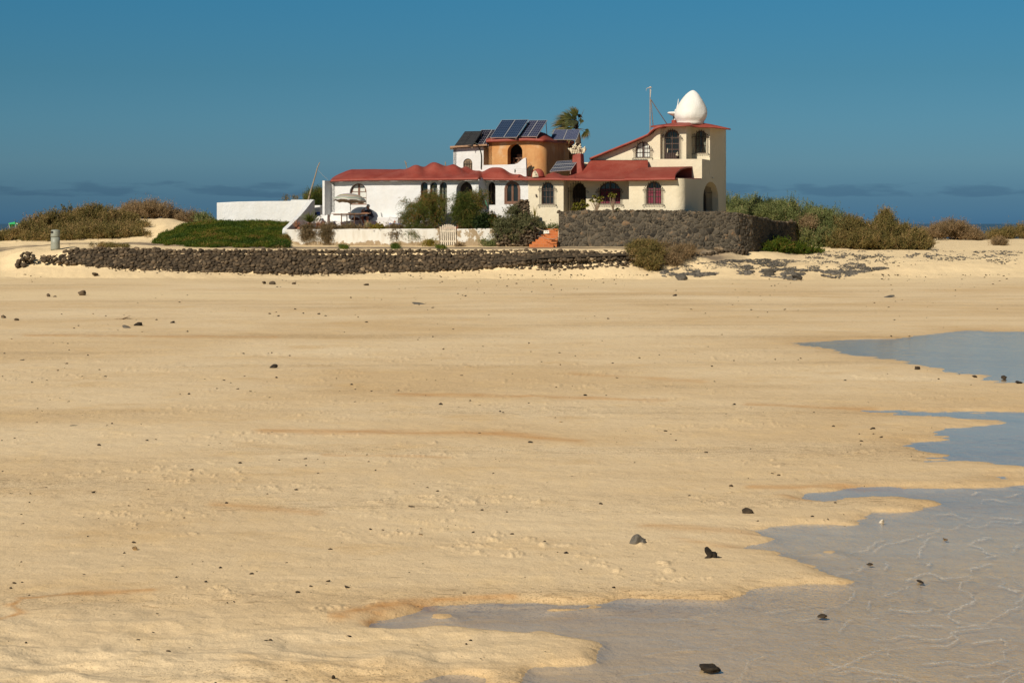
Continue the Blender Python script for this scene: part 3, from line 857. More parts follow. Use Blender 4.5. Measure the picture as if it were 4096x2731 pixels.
    V = np.stack([X, D, Z], -1).reshape(-1, 3)
    o = np_mesh('sand', V, F, M['sand'], None, True, vattr={'stain': stain.ravel(), 'wet': wet.ravel(), 'dry': dry.ravel(), 'path': path.ravel()})
    tag(o, kind='structure')
    return o

def in_pool(px, py):
    return any(pip((px, py), p) for p in POOLS) and not any(pip((px, py), p) for p in BARS)

build_ground()

# arrays for ray lookups of the smooth terrain
_DS = np.concatenate([np.arange(9.6, 60, 0.02), np.arange(60, 103, 0.1), np.arange(103, 160, 0.05)])
def ground_hit(px, py):
    """first point of the ground seen through a photo position"""
    x = (px - CX) / FP * _DS
    z = terrain_z(x, _DS) + 0.03 * (_DS < 104)
    gy = HY + FP * (ZC - z) / _DS
    k = int(np.argmax(gy <= py))
    if gy[k] > py: k = len(_DS) - 1
    return Vector((float(x[k]), float(_DS[k]), float(z[k])))

def gz(x, y):
    return float(terrain_z(np.array([x]), np.array([y]))[0])

# ---------------------------------------------------------------- pool water with wavelets
CRESTS = [
 [(3690,2731),(3620,2700),(3300,2650),(3250,2610)],
 [(3240,2731),(3260,2690),(3340,2660),(3450,2620),(3560,2600),(3680,2590),(3800,2580),(3850,2560),(3830,2530),(3900,2515),(4000,2505)],
 [(2930,2731),(2990,2700),(3000,2660),(3010,2640),(3120,2610),(3220,2585),(3270,2575)],
 [(3560,2620),(3540,2585),(3620,2565),(3800,2555),(3830,2545)],
 [(2900,2545),(2980,2550),(3010,2520),(3060,2490),(3160,2475),(3260,2470)],
 [(3050,2445),(3160,2435),(3270,2425)],
 [(3200,2480),(3290,2465),(3330,2440),(3370,2415),(3420,2370),(3410,2350)],
 [(3350,2520),(3420,2480),(3510,2470),(3500,2445),(3480,2420),(3475,2405)],
 [(3530,2390),(3590,2360),(3620,2340)],
 [(3820,2480),(3790,2450),(3840,2420),(3900,2405),(3880,2385),(3840,2355),(3850,2320),(3880,2290),(3870,2270),(3960,2250)],
 [(4100,2420),(4040,2440),(3970,2470),(3920,2490),(3830,2505)],
 [(4100,2360),(4070,2330),(4060,2300),(4100,2290)],
 [(3690,2215),(3720,2245),(3700,2260),(3670,2240),(3710,2200),(3700,2170),(3800,2120),(3860,2095)],
 [(3500,2200),(3550,2180),(3640,2160),(3680,2140),(3760,2115)],
 [(3960,2230),(4000,2220),(3940,2205),(3900,2190),(3880,2180),(3920,2160),(3960,2150)],
 [(4060,2240),(4040,2220),(4060,2190),(4090,2170)],
 [(3830,2090),(3900,2110),(3960,2090),(4090,2085)], [(3830,2090),(3920,2060),(3990,2070),(4090,2075)],
 [(4020,2740),(4040,2700),(4090,2680)], [(3860,2700),(3980,2690),(4096,2665)], [(4030,2630),(4010,2600),(4096,2560)],
 [(4040,1985),(4090,1975)], [(3880,1980),(3910,1970)],
 [(3560,2240),(3570,2260),(3560,2275)],
 [(4110,2300),(4080,2340),(4100,2380),(4070,2410)], [(3960,2300),(4010,2320),(4000,2350),(4060,2365)], [(3900,2570),(3990,2560),(4040,2590),(4110,2585)], [(3700,2650),(3820,2640),(3900,2655),(4010,2635)],
 [(3620,2500),(3700,2490),(3760,2500)], [(3500,2560),(3600,2545),(3660,2550)], [(3740,2060),(3800,2055),(3860,2068)], [(3950,2130),(4010,2120),(4080,2130)], [(3930,2010),(3990,2005),(4060,2015)],
 [(3300,2300),(3380,2290),(3450,2265)], [(3420,2200),(3470,2190),(3520,2165)], [(3100,2560),(3160,2550),(3230,2552)], [(2860,2590),(2950,2580),(3030,2570)], [(2700,2480),(2790,2470),(2860,2455)], [(2600,2620),(2700,2605),(2800,2600)], [(2500,2700),(2600,2685),(2720,2680)],
 [(3620,2310),(3700,2300),(3760,2320),(3840,2310)], [(3580,2430),(3650,2440),(3720,2425)], [(3330,2690),(3420,2680),(3520,2690)], [(3440,2731),(3520,2715),(3600,2725)],
]
def build_water():
    cols = np.concatenate([np.arange(1350, 1900, 8), np.arange(1900, 4160, 4.5), np.arange(4160, 5850, 16)])
    rows = np.concatenate([np.arange(3470, 2760, -14), np.arange(2760, 1900, -2.6), np.arange(1900, 1290, -4)])
    d = FP * ZC / (rows - HY)
    PX, D = np.meshgrid(cols, d); PY = HY + FP * ZC / D
    X = (PX - CX) / FP * D
    crest = np.zeros(PX.shape); foam = np.zeros(PX.shape)
    jy = (fbm(X * 3, D * 2, 41, 5, .62) - 0.5) * 44; jx = (fbm(X * 3 + 5, D * 2 + 9, 42, 5, .62) - 0.5) * 100
    for ci, c in enumerate(CRESTS):
        xs = [p[0] for p in c]; ys = [p[1] for p in c]
        sel = (PX > min(xs) - 90) & (PX < max(xs) + 90) & (PY > min(ys) - 60) & (PY < max(ys) + 60)
        ii = np.where(sel)
        if len(ii[0]) == 0: continue
        x = PX[ii] + jx[ii]; y = PY[ii] + jy[ii]
        best = np.full(x.shape, 1e9)
        for (x0, y0), (x1, y1) in zip(c[:-1], c[1:]):
            vx, vy = x1 - x0, (y1 - y0)
            L = vx * vx + vy * vy
            t = np.clip(((x - x0) * vx + (y - y0) * vy) / L, 0, 1)
            dd = np.hypot(x - x0 - t * vx, (y - y0 - t * vy) * 1.6)
            best = np.minimum(best, dd)
        crest[ii] = np.maximum(crest[ii], np.exp(-(best / 5.5) ** 2))
        foam[ii] = np.maximum(foam[ii], np.exp(-(best / 3.4) ** 2))
    reach = np.clip((PX - 2500) / 900, 0, 1) * np.clip((PY - 1900) / 400, 0, 1)
    str_ = fbm(X * 1.5, D * 1.5, 44, 3)
    crest *= np.clip((str_ - 0.2) * 3, 0.25, 1)
    foam *= np.clip((str_ - 0.30) * 4, 0.1, 1.0) * np.clip(0.5 + (PX - 2900) / 1000, 0.35, 1.2)
    small = (vnoise(X * 9, D * 6 + X * 2, 46) - 0.5) * 0.0035 * reach + (fbm(X * 2.2, D * 1.2, 47, 3) - 0.5) * 0.010 * reach
    Z = crest * 0.0018 + small * 0.6
    ripple = np.clip(reach * 1.1 * (fbm(X * .8, D * .8, 48) + .25), 0, 1) + crest * .3
    ripple = np.maximum(ripple, 0.22 * (PY < 1560))
    n, m = PX.shape; idx = np.arange(n * m).reshape(n, m)
    F = np.stack([idx[:-1, :-1], idx[:-1, 1:], idx[1:, 1:], idx[1:, :-1]], -1).reshape(-1, 4)
    o = np_mesh('water', np.stack([X, D, Z - 0.002], -1).reshape(-1, 3), F, M['water'], None, True, vattr={'ripple': ripple.ravel(), 'foam': foam.ravel()})
    tag(o, kind='structure')
build_water()

mb = MB(); mb.add([(-40000, -40000, -0.9), (40000, -40000, -0.9), (40000, 40000, -0.9), (-40000, 40000, -0.9)], [(0, 1, 2, 3)])
tag(mb.build('sea', M['sea']), kind='structure')

# ================================================================ rocks
def ico(sub):
    import bmesh
    bm = bmesh.new(); bmesh.ops.create_icosphere(bm, subdivisions=sub, radius=1.0)
    bm.verts.ensure_lookup_table()
    V = np.array([v.co[:] for v in bm.verts]); F = np.array([[v.index for v in f.verts] for f in bm.faces]); bm.free()
    return V, F
ICO1 = ico(1); ICO2 = ico(2); ICO3 = ico(3)

def rock_cloud(C, S, g, base=ICO2, rough=0.28, flat=None):
    """C centres (N,3), S sizes (N,3) half extents -> verts, faces, tone"""
    BV, BF = base; N = len(C)
    n = len(BV)
    V = np.repeat(BV[None], N, 0)
    # facet the stone: clip with random planes
    for k in range(7):
        nrm = g.normal(size=(N, 3)); nrm /= np.linalg.norm(nrm, axis=1, keepdims=True)
        dd = g.uniform(0.45, 0.9, N)
        pr = np.einsum('nij,nj->ni', V, nrm)
        ex = np.maximum(pr - dd[:, None], 0)
        V = V - ex[..., None] * nrm[:, None, :] * 0.9
    ph = g.uniform(0, 50, (N, 1))
    w = 1 + rough * 0.5 * (np.sin(V[..., 0] * 5 + ph) * np.sin(V[..., 1] * 4.3 + ph * 1.7) + np.sin(V[..., 2] * 6.1 + ph * .6) * 0.6)
    V = V * w[..., None]
    V = V * np.asarray(S)[:, None, :]
    # random rotation (small tilt + any yaw)
    a = g.uniform(-0.35, 0.35, N); b = g.uniform(-0.5, 0.5, N)
    ca, sa = np.cos(a)[:, None], np.sin(a)[:, None]
    x, z = V[..., 0] * ca + V[..., 2] * sa, -V[..., 0] * sa + V[..., 2] * ca
    cb, sb = np.cos(b)[:, None], np.sin(b)[:, None]
    x, y = x * cb - V[..., 1] * sb, x * sb + V[..., 1] * cb
    V = np.stack([x, y, z], -1) + np.asarray(C)[:, None, :]
    F = (BF[None] + (np.arange(N) * n)[:, None, None]).reshape(-1, 3)
    tone = np.repeat(g.beta(2, 2.6, N), len(BF))
    return V.reshape(-1, 3), F, tone

def lerp_line(pts, x):
    return float(np.interp(x, [p[0] for p in pts], [p[1] for p in pts]))

def pack(x0, x1, top, bot, rmin, rmax, tries, g, shrink=0.86, extra=None):
    """dart throwing in photo pixels"""
    pts = []; grid = {}
    cell = rmax * 2
    rs = np.sort(rmin + (rmax - rmin) * g.beta(1.3, 2.6, tries))[::-1]
    for r in rs:
        x = g.uniform(x0, x1); t, b = top(x), bot(x)
        if b - t < 2: continue
        y = g.uniform(t, b)
        gx, gy = int(x // cell), int(y // cell)
        ok = True
        for i in (-1, 0, 1):
            for j in (-1, 0, 1):
                for (qx, qy, qr) in grid.get((gx + i, gy + j), ()):
                    if ((qx - x) * 0.8) ** 2 + ((qy - y) * 1.15) ** 2 < ((qr + r) * shrink) ** 2: ok = False; break
                if not ok: break
            if not ok: break
        if ok:
            pts.append((x, y, r)); grid.setdefault((gx, gy), []).append((x, y, r))
    return pts

# ---- long dry-stone retaining wall along the beach
TOPL = [(165, 1024), (205, 1022), (215, 1026), (240, 1022), (262, 1006), (300, 996), (420, 993), (560, 996), (640, 995), (700, 1000), (1100, 1001), (1700, 1002), (2300, 1003), (2480, 1008), (2620, 1020)]
BOTL = [(165, 1044), (250, 1052), (400, 1066), (520, 1074), (640, 1082), (800, 1086), (1000, 1088), (1219, 1094), (1400, 1092), (1500, 1088), (1741, 1082), (1900, 1074), (2050, 1060), (2177, 1046), (2400, 1040), (2490, 1036), (2620, 1035)]
g = np.random.default_rng(3)
topf = lambda x: lerp_line(TOPL, x); botf = lambda x: lerp_line(BOTL, x)
pts = pack(165, 2620, topf, botf, 2.8, 11.5, 140000, g, 0.62)
C = []; S = []
for (x, y, r) in pts:
    t = (y - topf(x)) / max(6, botf(x) - topf(x))
    d = 107.05 - 0.85 * t + g.uniform(-0.08, 0.08)
    C.append(P(x, y, d)); s = r * d / FP
    S.append((s * g.uniform(1.0, 1.35), s * g.uniform(0.9, 1.3), s * g.uniform(0.72, 1.0)))
V1, F1, T1 = rock_cloud(np.array(C), np.array(S), g)
# dark backing sheet that puts shade into the gaps between the stones
k = 60; xs = np.linspace(300, 2600, k)
cv = []; 
for x in xs:
    cv.append(P(x, topf(x) + 3, 107.0)); cv.append(P(x, botf(x) - (8 if x < 1950 else 14), 106.25))
cf = [(2 * i, 2 * i + 2, 2 * i + 1) for i in range(k - 1)] + [(2 * i + 1, 2 * i + 2, 2 * i + 3) for i in range(k - 1)]
V = np.concatenate([V1, np.array([v[:] for v in cv])]); F = np.concatenate([F1, np.array(cf) + len(V1)])
T = np.concatenate([T1, np.full(len(cf), 0.12)])
o = np_mesh('dry_stone_wall', V, F, M['lava'], None, False, fattr={'tone': T})
tag(o, 'long low dry-stone wall of dark lava rocks holding up the path above the beach', 'wall')

# fallen stones on the sand in front of the wall: uncountable scatter
g = np.random.default_rng(4)
C = []; S = []
def add_scatter(px, py, r, fl=0.6, sink=0.25):
    p = ground_hit(px, py); s = r * p.y / FP
    C.append((p.x, p.y, p.z + s * fl * (1 - sink) - s * .12)); S.append((s * g.uniform(0.9, 1.5), s * g.uniform(0.8, 1.2), s * fl * g.uniform(0.8, 1.3)))
for i in range(330):
    x = g.uniform(100, 2000); y = botf(max(x, 170)) + abs(g.normal(0, 7)) + 1
    add_scatter(x, y, g.uniform(2.0, 5.5))
for i in range(380):
    x = g.uniform(1950, 2560); y = g.uniform(1038, 1062 + max(0, 22 - abs(x - 2200) / 14)) + abs(g.normal(0, 5))
    add_scatter(x, y, g.uniform(2.5, 8.5), 0.7)
for i in range(60):
    x = g.uniform(2150, 2520); add_scatter(x, g.uniform(1050, 1078), g.uniform(6, 10.5), 0.8, 0.1)
V, F, T = rock_cloud(np.array(C), np.array(S), g, ICO1)
o = np_mesh('rubble', V, F, M['lava'], None, False, fattr={'tone': T})
tag(o, 'scattered small lava rubble lying in the sand at the foot of the long wall', 'rubble', kind='stuff')

# rock heap at the left end of the wall
g = np.random.default_rng(5)
C = []; S = []
for (x, y, r) in pack(64, 134, lambda x: np.interp(x, [64, 82, 84, 128, 134], [1052, 1040, 1013, 1010, 1022]), lambda x: np.interp(x, [64, 90, 134], [1062, 1068, 1058]), 4, 12, 900, g, 0.72):
    d = 106.5 + g.uniform(-0.25, 0.35); s = r * d / FP
    C.append(P(x, y, d)); S.append((s * 1.2, s * 1.2, s))
V, F, T = rock_cloud(np.array(C), np.array(S), g)
tag(np_mesh('rock_heap', V, F, M['lava'], None, False, fattr={'tone': T}), 'dark heap of lava rocks standing in the sand left of the long wall', 'rock heap')

# dark side wall going back to the right below the path
g = np.random.default_rng(6)
C = []; S = []
for (x, y, r) in pack(2690, 2992, lambda x: np.interp(x, [2690, 2720, 2860, 2992], [1050, 1040, 1004, 999]), lambda x: np.interp(x, [2690, 2730, 2860, 2992], [1058, 1060, 1036, 1014]), 3.5, 9, 5000, g, 0.74):
    d = 107.4 + (x - 2690) / 300 * 2.9 + g.uniform(-0.1, 0.1); s = r * d / FP
    C.append(P(x, y, d)); S.append((s * 1.2, s * 1.2, s))
V, F, T = rock_cloud(np.array(C), np.array(S), g)
tag(np_mesh('dry_stone_wall', V, F, M['lava'], None, False, fattr={'tone': T * 0.6}), 'short dark lava wall, its shade put in the stone colour, running back to the right behind the dry brown bush', 'wall')  # lowered tone puts the wall's shade into its colour

# ---- mortared lava stone terrace wall
def stone_relief(path, top, bot, res, cell, seed, depth=0.07, thick=0.45, cap=0.12):
    """path: list of (px, depth); top/bot: photo rows; a wall face with packed stones in relief"""
    g = np.random.default_rng(seed)
    pts = np.array([[(px - CX) / FP * d, d] for px, d in path])
    # smooth the plan line
    seg = np.linalg.norm(np.diff(pts, axis=0), axis=1); L = np.concatenate([[0], np.cumsum(seg)])
    n = int(L[-1] / res); u = np.linspace(0, L[-1], n)
    xs = np.interp(u, L, pts[:, 0]); ys = np.interp(u, L, pts[:, 1])
    k = 11; ker = np.ones(k) / k
    xs = np.convolve(np.pad(xs, k // 2, mode='edge'), ker, 'valid'); ys = np.convolve(np.pad(ys, k // 2, mode='edge'), ker, 'valid')
    pxs = CX + FP * xs / ys
    zt = ZC - (np.interp(pxs, [p[0] for p in top], [p[1] for p in top]) - HY) * ys / FP
    zb = ZC - (np.interp(pxs, [p[0] for p in bot], [p[1] for p in bot]) - HY) * ys / FP - 0.55
    zt = zt + (fbm(u * 3.0, u * 0 + seed, seed, 3) - 0.5) * 0.12 + (vnoise(u * 7, u * 0, seed + 3) - .5) * 0.07
    tx = np.gradient(xs); ty = np.gradient(ys); tl = np.hypot(tx, ty); nx, ny = ty / tl, -tx / tl      # outward
    Hm = float((zt - zb).max()); m = int(Hm / res)
    t = np.linspace(0, 1, m)
    U, Tt = np.meshgrid(u, t, indexing='ij')
    Zz = zb[:, None] * (1 - Tt) + zt[:, None] * Tt
    # cells
    area = L[-1] * Hm; N = int(area / (cell * cell))
    cu = g.uniform(0, L[-1], N); cz = g.uniform(zb.min(), zt.max(), N)
    big = g.random(N) < 0.5
    for _ in range(2):      # push near sites apart
        kd = KDTree(N)
        for i in range(N): kd.insert((cu[i], cz[i] * 1.25, 0), i)
        kd.balance()
        for i in range(N):
            r = kd.find_n((cu[i], cz[i] * 1.25, 0), 2)[1]
            if r[2] < cell * 0.62:
                vx = cu[i] - r[0][0]; vz = cz[i] * 1.25 - r[0][1]
                q = (cell * 0.62 - r[2]) * 0.5 / max(r[2], 1e-4)
                cu[i] += vx * q; cz[i] += vz * q / 1.25
    kd = KDTree(N)
    for i in range(N): kd.insert((cu[i], cz[i] * 1.25, 0), i)
    kd.balance()
    hgt = g.uniform(0.5, 1.0, N); tn = g.beta(2, 2.2, N); tu = g.uniform(-0.9, 0.9, N); tz = g.uniform(-0.9, 0.9, N)
    wu = (fbm(U * 5, Zz * 5, seed + 1, 3) - 0.5) * 0.14; wz = (fbm(U * 5 + 40, Zz * 5, seed + 2, 3) - 0.5) * 0.12
    A = (U + wu).ravel(); B = ((Zz + wz) * 1.25).ravel()
    h = np.zeros(A.size); tone = np.zeros(A.size); mort = np.zeros(A.size)
    for q in range(A.size):
        r = kd.find_n((A[q], B[q], 0), 2)
        e = r[1][2] - r[0][2]; i = r[0][1]
        s = min(1.0, max(0.0, (e - 0.008) / (cell * 0.26))); s = s * s * (3 - 2 * s)
        dome = 1 - (r[0][2] / cell) ** 2 * 0.6
        h[q] = s * (hgt[i] * dome + (A[q] - cu[i]) * tu[i] + (B[q] - cz[i] * 1.25) * tz[i]); tone[q] = tn[i]; mort[q] = 1 - min(1, e / 0.022)
    h = h.reshape(U.shape) * depth + (fbm(U * 14, Zz * 14, seed + 5, 3) - 0.5) * 0.018
    batter = (1 - Tt) * 0.10
    X = xs[:, None] + nx[:, None] * (h + batter); Y = ys[:, None] + ny[:, None] * (h + batter)
    front = np.stack([X, Y, Zz + (h / depth - 0.5) * 0.0], -1)
    # top cap and back
    capn = 7
    Cx = []
    for j in range(1, capn + 1):
        f = j / capn
        zz = zt + (vnoise(u * 9, u * 0 + j, seed + 9) - 0.5) * cap
        Cx.append(np.stack([xs - nx * thick * f, ys - ny * thick * f, zz], -1))
    back = np.stack([xs - nx * thick, ys - ny * thick, zb], -1)
    G = np.concatenate([front, np.stack(Cx, 1), back[:, None]], 1)
    nn, mm, _ = G.shape; idx = np.arange(nn * mm).reshape(nn, mm)
    F = np.stack([idx[:-1, :-1], idx[1:, :-1], idx[1:, 1:], idx[:-1, 1:]], -1).reshape(-1, 4)
    tone = np.concatenate([tone.reshape(U.shape), np.repeat(tone.reshape(U.shape)[:, -1:], capn + 1, 1)], 1)
    mort = np.concatenate([mort.reshape(U.shape), np.zeros((nn, capn + 1))], 1)
    V = G.reshape(-1, 3).tolist(); T = tone.ravel().tolist(); Mo = mort.ravel().tolist(); F = F.tolist()
    # end caps: rough quads strip
    for row in (0, nn - 1):
        fr = [int(v) for v in idx[row, :m]]; bk = len(V)
        for j in range(m):
            p = G[row, j] - np.array([nx[row], ny[row], 0]) * thick
            V.append([p[0] + (g.random() - .5) * .03, p[1], p[2]]); T.append(T[fr[j]]); Mo.append(0.0)
        for j in range(m - 1):
            q = [fr[j], fr[j + 1], bk + j + 1, bk + j]
            F.append(q)
    return np.array(V), np.array(F), T, Mo

V, F, T, Mo = stone_relief([(2232, 110.6), (2500, 110.4), (2780, 110.0), (2950, 110.3), (3005, 111.2), (3060, 113.2), (3184, 118.2)],
    [(2232, 848), (2300, 846), (2500, 843), (2640, 843), (2760, 848), (2900, 849), (2960, 856), (3005, 864), (3060, 874), (3100, 886), (3160, 890), (3184, 890)],
    [(2232, 982), (2500, 985), (2700, 984), (2860, 990), (3000, 998), (3080, 990), (3184, 982)], 0.027, 0.205, 21)
tw = np_mesh('stone_wall', V, F, M['lavawall'], None, False, vattr={'tone': T, 'mortar': Mo})
tag(tw, 'tall curved terrace wall of mortared lava stone in front of the cream house', 'wall')
g = np.random.default_rng(8)
# coping stones as part of the wall
C = []; S = []
for x in np.arange(2234, 3190, 5.5):
    yt = np.interp(x, [2232, 2300, 2500, 2640, 2760, 2900, 2960, 3005, 3060, 3100, 3184], [848, 846, 843, 843, 848, 849, 856, 864, 874, 886, 890])
    d = float(np.interp(x, [2232, 2780, 2950, 3005, 3060, 3184], [110.6, 110.0, 110.3, 111.2, 113.2, 118.2])) + g.uniform(0.05, 0.35)
    s = g.uniform(3.5, 7) * d / FP
    C.append(P(x + g.uniform(-2, 2), yt + g.uniform(-1, 3), d)); S.append((s * 1.4, s * 1.3, s * 0.6))
C.append(P(2236, 847, 110.7)); S.append((0.17, 0.16, 0.09)); C.append(P(3166, 886, 117.3)); S.append((0.17, 0.16, 0.14))
V, F, T = rock_cloud(np.array(C), np.array(S), g)
np_mesh('coping', V, F, M['lava'], tw, False, fattr={'tone': T})

# ---- stone pier left of the steps, and the black buttress by the house corner
def rock_poly(poly, d0, d1, rmin, rmax, tries, seed, name, label, cat, sh=0.6):
    g = np.random.default_rng(seed); C = []; S = []
    xs = [p[0] for p in poly]; ys = [p[1] for p in poly]
    grid = []
    rs = np.sort(rmin + (rmax - rmin) * g.beta(1.3, 2.4, tries))[::-1]
    for r in rs:
        x = g.uniform(min(xs), max(xs)); y = g.uniform(min(ys), max(ys))
        if not pip((x, y), poly): continue
        if any(((a - x) * .8) ** 2 + ((b - y) * 1.15) ** 2 < ((r + c) * sh) ** 2 for a, b, c in grid): continue
        grid.append((x, y, r))
    for x, y, r in grid:
        t = (x - min(xs)) / (max(xs) - min(xs)); d = d0 + (d1 - d0) * t + g.uniform(-0.1, 0.1)
        s = r * d / FP; C.append(P(x, y, d)); S.append((s * 1.3, s * 1.2, s * .85))
        C.append(P(x, y, d + 0.28)); S.append((s * 1.4, s * 1.3, s * 1.0))
    V, F, T = rock_cloud(np.array(C), np.array(S), g)
    return tag(np_mesh(name, V, F, M['lava'], None, False, fattr={'tone': T}), label, cat)
rock_poly([(1992, 984), (1990, 942), (2030, 930), (2065, 922), (2098, 897), (2132, 895), (2141, 908), (2146, 935), (2140, 960), (2128, 982)], 110.6, 110.4, 3, 8.5, 9000, 31,
          'stone_pier', 'rough lava stone pier left of the orange steps under the grey-green bush', 'wall')
rock_poly([(2054, 832), (2055, 822), (2068, 812), (2084, 802), (2110, 801), (2112, 812), (2118, 880), (2075, 880), (2058, 858)], 111.7, 111.5, 2.5, 7, 6000, 32,
          'lava_buttress', 'black lava stone buttress against the corner where white and cream walls meet', 'buttress')

# ---- lava reef and gravel
REEF = [(2650, 1108), (2640, 1090), (2720, 1066), (2800, 1052), (2900, 1040), (3060, 1036), (3250, 1042), (3400, 1050), (3500, 1060), (3565, 1072), (3450, 1092), (3390, 1118), (3330, 1112), (3230, 1090), (3180, 1122), (3100, 1112), (3020, 1104), (2900, 1096), (2780, 1110), (2720, 1122)]
g = np.random.default_rng(9); C = []; S = []
def reef_add(x, y, r, fl):
    p = ground_hit(x, y); s = r * p.y / FP
    C.append((p.x, p.y, p.z + s * fl * 0.2)); S.append((s * g.uniform(0.9, 1.7), s * g.uniform(0.9, 2.2), s * fl))
cnt = 0
while cnt < 6500:
    x = g.uniform(2640, 3570); y = g.uniform(1034, 1124)
    if not pip((x, y), REEF): continue
    f = float(fbm(np.array([x / 34.0]), np.array([y / 9.0]), 61, 3)[0])
    if f < 0.445 + g.uniform(-0.04, 0.06): continue
    low = y > 1085
    reef_add(x, y, g.uniform(1.3, 4.0) * (1.5 if low else 1), g.uniform(0.35, 0.8) * (1.4 if low else 0.8)); cnt += 1
V, F, T = rock_cloud(np.array(C), np.array(S), g, ICO2, 0.5)
tag(np_mesh('lava_reef', V, F, M['reef'], None, False, fattr={'tone': T}), 'broken sheet of grey lava rock poking through the sand below the terrace wall', 'rock reef', kind='stuff')
C = []; S = []; cnt = 0
while cnt < 2400:
    x = g.uniform(3220, 4300); yc = np.interp(x, [3220, 3500, 3700, 4096, 4300], [1026, 1024, 1022, 1024, 1026]); y = yc + g.normal(0, 15)
    if y < 1003 or y > 1072: continue
    if float(fbm(np.array([x / 40.0]), np.array([y / 8.0]), 66, 3)[0]) < 0.47: continue
    p = ground_hit(x, y); s = abs(g.normal(1.6, 1.4)) * p.y / FP + 0.008
    C.append((p.x, p.y, p.z + s * .2)); S.append((s * 1.4, s * 1.6, s * .6)); cnt += 1
V, F, T = rock_cloud(np.array(C), np.array(S), g, ICO1, 0.4)
tag(np_mesh('gravel', V, F, M['reef'], None, False, fattr={'tone': T}), 'grey lava gravel strewn over the sand below the right-hand shrubs', 'gravel', kind='stuff')

# ---- pebbles strewn over the beach
g = np.random.default_rng(10); C = []; S = []
n_ = 0
while n_ < 1700:
    x = g.uniform(-200, 4300); y = 1100 + (2740 - 1100) * g.random() ** 3.0
    if float(fbm(np.array([x / 300.0]), np.array([y / 60.0]), 77, 3)[0]) < 0.40 + g.random() * 0.16: continue
    if in_pool(x, y): continue
    p = ground_hit(x, y)
    s = (0.0025 + 0.010 * g.random() ** 4) * (1 + p.y / 32.0)
    C.append((p.x, p.y, p.z + s * .35)); S.append((s * g.uniform(1, 2), s * g.uniform(1, 1.4), s * g.uniform(.5, 1))); n_ += 1
V, F, T = rock_cloud(np.array(C), np.array(S), g, ICO1, 0.4)
tag(np_mesh('pebbles', V, F, M['pebble'], None, False, fattr={'tone': T}), 'tiny dark pebbles and shell grit scattered over the whole beach', 'pebbles', kind='stuff')

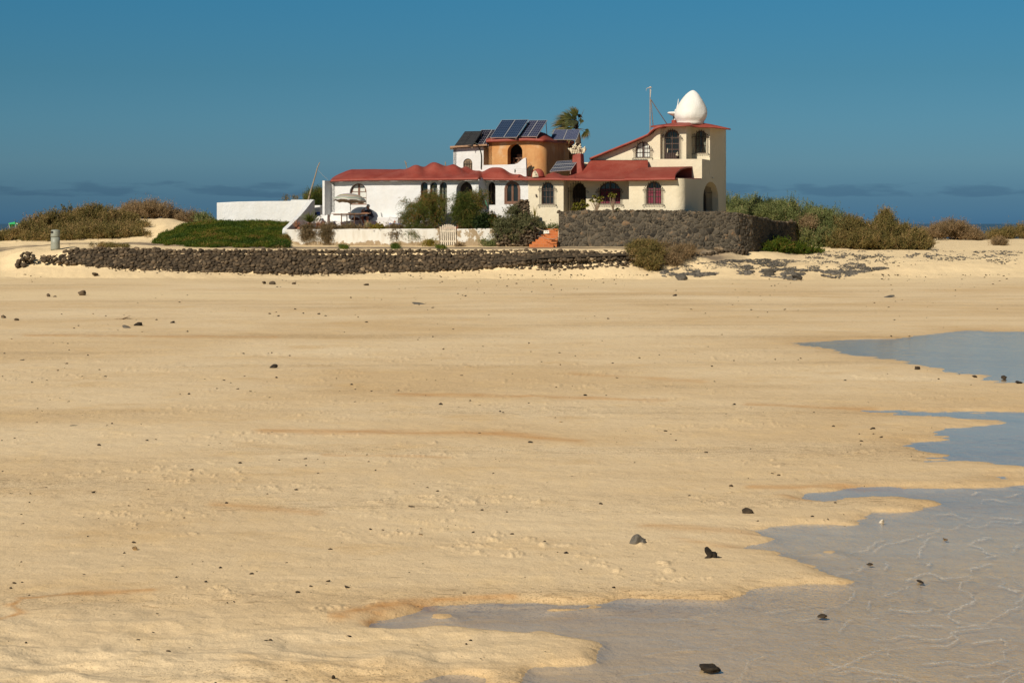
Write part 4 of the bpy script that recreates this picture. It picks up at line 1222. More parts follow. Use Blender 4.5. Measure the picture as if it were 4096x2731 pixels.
# ---- single rocks one can point to
ROCKS = [
 # px, py(base), width px, height px, label, material, tone
 (2552, 2178, 62, 38, 'smooth grey boulder on the sand, left of the spiky black rock', 'reef', .62),
 (2848, 2232, 72, 45, 'spiky black lava rock with a pointed top on the foreground sand', 'pebble', .12),
 (2992, 2055, 45, 24, 'brown-black rounded rock on gritty sand near the tip of the pool', 'pebble', .3),
 (2264, 2214, 22, 13, 'small black stone alone on the sand left of the grey boulder', 'pebble', .1),
 (2840, 2662, 76, 24, 'flat black rock lying in the shallow water at the bottom edge', 'pebble', .15),
 (3480, 2243, 24, 9, 'small dark clump in the water just right of the oval sandbar', 'pebble', .25),
 (3687, 2316, 34, 9, 'flat dark weed-covered stone in the shallow water among the wavelets', 'pebble', .2),
 (3292, 2452, 46, 11, 'reddish-brown flat stone in the shallow water right of the sandbank', 'pebble', .45),
 (1651, 2030, 40, 11, 'rust-brown clod on the open sand in the middle distance', 'pebble', .7),
 (1093, 1472, 30, 14, 'black angular stone on bare sand left of centre', 'pebble', .08),
 (3670, 1479, 24, 15, 'dark brown round rock at the lower edge of the far pool', 'pebble', .3),
 (4015, 1510, 26, 13, 'dark rock standing in the far pool near the right edge', 'pebble', .25),
 (4076, 1531, 30, 9, 'low wet black rock at the shore of the far pool by the right frame edge', 'pebble', .1),
 (3900, 1506, 20, 7, 'small flat dark stone on the spit at the foot of the far pool', 'pebble', .25),
 (3380, 1523, 16, 7, 'small blackish pebble on sand left of the far pool', 'pebble', .15),
 (2122, 1772, 25, 10, 'half-buried dark grey stone on a smooth strip of sand at centre', 'pebble', .3),
 (1917, 1734, 14, 10, 'little brown cube-like stone on the orange sand strip', 'pebble', .65),
 (1763, 1620, 15, 10, 'small dark humped stone above the brown cube-like one', 'pebble', .3),
 (550, 1303, 34, 13, 'black triangular stone left, in front of the dry branch', 'pebble', .05),
 (505, 1312, 40, 11, 'long cracked grey stone beside the black triangular one', 'reef', .5),
 (690, 1293, 20, 8, 'small black stone right of the triangular pair', 'pebble', .1),
 (325, 1182, 32, 18, 'large lumpy grey-brown rock on the upper beach at left', 'lava', .55),
 (191, 1187, 17, 11, 'squarish grey-brown rock left of the lumpy one', 'lava', .6),
 (219, 1188, 15, 6, 'low little rock between the squarish rock and the lumpy one', 'lava', .5),
 (65, 1283, 20, 10, 'small dark rock near the left frame edge by the drift line', 'lava', .35),
 (10, 1273, 24, 12, 'pinkish-grey rock cut by the left frame edge', 'lava', .8),
 (378, 1105, 24, 15, 'dark knobbly rock on the sand slope below the long wall', 'lava', .3),
 (1089, 1138, 26, 11, 'flat dark rock on sand, largest of the trio under the long wall', 'lava', .3),
 (1056, 1136, 14, 11, 'upright dark rock, left of the trio under the long wall', 'lava', .25),
 (1176, 1137, 16, 8, 'grey rock, right of the trio under the long wall', 'lava', .5),
 (1464, 1142, 21, 7, 'low dark rock alone beneath the middle of the long wall', 'lava', .25),
 (1675, 1217, 58, 6, 'long flat dark slab barely showing above the sand at centre', 'reef', .45),
 (3555, 1190, 50, 6, 'flat dark slab in the sand right of centre below the gravel', 'reef', .35),
 (2700, 1184, 18, 6, 'small flat dark chip on the sand below the lava reef', 'pebble', .15),
 (85, 1442, 20, 6, 'small black oblong stone near the left edge', 'pebble', .08),
 (292, 1704, 44, 6, 'thin dark grey slat of stone on the sand at left', 'reef', .3),
 (1852, 1682, 22, 5, 'slim black sliver of stone just above the orange sand strip', 'pebble', .1),
 (2936, 1619, 15, 8, 'small dark pointed stone on sand left of the middle pool', 'pebble', .15),
 (36, 1975, 28, 7, 'dark clod of weed on the sand at the left edge', 'pebble', .3),
 (3527, 2077, 24, 11, 'pale white block in the shallow water near the rounded sand spit', 'white_wood', .9),
 (3783, 2145, 26, 8, 'orange-brown stone in the water far right among wavelets', 'pebble', .85),
 (2724, 1122, 42, 24, 'undercut black lava block at the lower left of the reef', 'reef', .2),
 (3078, 1104, 44, 26, 'deeply shaded black lava hollow block at the front of the reef', 'reef', .15),
 (3188, 1118, 40, 22, 'craggy lava block at the lowest tip of the reef', 'reef', .2),
 (2878, 1012, 42, 20, 'pale brown slab leaning below the dark side wall', 'lava', .85),
 (2985, 1015, 18, 10, 'small pale slab right of the leaning one, at the wall end', 'lava', .7),
 (540, 2200, 24, 18, 'sandy brown clod standing up in the left foreground', 'pebble', .95),
]
for k, (px, py, w, hh, lab, mt, tone) in enumerate(ROCKS):
    g = np.random.default_rng(100 + k)
    p = ground_hit(px, py); sc = p.y / FP
    z0 = p.z - 0.02 if not in_pool(px, py) else -0.012
    a, c = w * sc / 2 * 1.12, hh * sc / 2 * 1.25
    N = 1
    cen = [(p.x, p.y + a * .5, z0 + c * 0.95)]; siz = [(a, a * .85, c * 1.15)]
    if lab.startswith('spiky'):
        cen = [(p.x - a * .25, p.y + a * .4, z0 + c * .95), (p.x + a * .3, p.y + a * .4, z0 + c * .5), (p.x - a * .45, p.y + a * .2, z0 + c * .25), (p.x + a * .75, p.y + a * .3, z0 + c * .18)]
        siz = [(a * .42, a * .4, c * 1.1), (a * .55, a * .5, c * .7), (a * .45, a * .4, c * .4), (a * .35, a * .3, c * .28)]
    elif w > 28 and hh > 12:
        cen.append((p.x + a * .55, p.y + a * .4, z0 + c * .5)); siz.append((a * .5, a * .5, c * .7))
    Vr, Fr, Tr = rock_cloud(np.array(cen), np.array(siz), g, ICO3, 0.22)
    mid = np.array([p.x, p.y, z0 + c])
    q = Vr
    nn = (fbm(q[:, 0] * 6 / a * .3, q[:, 2] * 6 / a * .3 + q[:, 1] * 2 / a, 200 + k, 4) - .5)
    Vr = mid + (q - mid) * (1 + 0.22 * nn[:, None])
    o = np_mesh('rock', Vr - mid, Fr, M[mt], None, False, fattr={'tone': np.full(len(Fr), tone) + (Tr - .4) * .1})
    o.location = Vector(mid)
    tag(o, lab, 'rock', 'rocks lying on the beach')

# dry branch on the sand
mb = MB()
b0 = ground_hit(492, 1278)
def bp(px, py, dy=0): return P(px, py, b0.y + dy)
mb.tube([bp(470, 1280), bp(500, 1271), bp(522, 1262)], [0.012, 0.016, 0.006], 5)
mb.tube([bp(490, 1277), bp(506, 1272, .3), bp(532, 1275, .5)], [0.016, 0.014, 0.008], 5)
mb.tube([bp(455, 1277, .2), bp(474, 1274, .2), bp(500, 1276)], [0.006, 0.01, 0.012], 5)
tag(mb.build('dry_branch', M['twig']), 'forked dry branch lying on the sand behind the black triangular stone', 'branch')
# ================================================================ the houses
FA = 15.0
F0 = front_plane(1600, 115.3, FA)                   # main facade line
s_c = F0.s(2743)
SIDE = R(20)
cnr = F0.off(-0.4); cx_, cy_ = [cnr.w(cnr.s(2740), 0)[i] for i in (0, 1)]
SP = Plane(cx_, cy_, math.sin(SIDE), math.cos(SIDE), -math.cos(SIDE), math.sin(SIDE))   # long right-hand side wall

def boxpl(mb, pl, x0, x1, yt, yb, o0, o1, mi=0):
    """box on a plane: photo columns / rows read at offset o0"""
    q = pl.off(o0); a, b = q.s(x0), q.s(x1); d = q.depth((x0 + x1) / 2)
    z1, z0 = Zof(yt, d), Zof(yb, d)
    B = [q.w(a, z0), q.w(b, z0), q.w(b, z0, o1 - o0), q.w(a, z0, o1 - o0)]
    T = [q.w(a, z1), q.w(b, z1), q.w(b, z1, o1 - o0), q.w(a, z1, o1 - o0)]
    mb.hexa(B, T, mi)

def wall_part(pl, poly_px, holes, thick, name, mat, parent):
    out = [pl.sz(x, y) for x, y in poly_px]
    mb = MB(); panel(mb, pl, out, holes, thick)
    return mb.build(name, mat, parent)

def archz(s, s0, s1, z1, h):
    w = (s1 - s0) / 2; c = (s0 + s1) / 2; t = max(-1, min(1, (s - c) / w))
    return z1 - h + h * math.sqrt(max(0, 1 - t * t))

def cells(s0, s1, z0, z1, h, nc, nr, bar, edge, mid=None):
    """muntin openings under an arch"""
    i0, i1, b0, t1 = s0 + edge, s1 - edge, z0 + edge, z1 - edge
    hh = max(0.02, h - edge); H = []
    mid = bar if mid is None else mid
    cw = (i1 - i0 - mid * (1 if nc % 2 == 0 else 0) - bar * (nc - 1 - (1 if nc % 2 == 0 else 0))) / nc
    x = i0
    rows = np.linspace(b0, t1 - hh * 0.15, nr + 1)
    rows[-1] = t1 + 1
    for c in range(nc):
        xa, xb = x, x + cw
        x = xb + (mid if (nc % 2 == 0 and c == nc // 2 - 1) else bar)
        for r in range(nr):
            za, zb = rows[r] + (bar / 2 if r else 0), rows[r + 1] - bar / 2
            ss = [xa + (xb - xa) * k / 6 for k in range(7)]
            tt = [min(zb, archz(s, i0, i1, t1, hh)) for s in ss]
            ok = [(s, t) for s, t in zip(ss, tt) if t > za + 0.025]
            if len(ok) < 2 or ok[-1][0] - ok[0][0] < 0.03: continue
            H.append([(ok[0][0], za), (ok[-1][0], za)] + [(s, t) for s, t in reversed(ok)])
    return H

def window(parent, pl, x0, x1, yt, yb, reveal=0.22, nc=2, nr=3, wood='frame', edge=0.05, bar=0.03, mid=0.06, curtain=None, grille=False, label=None, h=None, pane='pane', panels=0, name='window'):
    a, b = pl.s(x0), pl.s(x1); d = pl.depth((x0 + x1) / 2); z0, z1 = Zof(yb, d), Zof(yt, d)
    if h is None: h = (b - a) / 2
    out = arch(a - 0.015, b + 0.015, z0 - 0.01, z1 + 0.015, h + .015)
    H = cells(a, b, z0, z1, h, nc, nr, bar, edge, mid)
    mb = MB(); panel(mb, pl, out, [(q, 0.05) for q in H], 0.05, reveal)
    w = mb.build(name, M[wood], parent)
    if label: w['label'] = label
    mb = MB(); panel(mb, pl, arch(a - .02, b + .02, z0 - .02, z1 + .02, h), [], 0.01, reveal + 0.045)
    mb.build('pane', M[pane], w)
    if curtain:
        mb = MB(); N = 26
        top = z0 + (z1 - z0) * (0.93 if curtain != 'curtain_pink' else 0.70)
        for (ca, cb_) in ((a + .06, (a + b) / 2 - .05), ((a + b) / 2 + .05, b - .06)):
            v = []; f = []
            for i in range(N + 1):
                s = ca + (cb_ - ca) * i / N
                o = reveal + 0.028 + 0.010 * math.sin(i * 1.35 + ca * 3)
                tz = min(top, archz(s, a + .04, b - .04, z1 - .04, h))
                v += [pl.w(s, z0 + .05, o), pl.w(s, tz, o)]
            for i in range(N): f.append((2 * i, 2 * i + 2, 2 * i + 3, 2 * i + 1))
            mb.add(v, f)
        mb.build('curtain', M[curtain], w, True)
    if grille:
        mk_grille(w, pl, a, b, z0, z1, h, grille)
    return w

def mk_grille(w, pl, a, b, z0, z1, h, kind):
    mb = MB(); o = -0.13; ext = 0.10
    def bar(s, za, zb, tip=True):
        mb.tube([pl.w(s, za, o), pl.w(s, zb, o)], 0.011, 5)
        if tip:
            mb.tube([pl.w(s, zb, o), pl.w(s, zb + .035, o), pl.w(s, zb + .11, o)], [0.011, 0.028, 0.002], 5)
        zm = za + (zb - za) * .45
        mb.tube([pl.w(s, zm - .02, o), pl.w(s, zm, o), pl.w(s, zm + .02, o)], [0.011, 0.022, 0.011], 5)
    n = max(4, int(round((b - a) / 0.135)))
    zr = z1 - h * 1.02; base = z0 - 0.03 if kind != 'door' else z0
    for i in range(n + 1):
        s = a + (b - a) * i / n
        top = archz(s, a - .03, b + .03, z1, h) - 0.05 if kind != 'door' else archz(s, a - .02, b + .02, z1, h) - .02
        bar(s, base - 0.05, max(top, zr + 0.06))
    if kind != 'door':
        for s in (a - ext * .8, b + ext * .8): bar(s, base, zr + 0.05)
    for z, e in ((zr, 1.4), (base, 1.5 if kind != 'door' else 1.0)):
        mb.tube([pl.w(a - ext * e, z, o), pl.w(b + ext * e, z, o)], 0.013, 5)
        for s, q in ((a - ext * e, -1), (b + ext * e, 1)):
            mb.tube([pl.w(s, z, o), pl.w(s + q * .03, z - .05, o), pl.w(s + q * .01, z - .09, o), pl.w(s - q * .04, z - .07, o)], 0.014, 5)
            mb.tube([pl.w(s, z, o), pl.w(s, z, 0.02)], 0.012, 5)
    mb.build('grille', M['iron'], w)

def back_shell(parent, pts, z0, z1, mat, name='wall', th=0.2):
    """side and back walls that close a building (plan polyline, world x,y)"""
    mb = MB()
    for (x0, y0), (x1, y1) in zip(pts[:-1], pts[1:]):
        dx, dy = x1 - x0, y1 - y0; L = math.hypot(dx, dy); nx, ny = -dy / L * th, dx / L * th
        B = [(x0, y0, z0), (x1, y1, z0), (x1 + nx, y1 + ny, z0), (x0 + nx, y0 + ny, z0)]
        T = [(p[0], p[1], z1) for p in B]
        mb.hexa(B, T)
    return mb.build(name, mat, parent)

def roof_grid(pl, x0, x1, v0, v1, zfun, nu, nv, th, name, mat, parent):
    G = np.zeros((nu, nv, 3))
    q0 = pl
    for i in range(nu):
        px = x0 + (x1 - x0) * i / (nu - 1)
        va = v0(px) if callable(v0) else v0
        vb = v1(px) if callable(v1) else v1
        for j in range(nv):
            t = j / (nv - 1); v = va + (vb - va) * t
            q = pl.off(v); s = q.s(px); w = q.w(s, 0)
            G[i, j] = (w.x, w.y, zfun(px, v, va, vb, w.y))
    return slab(name, G, th, mat, parent)

def ease(t): t = min(1, max(0, t)); return t * t * (3 - 2 * t)

# ---------------------------------------------------------------- white cottage
cot = thing('cottage', 'long white plastered cottage wing with a lumpy red domed roof and arched windows', 'building', tuple(F0.w(F0.s(1700), 2.0)))
ZB = Zof(960, 114)
def holes_px(pl, lst): return [(arch_px(pl, a, b, yt, yb, h), dep) for a, b, yt, yb, dep, h in lst]
A1 = (1399, 1466, 733.5, 819.5)
TR = [(1682.6, 1710.5), (1720, 1749), (1758.4, 1788)]
AD = (1825, 1890, 725.5, 905)
F1 = F0
hl = holes_px(F1, [(*A1, 0.24, None)] + [(a, b, 729, 860, 0.26, None) for a, b in TR] + [(*AD, 0.85, None)])
wall_part(F1, [(1327, 960), (1914, 960), (1914, 712), (1400, 715), (1327, 720)], hl, 0.24, 'wall', M['white'], cot)
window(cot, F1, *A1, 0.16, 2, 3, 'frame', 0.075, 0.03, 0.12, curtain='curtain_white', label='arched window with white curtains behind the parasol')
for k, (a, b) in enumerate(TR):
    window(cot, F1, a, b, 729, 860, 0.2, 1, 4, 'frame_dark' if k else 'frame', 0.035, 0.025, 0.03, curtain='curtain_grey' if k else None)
# soft vertical crease
mb = MB(); q = F1.off(-0.03)
# deep arched door
q = F1; a, b = q.s(AD[0]), q.s(AD[1]); d = q.depth(1857)
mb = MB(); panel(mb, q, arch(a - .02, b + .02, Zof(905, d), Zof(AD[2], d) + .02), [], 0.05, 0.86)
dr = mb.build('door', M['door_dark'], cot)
mb = MB()
for k in range(4): boxpl(mb, q, 1829 + k * 9 + 14, 1836 + k * 9 + 14, 742, 900, 0.835, 0.858)
mb.build('door_panel', M['frame_dark'], dr)
# side face between the two front planes and recessed part
F3 = F1.off(1.1)
pS = F1.w(F1.s(1914), 0); pE = F3.w(F3.s(1941), 0)
vx, vy = pE.x - pS.x, pE.y - pS.y; L = math.hypot(vx, vy)
SW = Plane(pS.x, pS.y, vx / L, vy / L, -vy / L, vx / L)
mb = MB(); panel(mb, SW, [(0.0, ZB), (L + .1, ZB), (L + .1, Zof(713, 116)), (0.0, Zof(713, 115))], [], 0.2)
mb.build('wall', M['white'], cot)
NI = (1941, 1982, 727, 820)
W3 = (2018, 2081, 725.5, 815.5)
hl = holes_px(F3, [(*NI, 0.75, None), (*W3, 0.14, None)])
wall_part(F3, [(1936, 960), (2116, 960), (2116, 713), (1936, 712)], hl, 0.2, 'wall', M['white'], cot)
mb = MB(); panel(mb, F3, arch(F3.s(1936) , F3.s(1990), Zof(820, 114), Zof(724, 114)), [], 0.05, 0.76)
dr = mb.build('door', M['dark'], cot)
mb = MB(); boxpl(mb, F3, 1962, 1967, 735, 819, 0.70, 0.755); boxpl(mb, F3, 1975, 1979, 740, 819, 0.72, 0.757); mb.build('door_frame', M['frame_dark'], dr)
# brown two-leaf arched window, almost flush
a, b = F3.s(W3[0]), F3.s(W3[1]); d = F3.depth(2050); z0, z1 = Zof(W3[3], d), Zof(W3[2], d)
mb = MB(); c = (a + b) / 2; hh = (b - a) / 2
def leaf(sa, sb, left):
    pts = [(sa, z0 + .15), (sb, z0 + .15)]
    n = 8; ss = [sb + (sa - sb) * k / n for k in range(n + 1)]
    w2 = (sb - sa)
    for s in ss:
        t = (s - sa) / w2 if left else (sb - s) / w2
        pts.append((s, z1 - .16 - hh * .62 * (1 - math.sqrt(max(0, 1 - (1 - t) ** 2)))))
    return pts
H = [(leaf(a + .145, c - .055, True), .06), (leaf(c + .055, b - .145, False), .06)]
panel(mb, F3, arch(a - .01, b + .01, z0 - .01, z1 + .01), H, 0.06, 0.03)
ring = arch(a - .01, b + .01, z0 - .02, z1 + .01)
inn = arch(a + .075, b - .075, z0 + .07, z1 - .075)
panel(mb, F3, ring, [(inn, .05)], 0.05, -0.015)
mb.tube([F3.w(c - .0, z0 + .08, .022), F3.w(c, z1 - .1, .022)], 0.012, 4)
w = mb.build('window', M['frame'], cot); w['label'] = 'brown two-leaf arched window beside the cream house'
mb = MB(); panel(mb, F3, arch(a, b, z0, z1), [], 0.01, 0.085); mb.build('pane', M['pane'], w)

# domed roof
SIL = [(1322, 720), (1326, 716), (1331, 710), (1345, 701.5), (1358, 695), (1387, 683), (1405, 677.5), (1500, 676.5), (1600, 678), (1625, 686), (1700, 688), (1850, 688), (1920, 688), (2000, 692), (2070, 700), (2113, 706)]
DOMES = [(1660, 662.5, 1.5, 40, 1.1), (1743, 657.5, 1.7, 36, .8), (1740, 651.5, 3.4, 62, 1.1), (1815, 659.5, 1.9, 28, .8), (1866, 667, 3.0, 26, .8), (1987, 669, 2.0, 55, 1.2),
         (1881, 697, .55, 22, .42), (2007, 698, .55, 20, .40), (2080, 698.5, 1.0, 22, .5)]
def eave_y(px): return np.interp(px, [1322, 1460, 1600, 1760, 1915, 1922, 1975, 2113], [721, 717.5, 716.0, 715.5, 713.0, 712.5, 715.5, 716.0])
def v0_cot(px): return -0.36 + 1.06 * ease((px - 1912) / 18.0)
def zbase(px, v, va, y):
    ze = Zof(float(eave_y(px)), F1.off(va).depth(px))
    vr = va + 2.6
    zr = Zof(float(np.interp(px, [p[0] for p in SIL], [p[1] for p in SIL])), F1.off(vr).depth(px))
    t = max(0.0, min(1.0, (v - va) / 2.6))
    return ze + (zr - ze) * (t ** 0.75) + (0 if v <= vr else -(v - vr) * 0.12)
DM = []
for (pc, yt, vc, wpx, wv) in DOMES:
    dd = F1.off(vc).depth(pc); zt = Zof(yt, dd)
    DM.append((pc, vc, zt - zbase(pc, vc, v0_cot(pc), dd), wpx, wv))
def zcot(px, v, va, vb, y):
    z = zbase(px, v, va, y)
    k = ease((v - va) / 0.55)
    for pc, vc, A, wp, wv in DM:
        z += A * k * math.exp(-((px - pc) / wp) ** 2 - ((v - vc) / wv) ** 2)
    # fold between the plain vault and the domes
    fold = abs(px - (1500 + 110 * ease((v - va) / 3.0))) / 12.0
    z -= 0.07 * math.exp(-fold * fold) * k * (1 - ease((v - 1.0) / 1.4))
    z += 0.02 * math.sin(px * 0.11) * k * (px > 1620)
    return z
roof_grid(F1, 1322, 2113, v0_cot, 5.2, zcot, 300, 60, 0.10, 'roof', M['red'], cot)
for (xa, xb) in ((1326, 1916), (1926, 2110)):     # white lip under the eave
    mb = MB(); n = 40
    for i in range(n):
        p0 = xa + (xb - xa) * i / n; p1 = xa + (xb - xa) * (i + 1) / n
        o = v0_cot(p0) + 0.035
        q = F1.off(o); za, zb_ = Zof(float(eave_y(p0)) + 5.6, q.depth(p0)), Zof(float(eave_y(p1)) + 5.6, q.depth(p1))
        qa, qb = q.s(p0), q.s(p1); hh = 0.075 + 0.03 * random.random()
        B = [q.w(qa, za - hh + .05), q.w(qb, zb_ - hh + .05), q.w(qb, zb_ - hh + .05, .3), q.w(qa, za - hh + .05, .3)]
        T = [q.w(qa, za + .01), q.w(qb, zb_ + .01), q.w(qb, zb_ + .01, .3), q.w(qa, za + .01, .3)]
        mb.hexa(B, T)
    mb.build('eave_lip', M['white'], cot)
# closing walls
pL = F1.w(F1.s(1327), 0)
bi = F1.i; dl = F1.d
back_shell(cot, [(pL.x, pL.y), (pL.x + bi[0] * 5, pL.y + bi[1] * 5), (pL.x + bi[0] * 5 + dl[0] * 12.5, pL.y + bi[1] * 5 + dl[1] * 12.5)][::-1], 1.9, Zof(722, 116), M['white'])
# end fin of the cottage
FN = F1.off(-0.66)
mb = MB()
e0, e1 = FN.s(1290), FN.s(1298.5)
zt, zb_ = Zof(721, 114.5), Zof(935, 114.5)
p0 = FN.w(e0, 0); p1 = FN.w(e1, 0); q1 = F1.w(F1.s(1327.5), 0); q0 = q1 - (p1 - p0)
q0.x -= .05
mb.hexa([(p0.x, p0.y, zb_), (p1.x, p1.y, zb_), (q1.x, q1.y + .1, zb_), (q0.x, q0.y + .1, zb_)], [(p0.x, p0.y, zt), (p1.x, p1.y, zt), (q1.x, q1.y + .1, zt), (q0.x, q0.y + .1, zt)])
mb.build('end_fin', M['white'], cot)
# plaster pilaster swelling of the second wall bay + built-in bench
mb = MB()
for (x0, x1, yt, yb, o0, o1, mi) in ((1318, 1508, 882.5, 925, -0.62, 0.05, 0), (1508, 1592, 868, 925, -0.55, 0.05, 0)):
    boxpl(mb, F1, x0, x1, yt, yb, o0, o1)
q = F1.off(-0.02); a, b = q.s(1322), q.s(1533); zb_, zt = Zof(884, 115.3), Zof(848.5, 115.3)
mb.hexa([q.w(a, zb_, -.30), q.w(b, zb_, -.30), q.w(b, zb_), q.w(a, zb_)], [q.w(a + .08, zt, -.10), q.w(b - .12, zt, -.10), q.w(b - .12, zt), q.w(a + .08, zt)])
bn = mb.build('built_in_bench', M['white'], cot)
bv = bn.modifiers.new('bevel', 'BEVEL'); bv.width = 0.04; bv.segments = 3
bn['label'] = 'white plastered built-in bench along the cottage wall'
# small poles stuck in the roof
for pts, r in (([(1628, 673, 119), (1624, 658, 119), (1619.5, 644, 119)], .03), ([(1624, 658, 119), (1627, 650, 119)], .02), ([(1782, 664, 119.5), (1781.6, 648, 119.5)], .035)):
    if len(pts) == 3: mb = MB()
    mb.tube([P(*p) for p in pts], r, 6)
    if pts[0][0] == 1624: mb.build('roof_post', M['pole'], cot)
    elif pts[0][0] == 1782: pass
mb = MB(); mb.tube([P(1782, 668, 119.5), P(1781.6, 648, 119.5)], .035, 6); mb.build('roof_post', M['pole'], cot)

# ---------------------------------------------------------------- white block behind
UB = F0.off(5.0)
ub = thing('white_block', 'small white flat-roofed block with a barred arched window carrying black solar panels', 'building', tuple(UB.w(UB.s(1870), 5.0)))
WB_ = (1853, 1889.5, 634.5, 690)
wall_part(UB, [(1813, 720), (1934, 720), (1934, 588), (1814, 594)], holes_px(UB, [(*WB_, 0.12, None)]), 0.2, 'wall', M['white'], ub)
w = window(ub, UB, *WB_, 0.08, 2, 2, 'door_wood', 0.01, 0.01, 0.01, pane='pane')
mb = MB(); a, b = UB.s(WB_[0]), UB.s(WB_[1]); d = UB.depth(1870)
panel(mb, UB, arch(a, b, Zof(690, d), Zof(634.5, d)), [], 0.02, 0.06)
mb.build('shutter', M['door_wood'], w)
mb = MB()
for k in range(4):
    s = a + (b - a) * (k + .5) / 4; mb.tube([UB.w(s, Zof(690, d), .02), UB.w(s, Zof(645 if k in (1, 2) else 652, d), .02)], .012, 5)
mb.tube([UB.w(a, Zof(656, d), .02), UB.w(b, Zof(656, d), .02)], .015, 5)
mb.build('grille', M['iron'], w)
pS = UB.w(UB.s(1934), 0); ang = R(22); L = 1.6
S2 = Plane(pS.x, pS.y, math.sin(ang), math.cos(ang), -math.cos(ang), math.sin(ang))
mb = MB(); panel(mb, S2, [(0, 4.8), (L + 2, 4.8), (L + 2, Zof(590, d)), (0, Zof(590, d))], [], 0.2); mb.build('wall', M['white'], ub)
zt = Zof(586, d)
mb = MB()
c0 = UB.off(-.35); c1 = UB.off(2.6)
B = [c0.w(c0.s(1800), zt - .09), c0.w(c0.s(1948), zt + .02), c1.w(c1.s(1958), zt + .02), c1.w(c1.s(1800), zt - .09)]
mb.hexa(B, [p + Vector((0, 0, .10)) for p in B])
mb.build('roof', M['wood_top'], ub)
pL = UB.w(UB.s(1813), 0); i_, d_ = UB.i, UB.d
back_shell(ub, [(pL.x, pL.y), (pL.x + i_[0] * 2.4, pL.y + i_[1] * 2.4), (pL.x + i_[0] * 2.4 + d_[0] * 2, pL.y + i_[1] * 2.4 + d_[1] * 2)][::-1], 4.8, zt - .05, M['white'])
mb = MB()
pts = [(1898, 572), (1910, 577), (1915, 590), (1922, 606), (1925, 620), (1925.5, 640), (1924, 676)]
mb.tube([P(x, y, UB.off(-0.06 if y > 585 else -.5).depth(x)) for x, y in pts], 0.028, 5)
mb.build('cable', M['cable'], ub)

# ---------------------------------------------------------------- ochre tower
OT = F0.off(3.9)
ot = thing('ochre_block', 'weathered ochre upper storey with a rounded corner, arched doorway and red roof', 'building', tuple(OT.w(OT.s(2060), 5.0)))
OD = (2030, 2089.7, 576, 672)
d = OT.depth(2050); zt = Zof(560, d); zb0 = 5.2
wall_part(OT, [(1955, 722), (2152, 722), (2152, 558), (1955, 558)], holes_px(OT, [(*OD, 0.75, None)]), 0.25, 'wall', M['ochre'], ot)
# rounded corner then long side wall
mb = MB(); ang = R(21)
p0 = OT.w(OT.s(2151), 0); r = 0.5
# centre of the round corner
cc = Vector((p0.x + OT.i[0] * r, p0.y + OT.i[1] * r, 0))
a0 = math.atan2(-OT.i[1], -OT.i[0]); a1 = math.atan2(-math.sin(ang), math.cos(ang))
if a1 < a0: a1 += 2 * math.pi
pl_pts = [(cc.x + r * math.cos(a0 + (a1 - a0) * k / 14), cc.y + r * math.sin(a0 + (a1 - a0) * k / 14)) for k in range(15)]
vs = []; fs = []
for (x, y) in pl_pts: vs += [(x, y, zb0), (x, y, zt + .05)]
fs = [(2 * i, 2 * i + 2, 2 * i + 3, 2 * i + 1) for i in range(14)]
mb.add(vs, fs); mb.build('corner', M['ochre'], ot, True)
ex, ey = pl_pts[-1]
OS = Plane(ex, ey, math.sin(ang), math.cos(ang), -math.cos(ang), math.sin(ang))
Ls = OS.s(2292)
sw = (OS.s(2275.6), OS.s(2287))
dm = OS.depth(2281)
hz = (Zof(638, dm), Zof(578, dm))
mb = MB(); panel(mb, OS, [(-0.02, zb0), (Ls, zb0), (Ls, Zof(560, dm)), (-0.02, zt + .03)], [(arch(sw[0], sw[1], hz[0], hz[1]), .3)], 0.25)
mb.build('wall', M['ochre'], ot)
mb = MB(); panel(mb, OS, arch(sw[0] - .02, sw[1] + .02, hz[0], hz[1] + .02), [], 0.02, 0.28); w = mb.build('window', M['pane'], ot)
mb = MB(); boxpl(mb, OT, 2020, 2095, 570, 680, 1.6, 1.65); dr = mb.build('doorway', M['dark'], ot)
mb = MB()
boxpl(mb, OT, 2068, 2098, 617, 665, 0.95, 1.0); boxpl(mb, OT, 2052, 2058, 632, 660, 0.80, 0.86); boxpl(mb, OT, 2072, 2078, 632, 660, 0.80, 0.86); boxpl(mb, OT, 2052, 2078, 631, 636, 0.80, 0.86); boxpl(mb, OT, 2050, 2080, 650, 655, 0.80, 0.9)
mb.build('cupboard', M['wood'], dr)
pL = OT.w(OT.s(1955), 0); e2 = OS.w(Ls, 0)
back_shell(ot, [(pL.x, pL.y), (pL.x + OT.i[0] * 4.5, pL.y + OT.i[1] * 4.5), (e2.x, e2.y)][::-1], zb0, zt - .02, M['ochre'])
# roof: low red slab rising to a ridge on the right
RX = [1944, 1960, 2050, 2110, 2160, 2180, 2200, 2223, 2250, 2296]
RY0 = [560.5, 559, 555, 553.5, 556, 557.5, 560, 563, 564, 567]
RYT = [556, 552, 545, 538, 527.5, 533, 545, 556, 560, 563]
def v0_ot(px): return -0.30 + 4.7 * ease((px - 2165) / 140.0)
def z_ot(px, v, va, vb, y):
    ze = Zof(float(np.interp(px, RX, RY0)), OT.off(va).depth(px)); vr = va + 1.4
    zr = Zof(float(np.interp(px, RX, RYT)), OT.off(vr).depth(px))
    t = max(0.0, min(1, (v - va) / 1.4))
    return ze + (zr - ze) * ease(t)
roof_grid(OT, 1944, 2298, v0_ot, lambda px: max(5.0, v0_ot(px) + 1.6), z_ot, 90, 24, 0.16, 'roof', M['red'], ot)
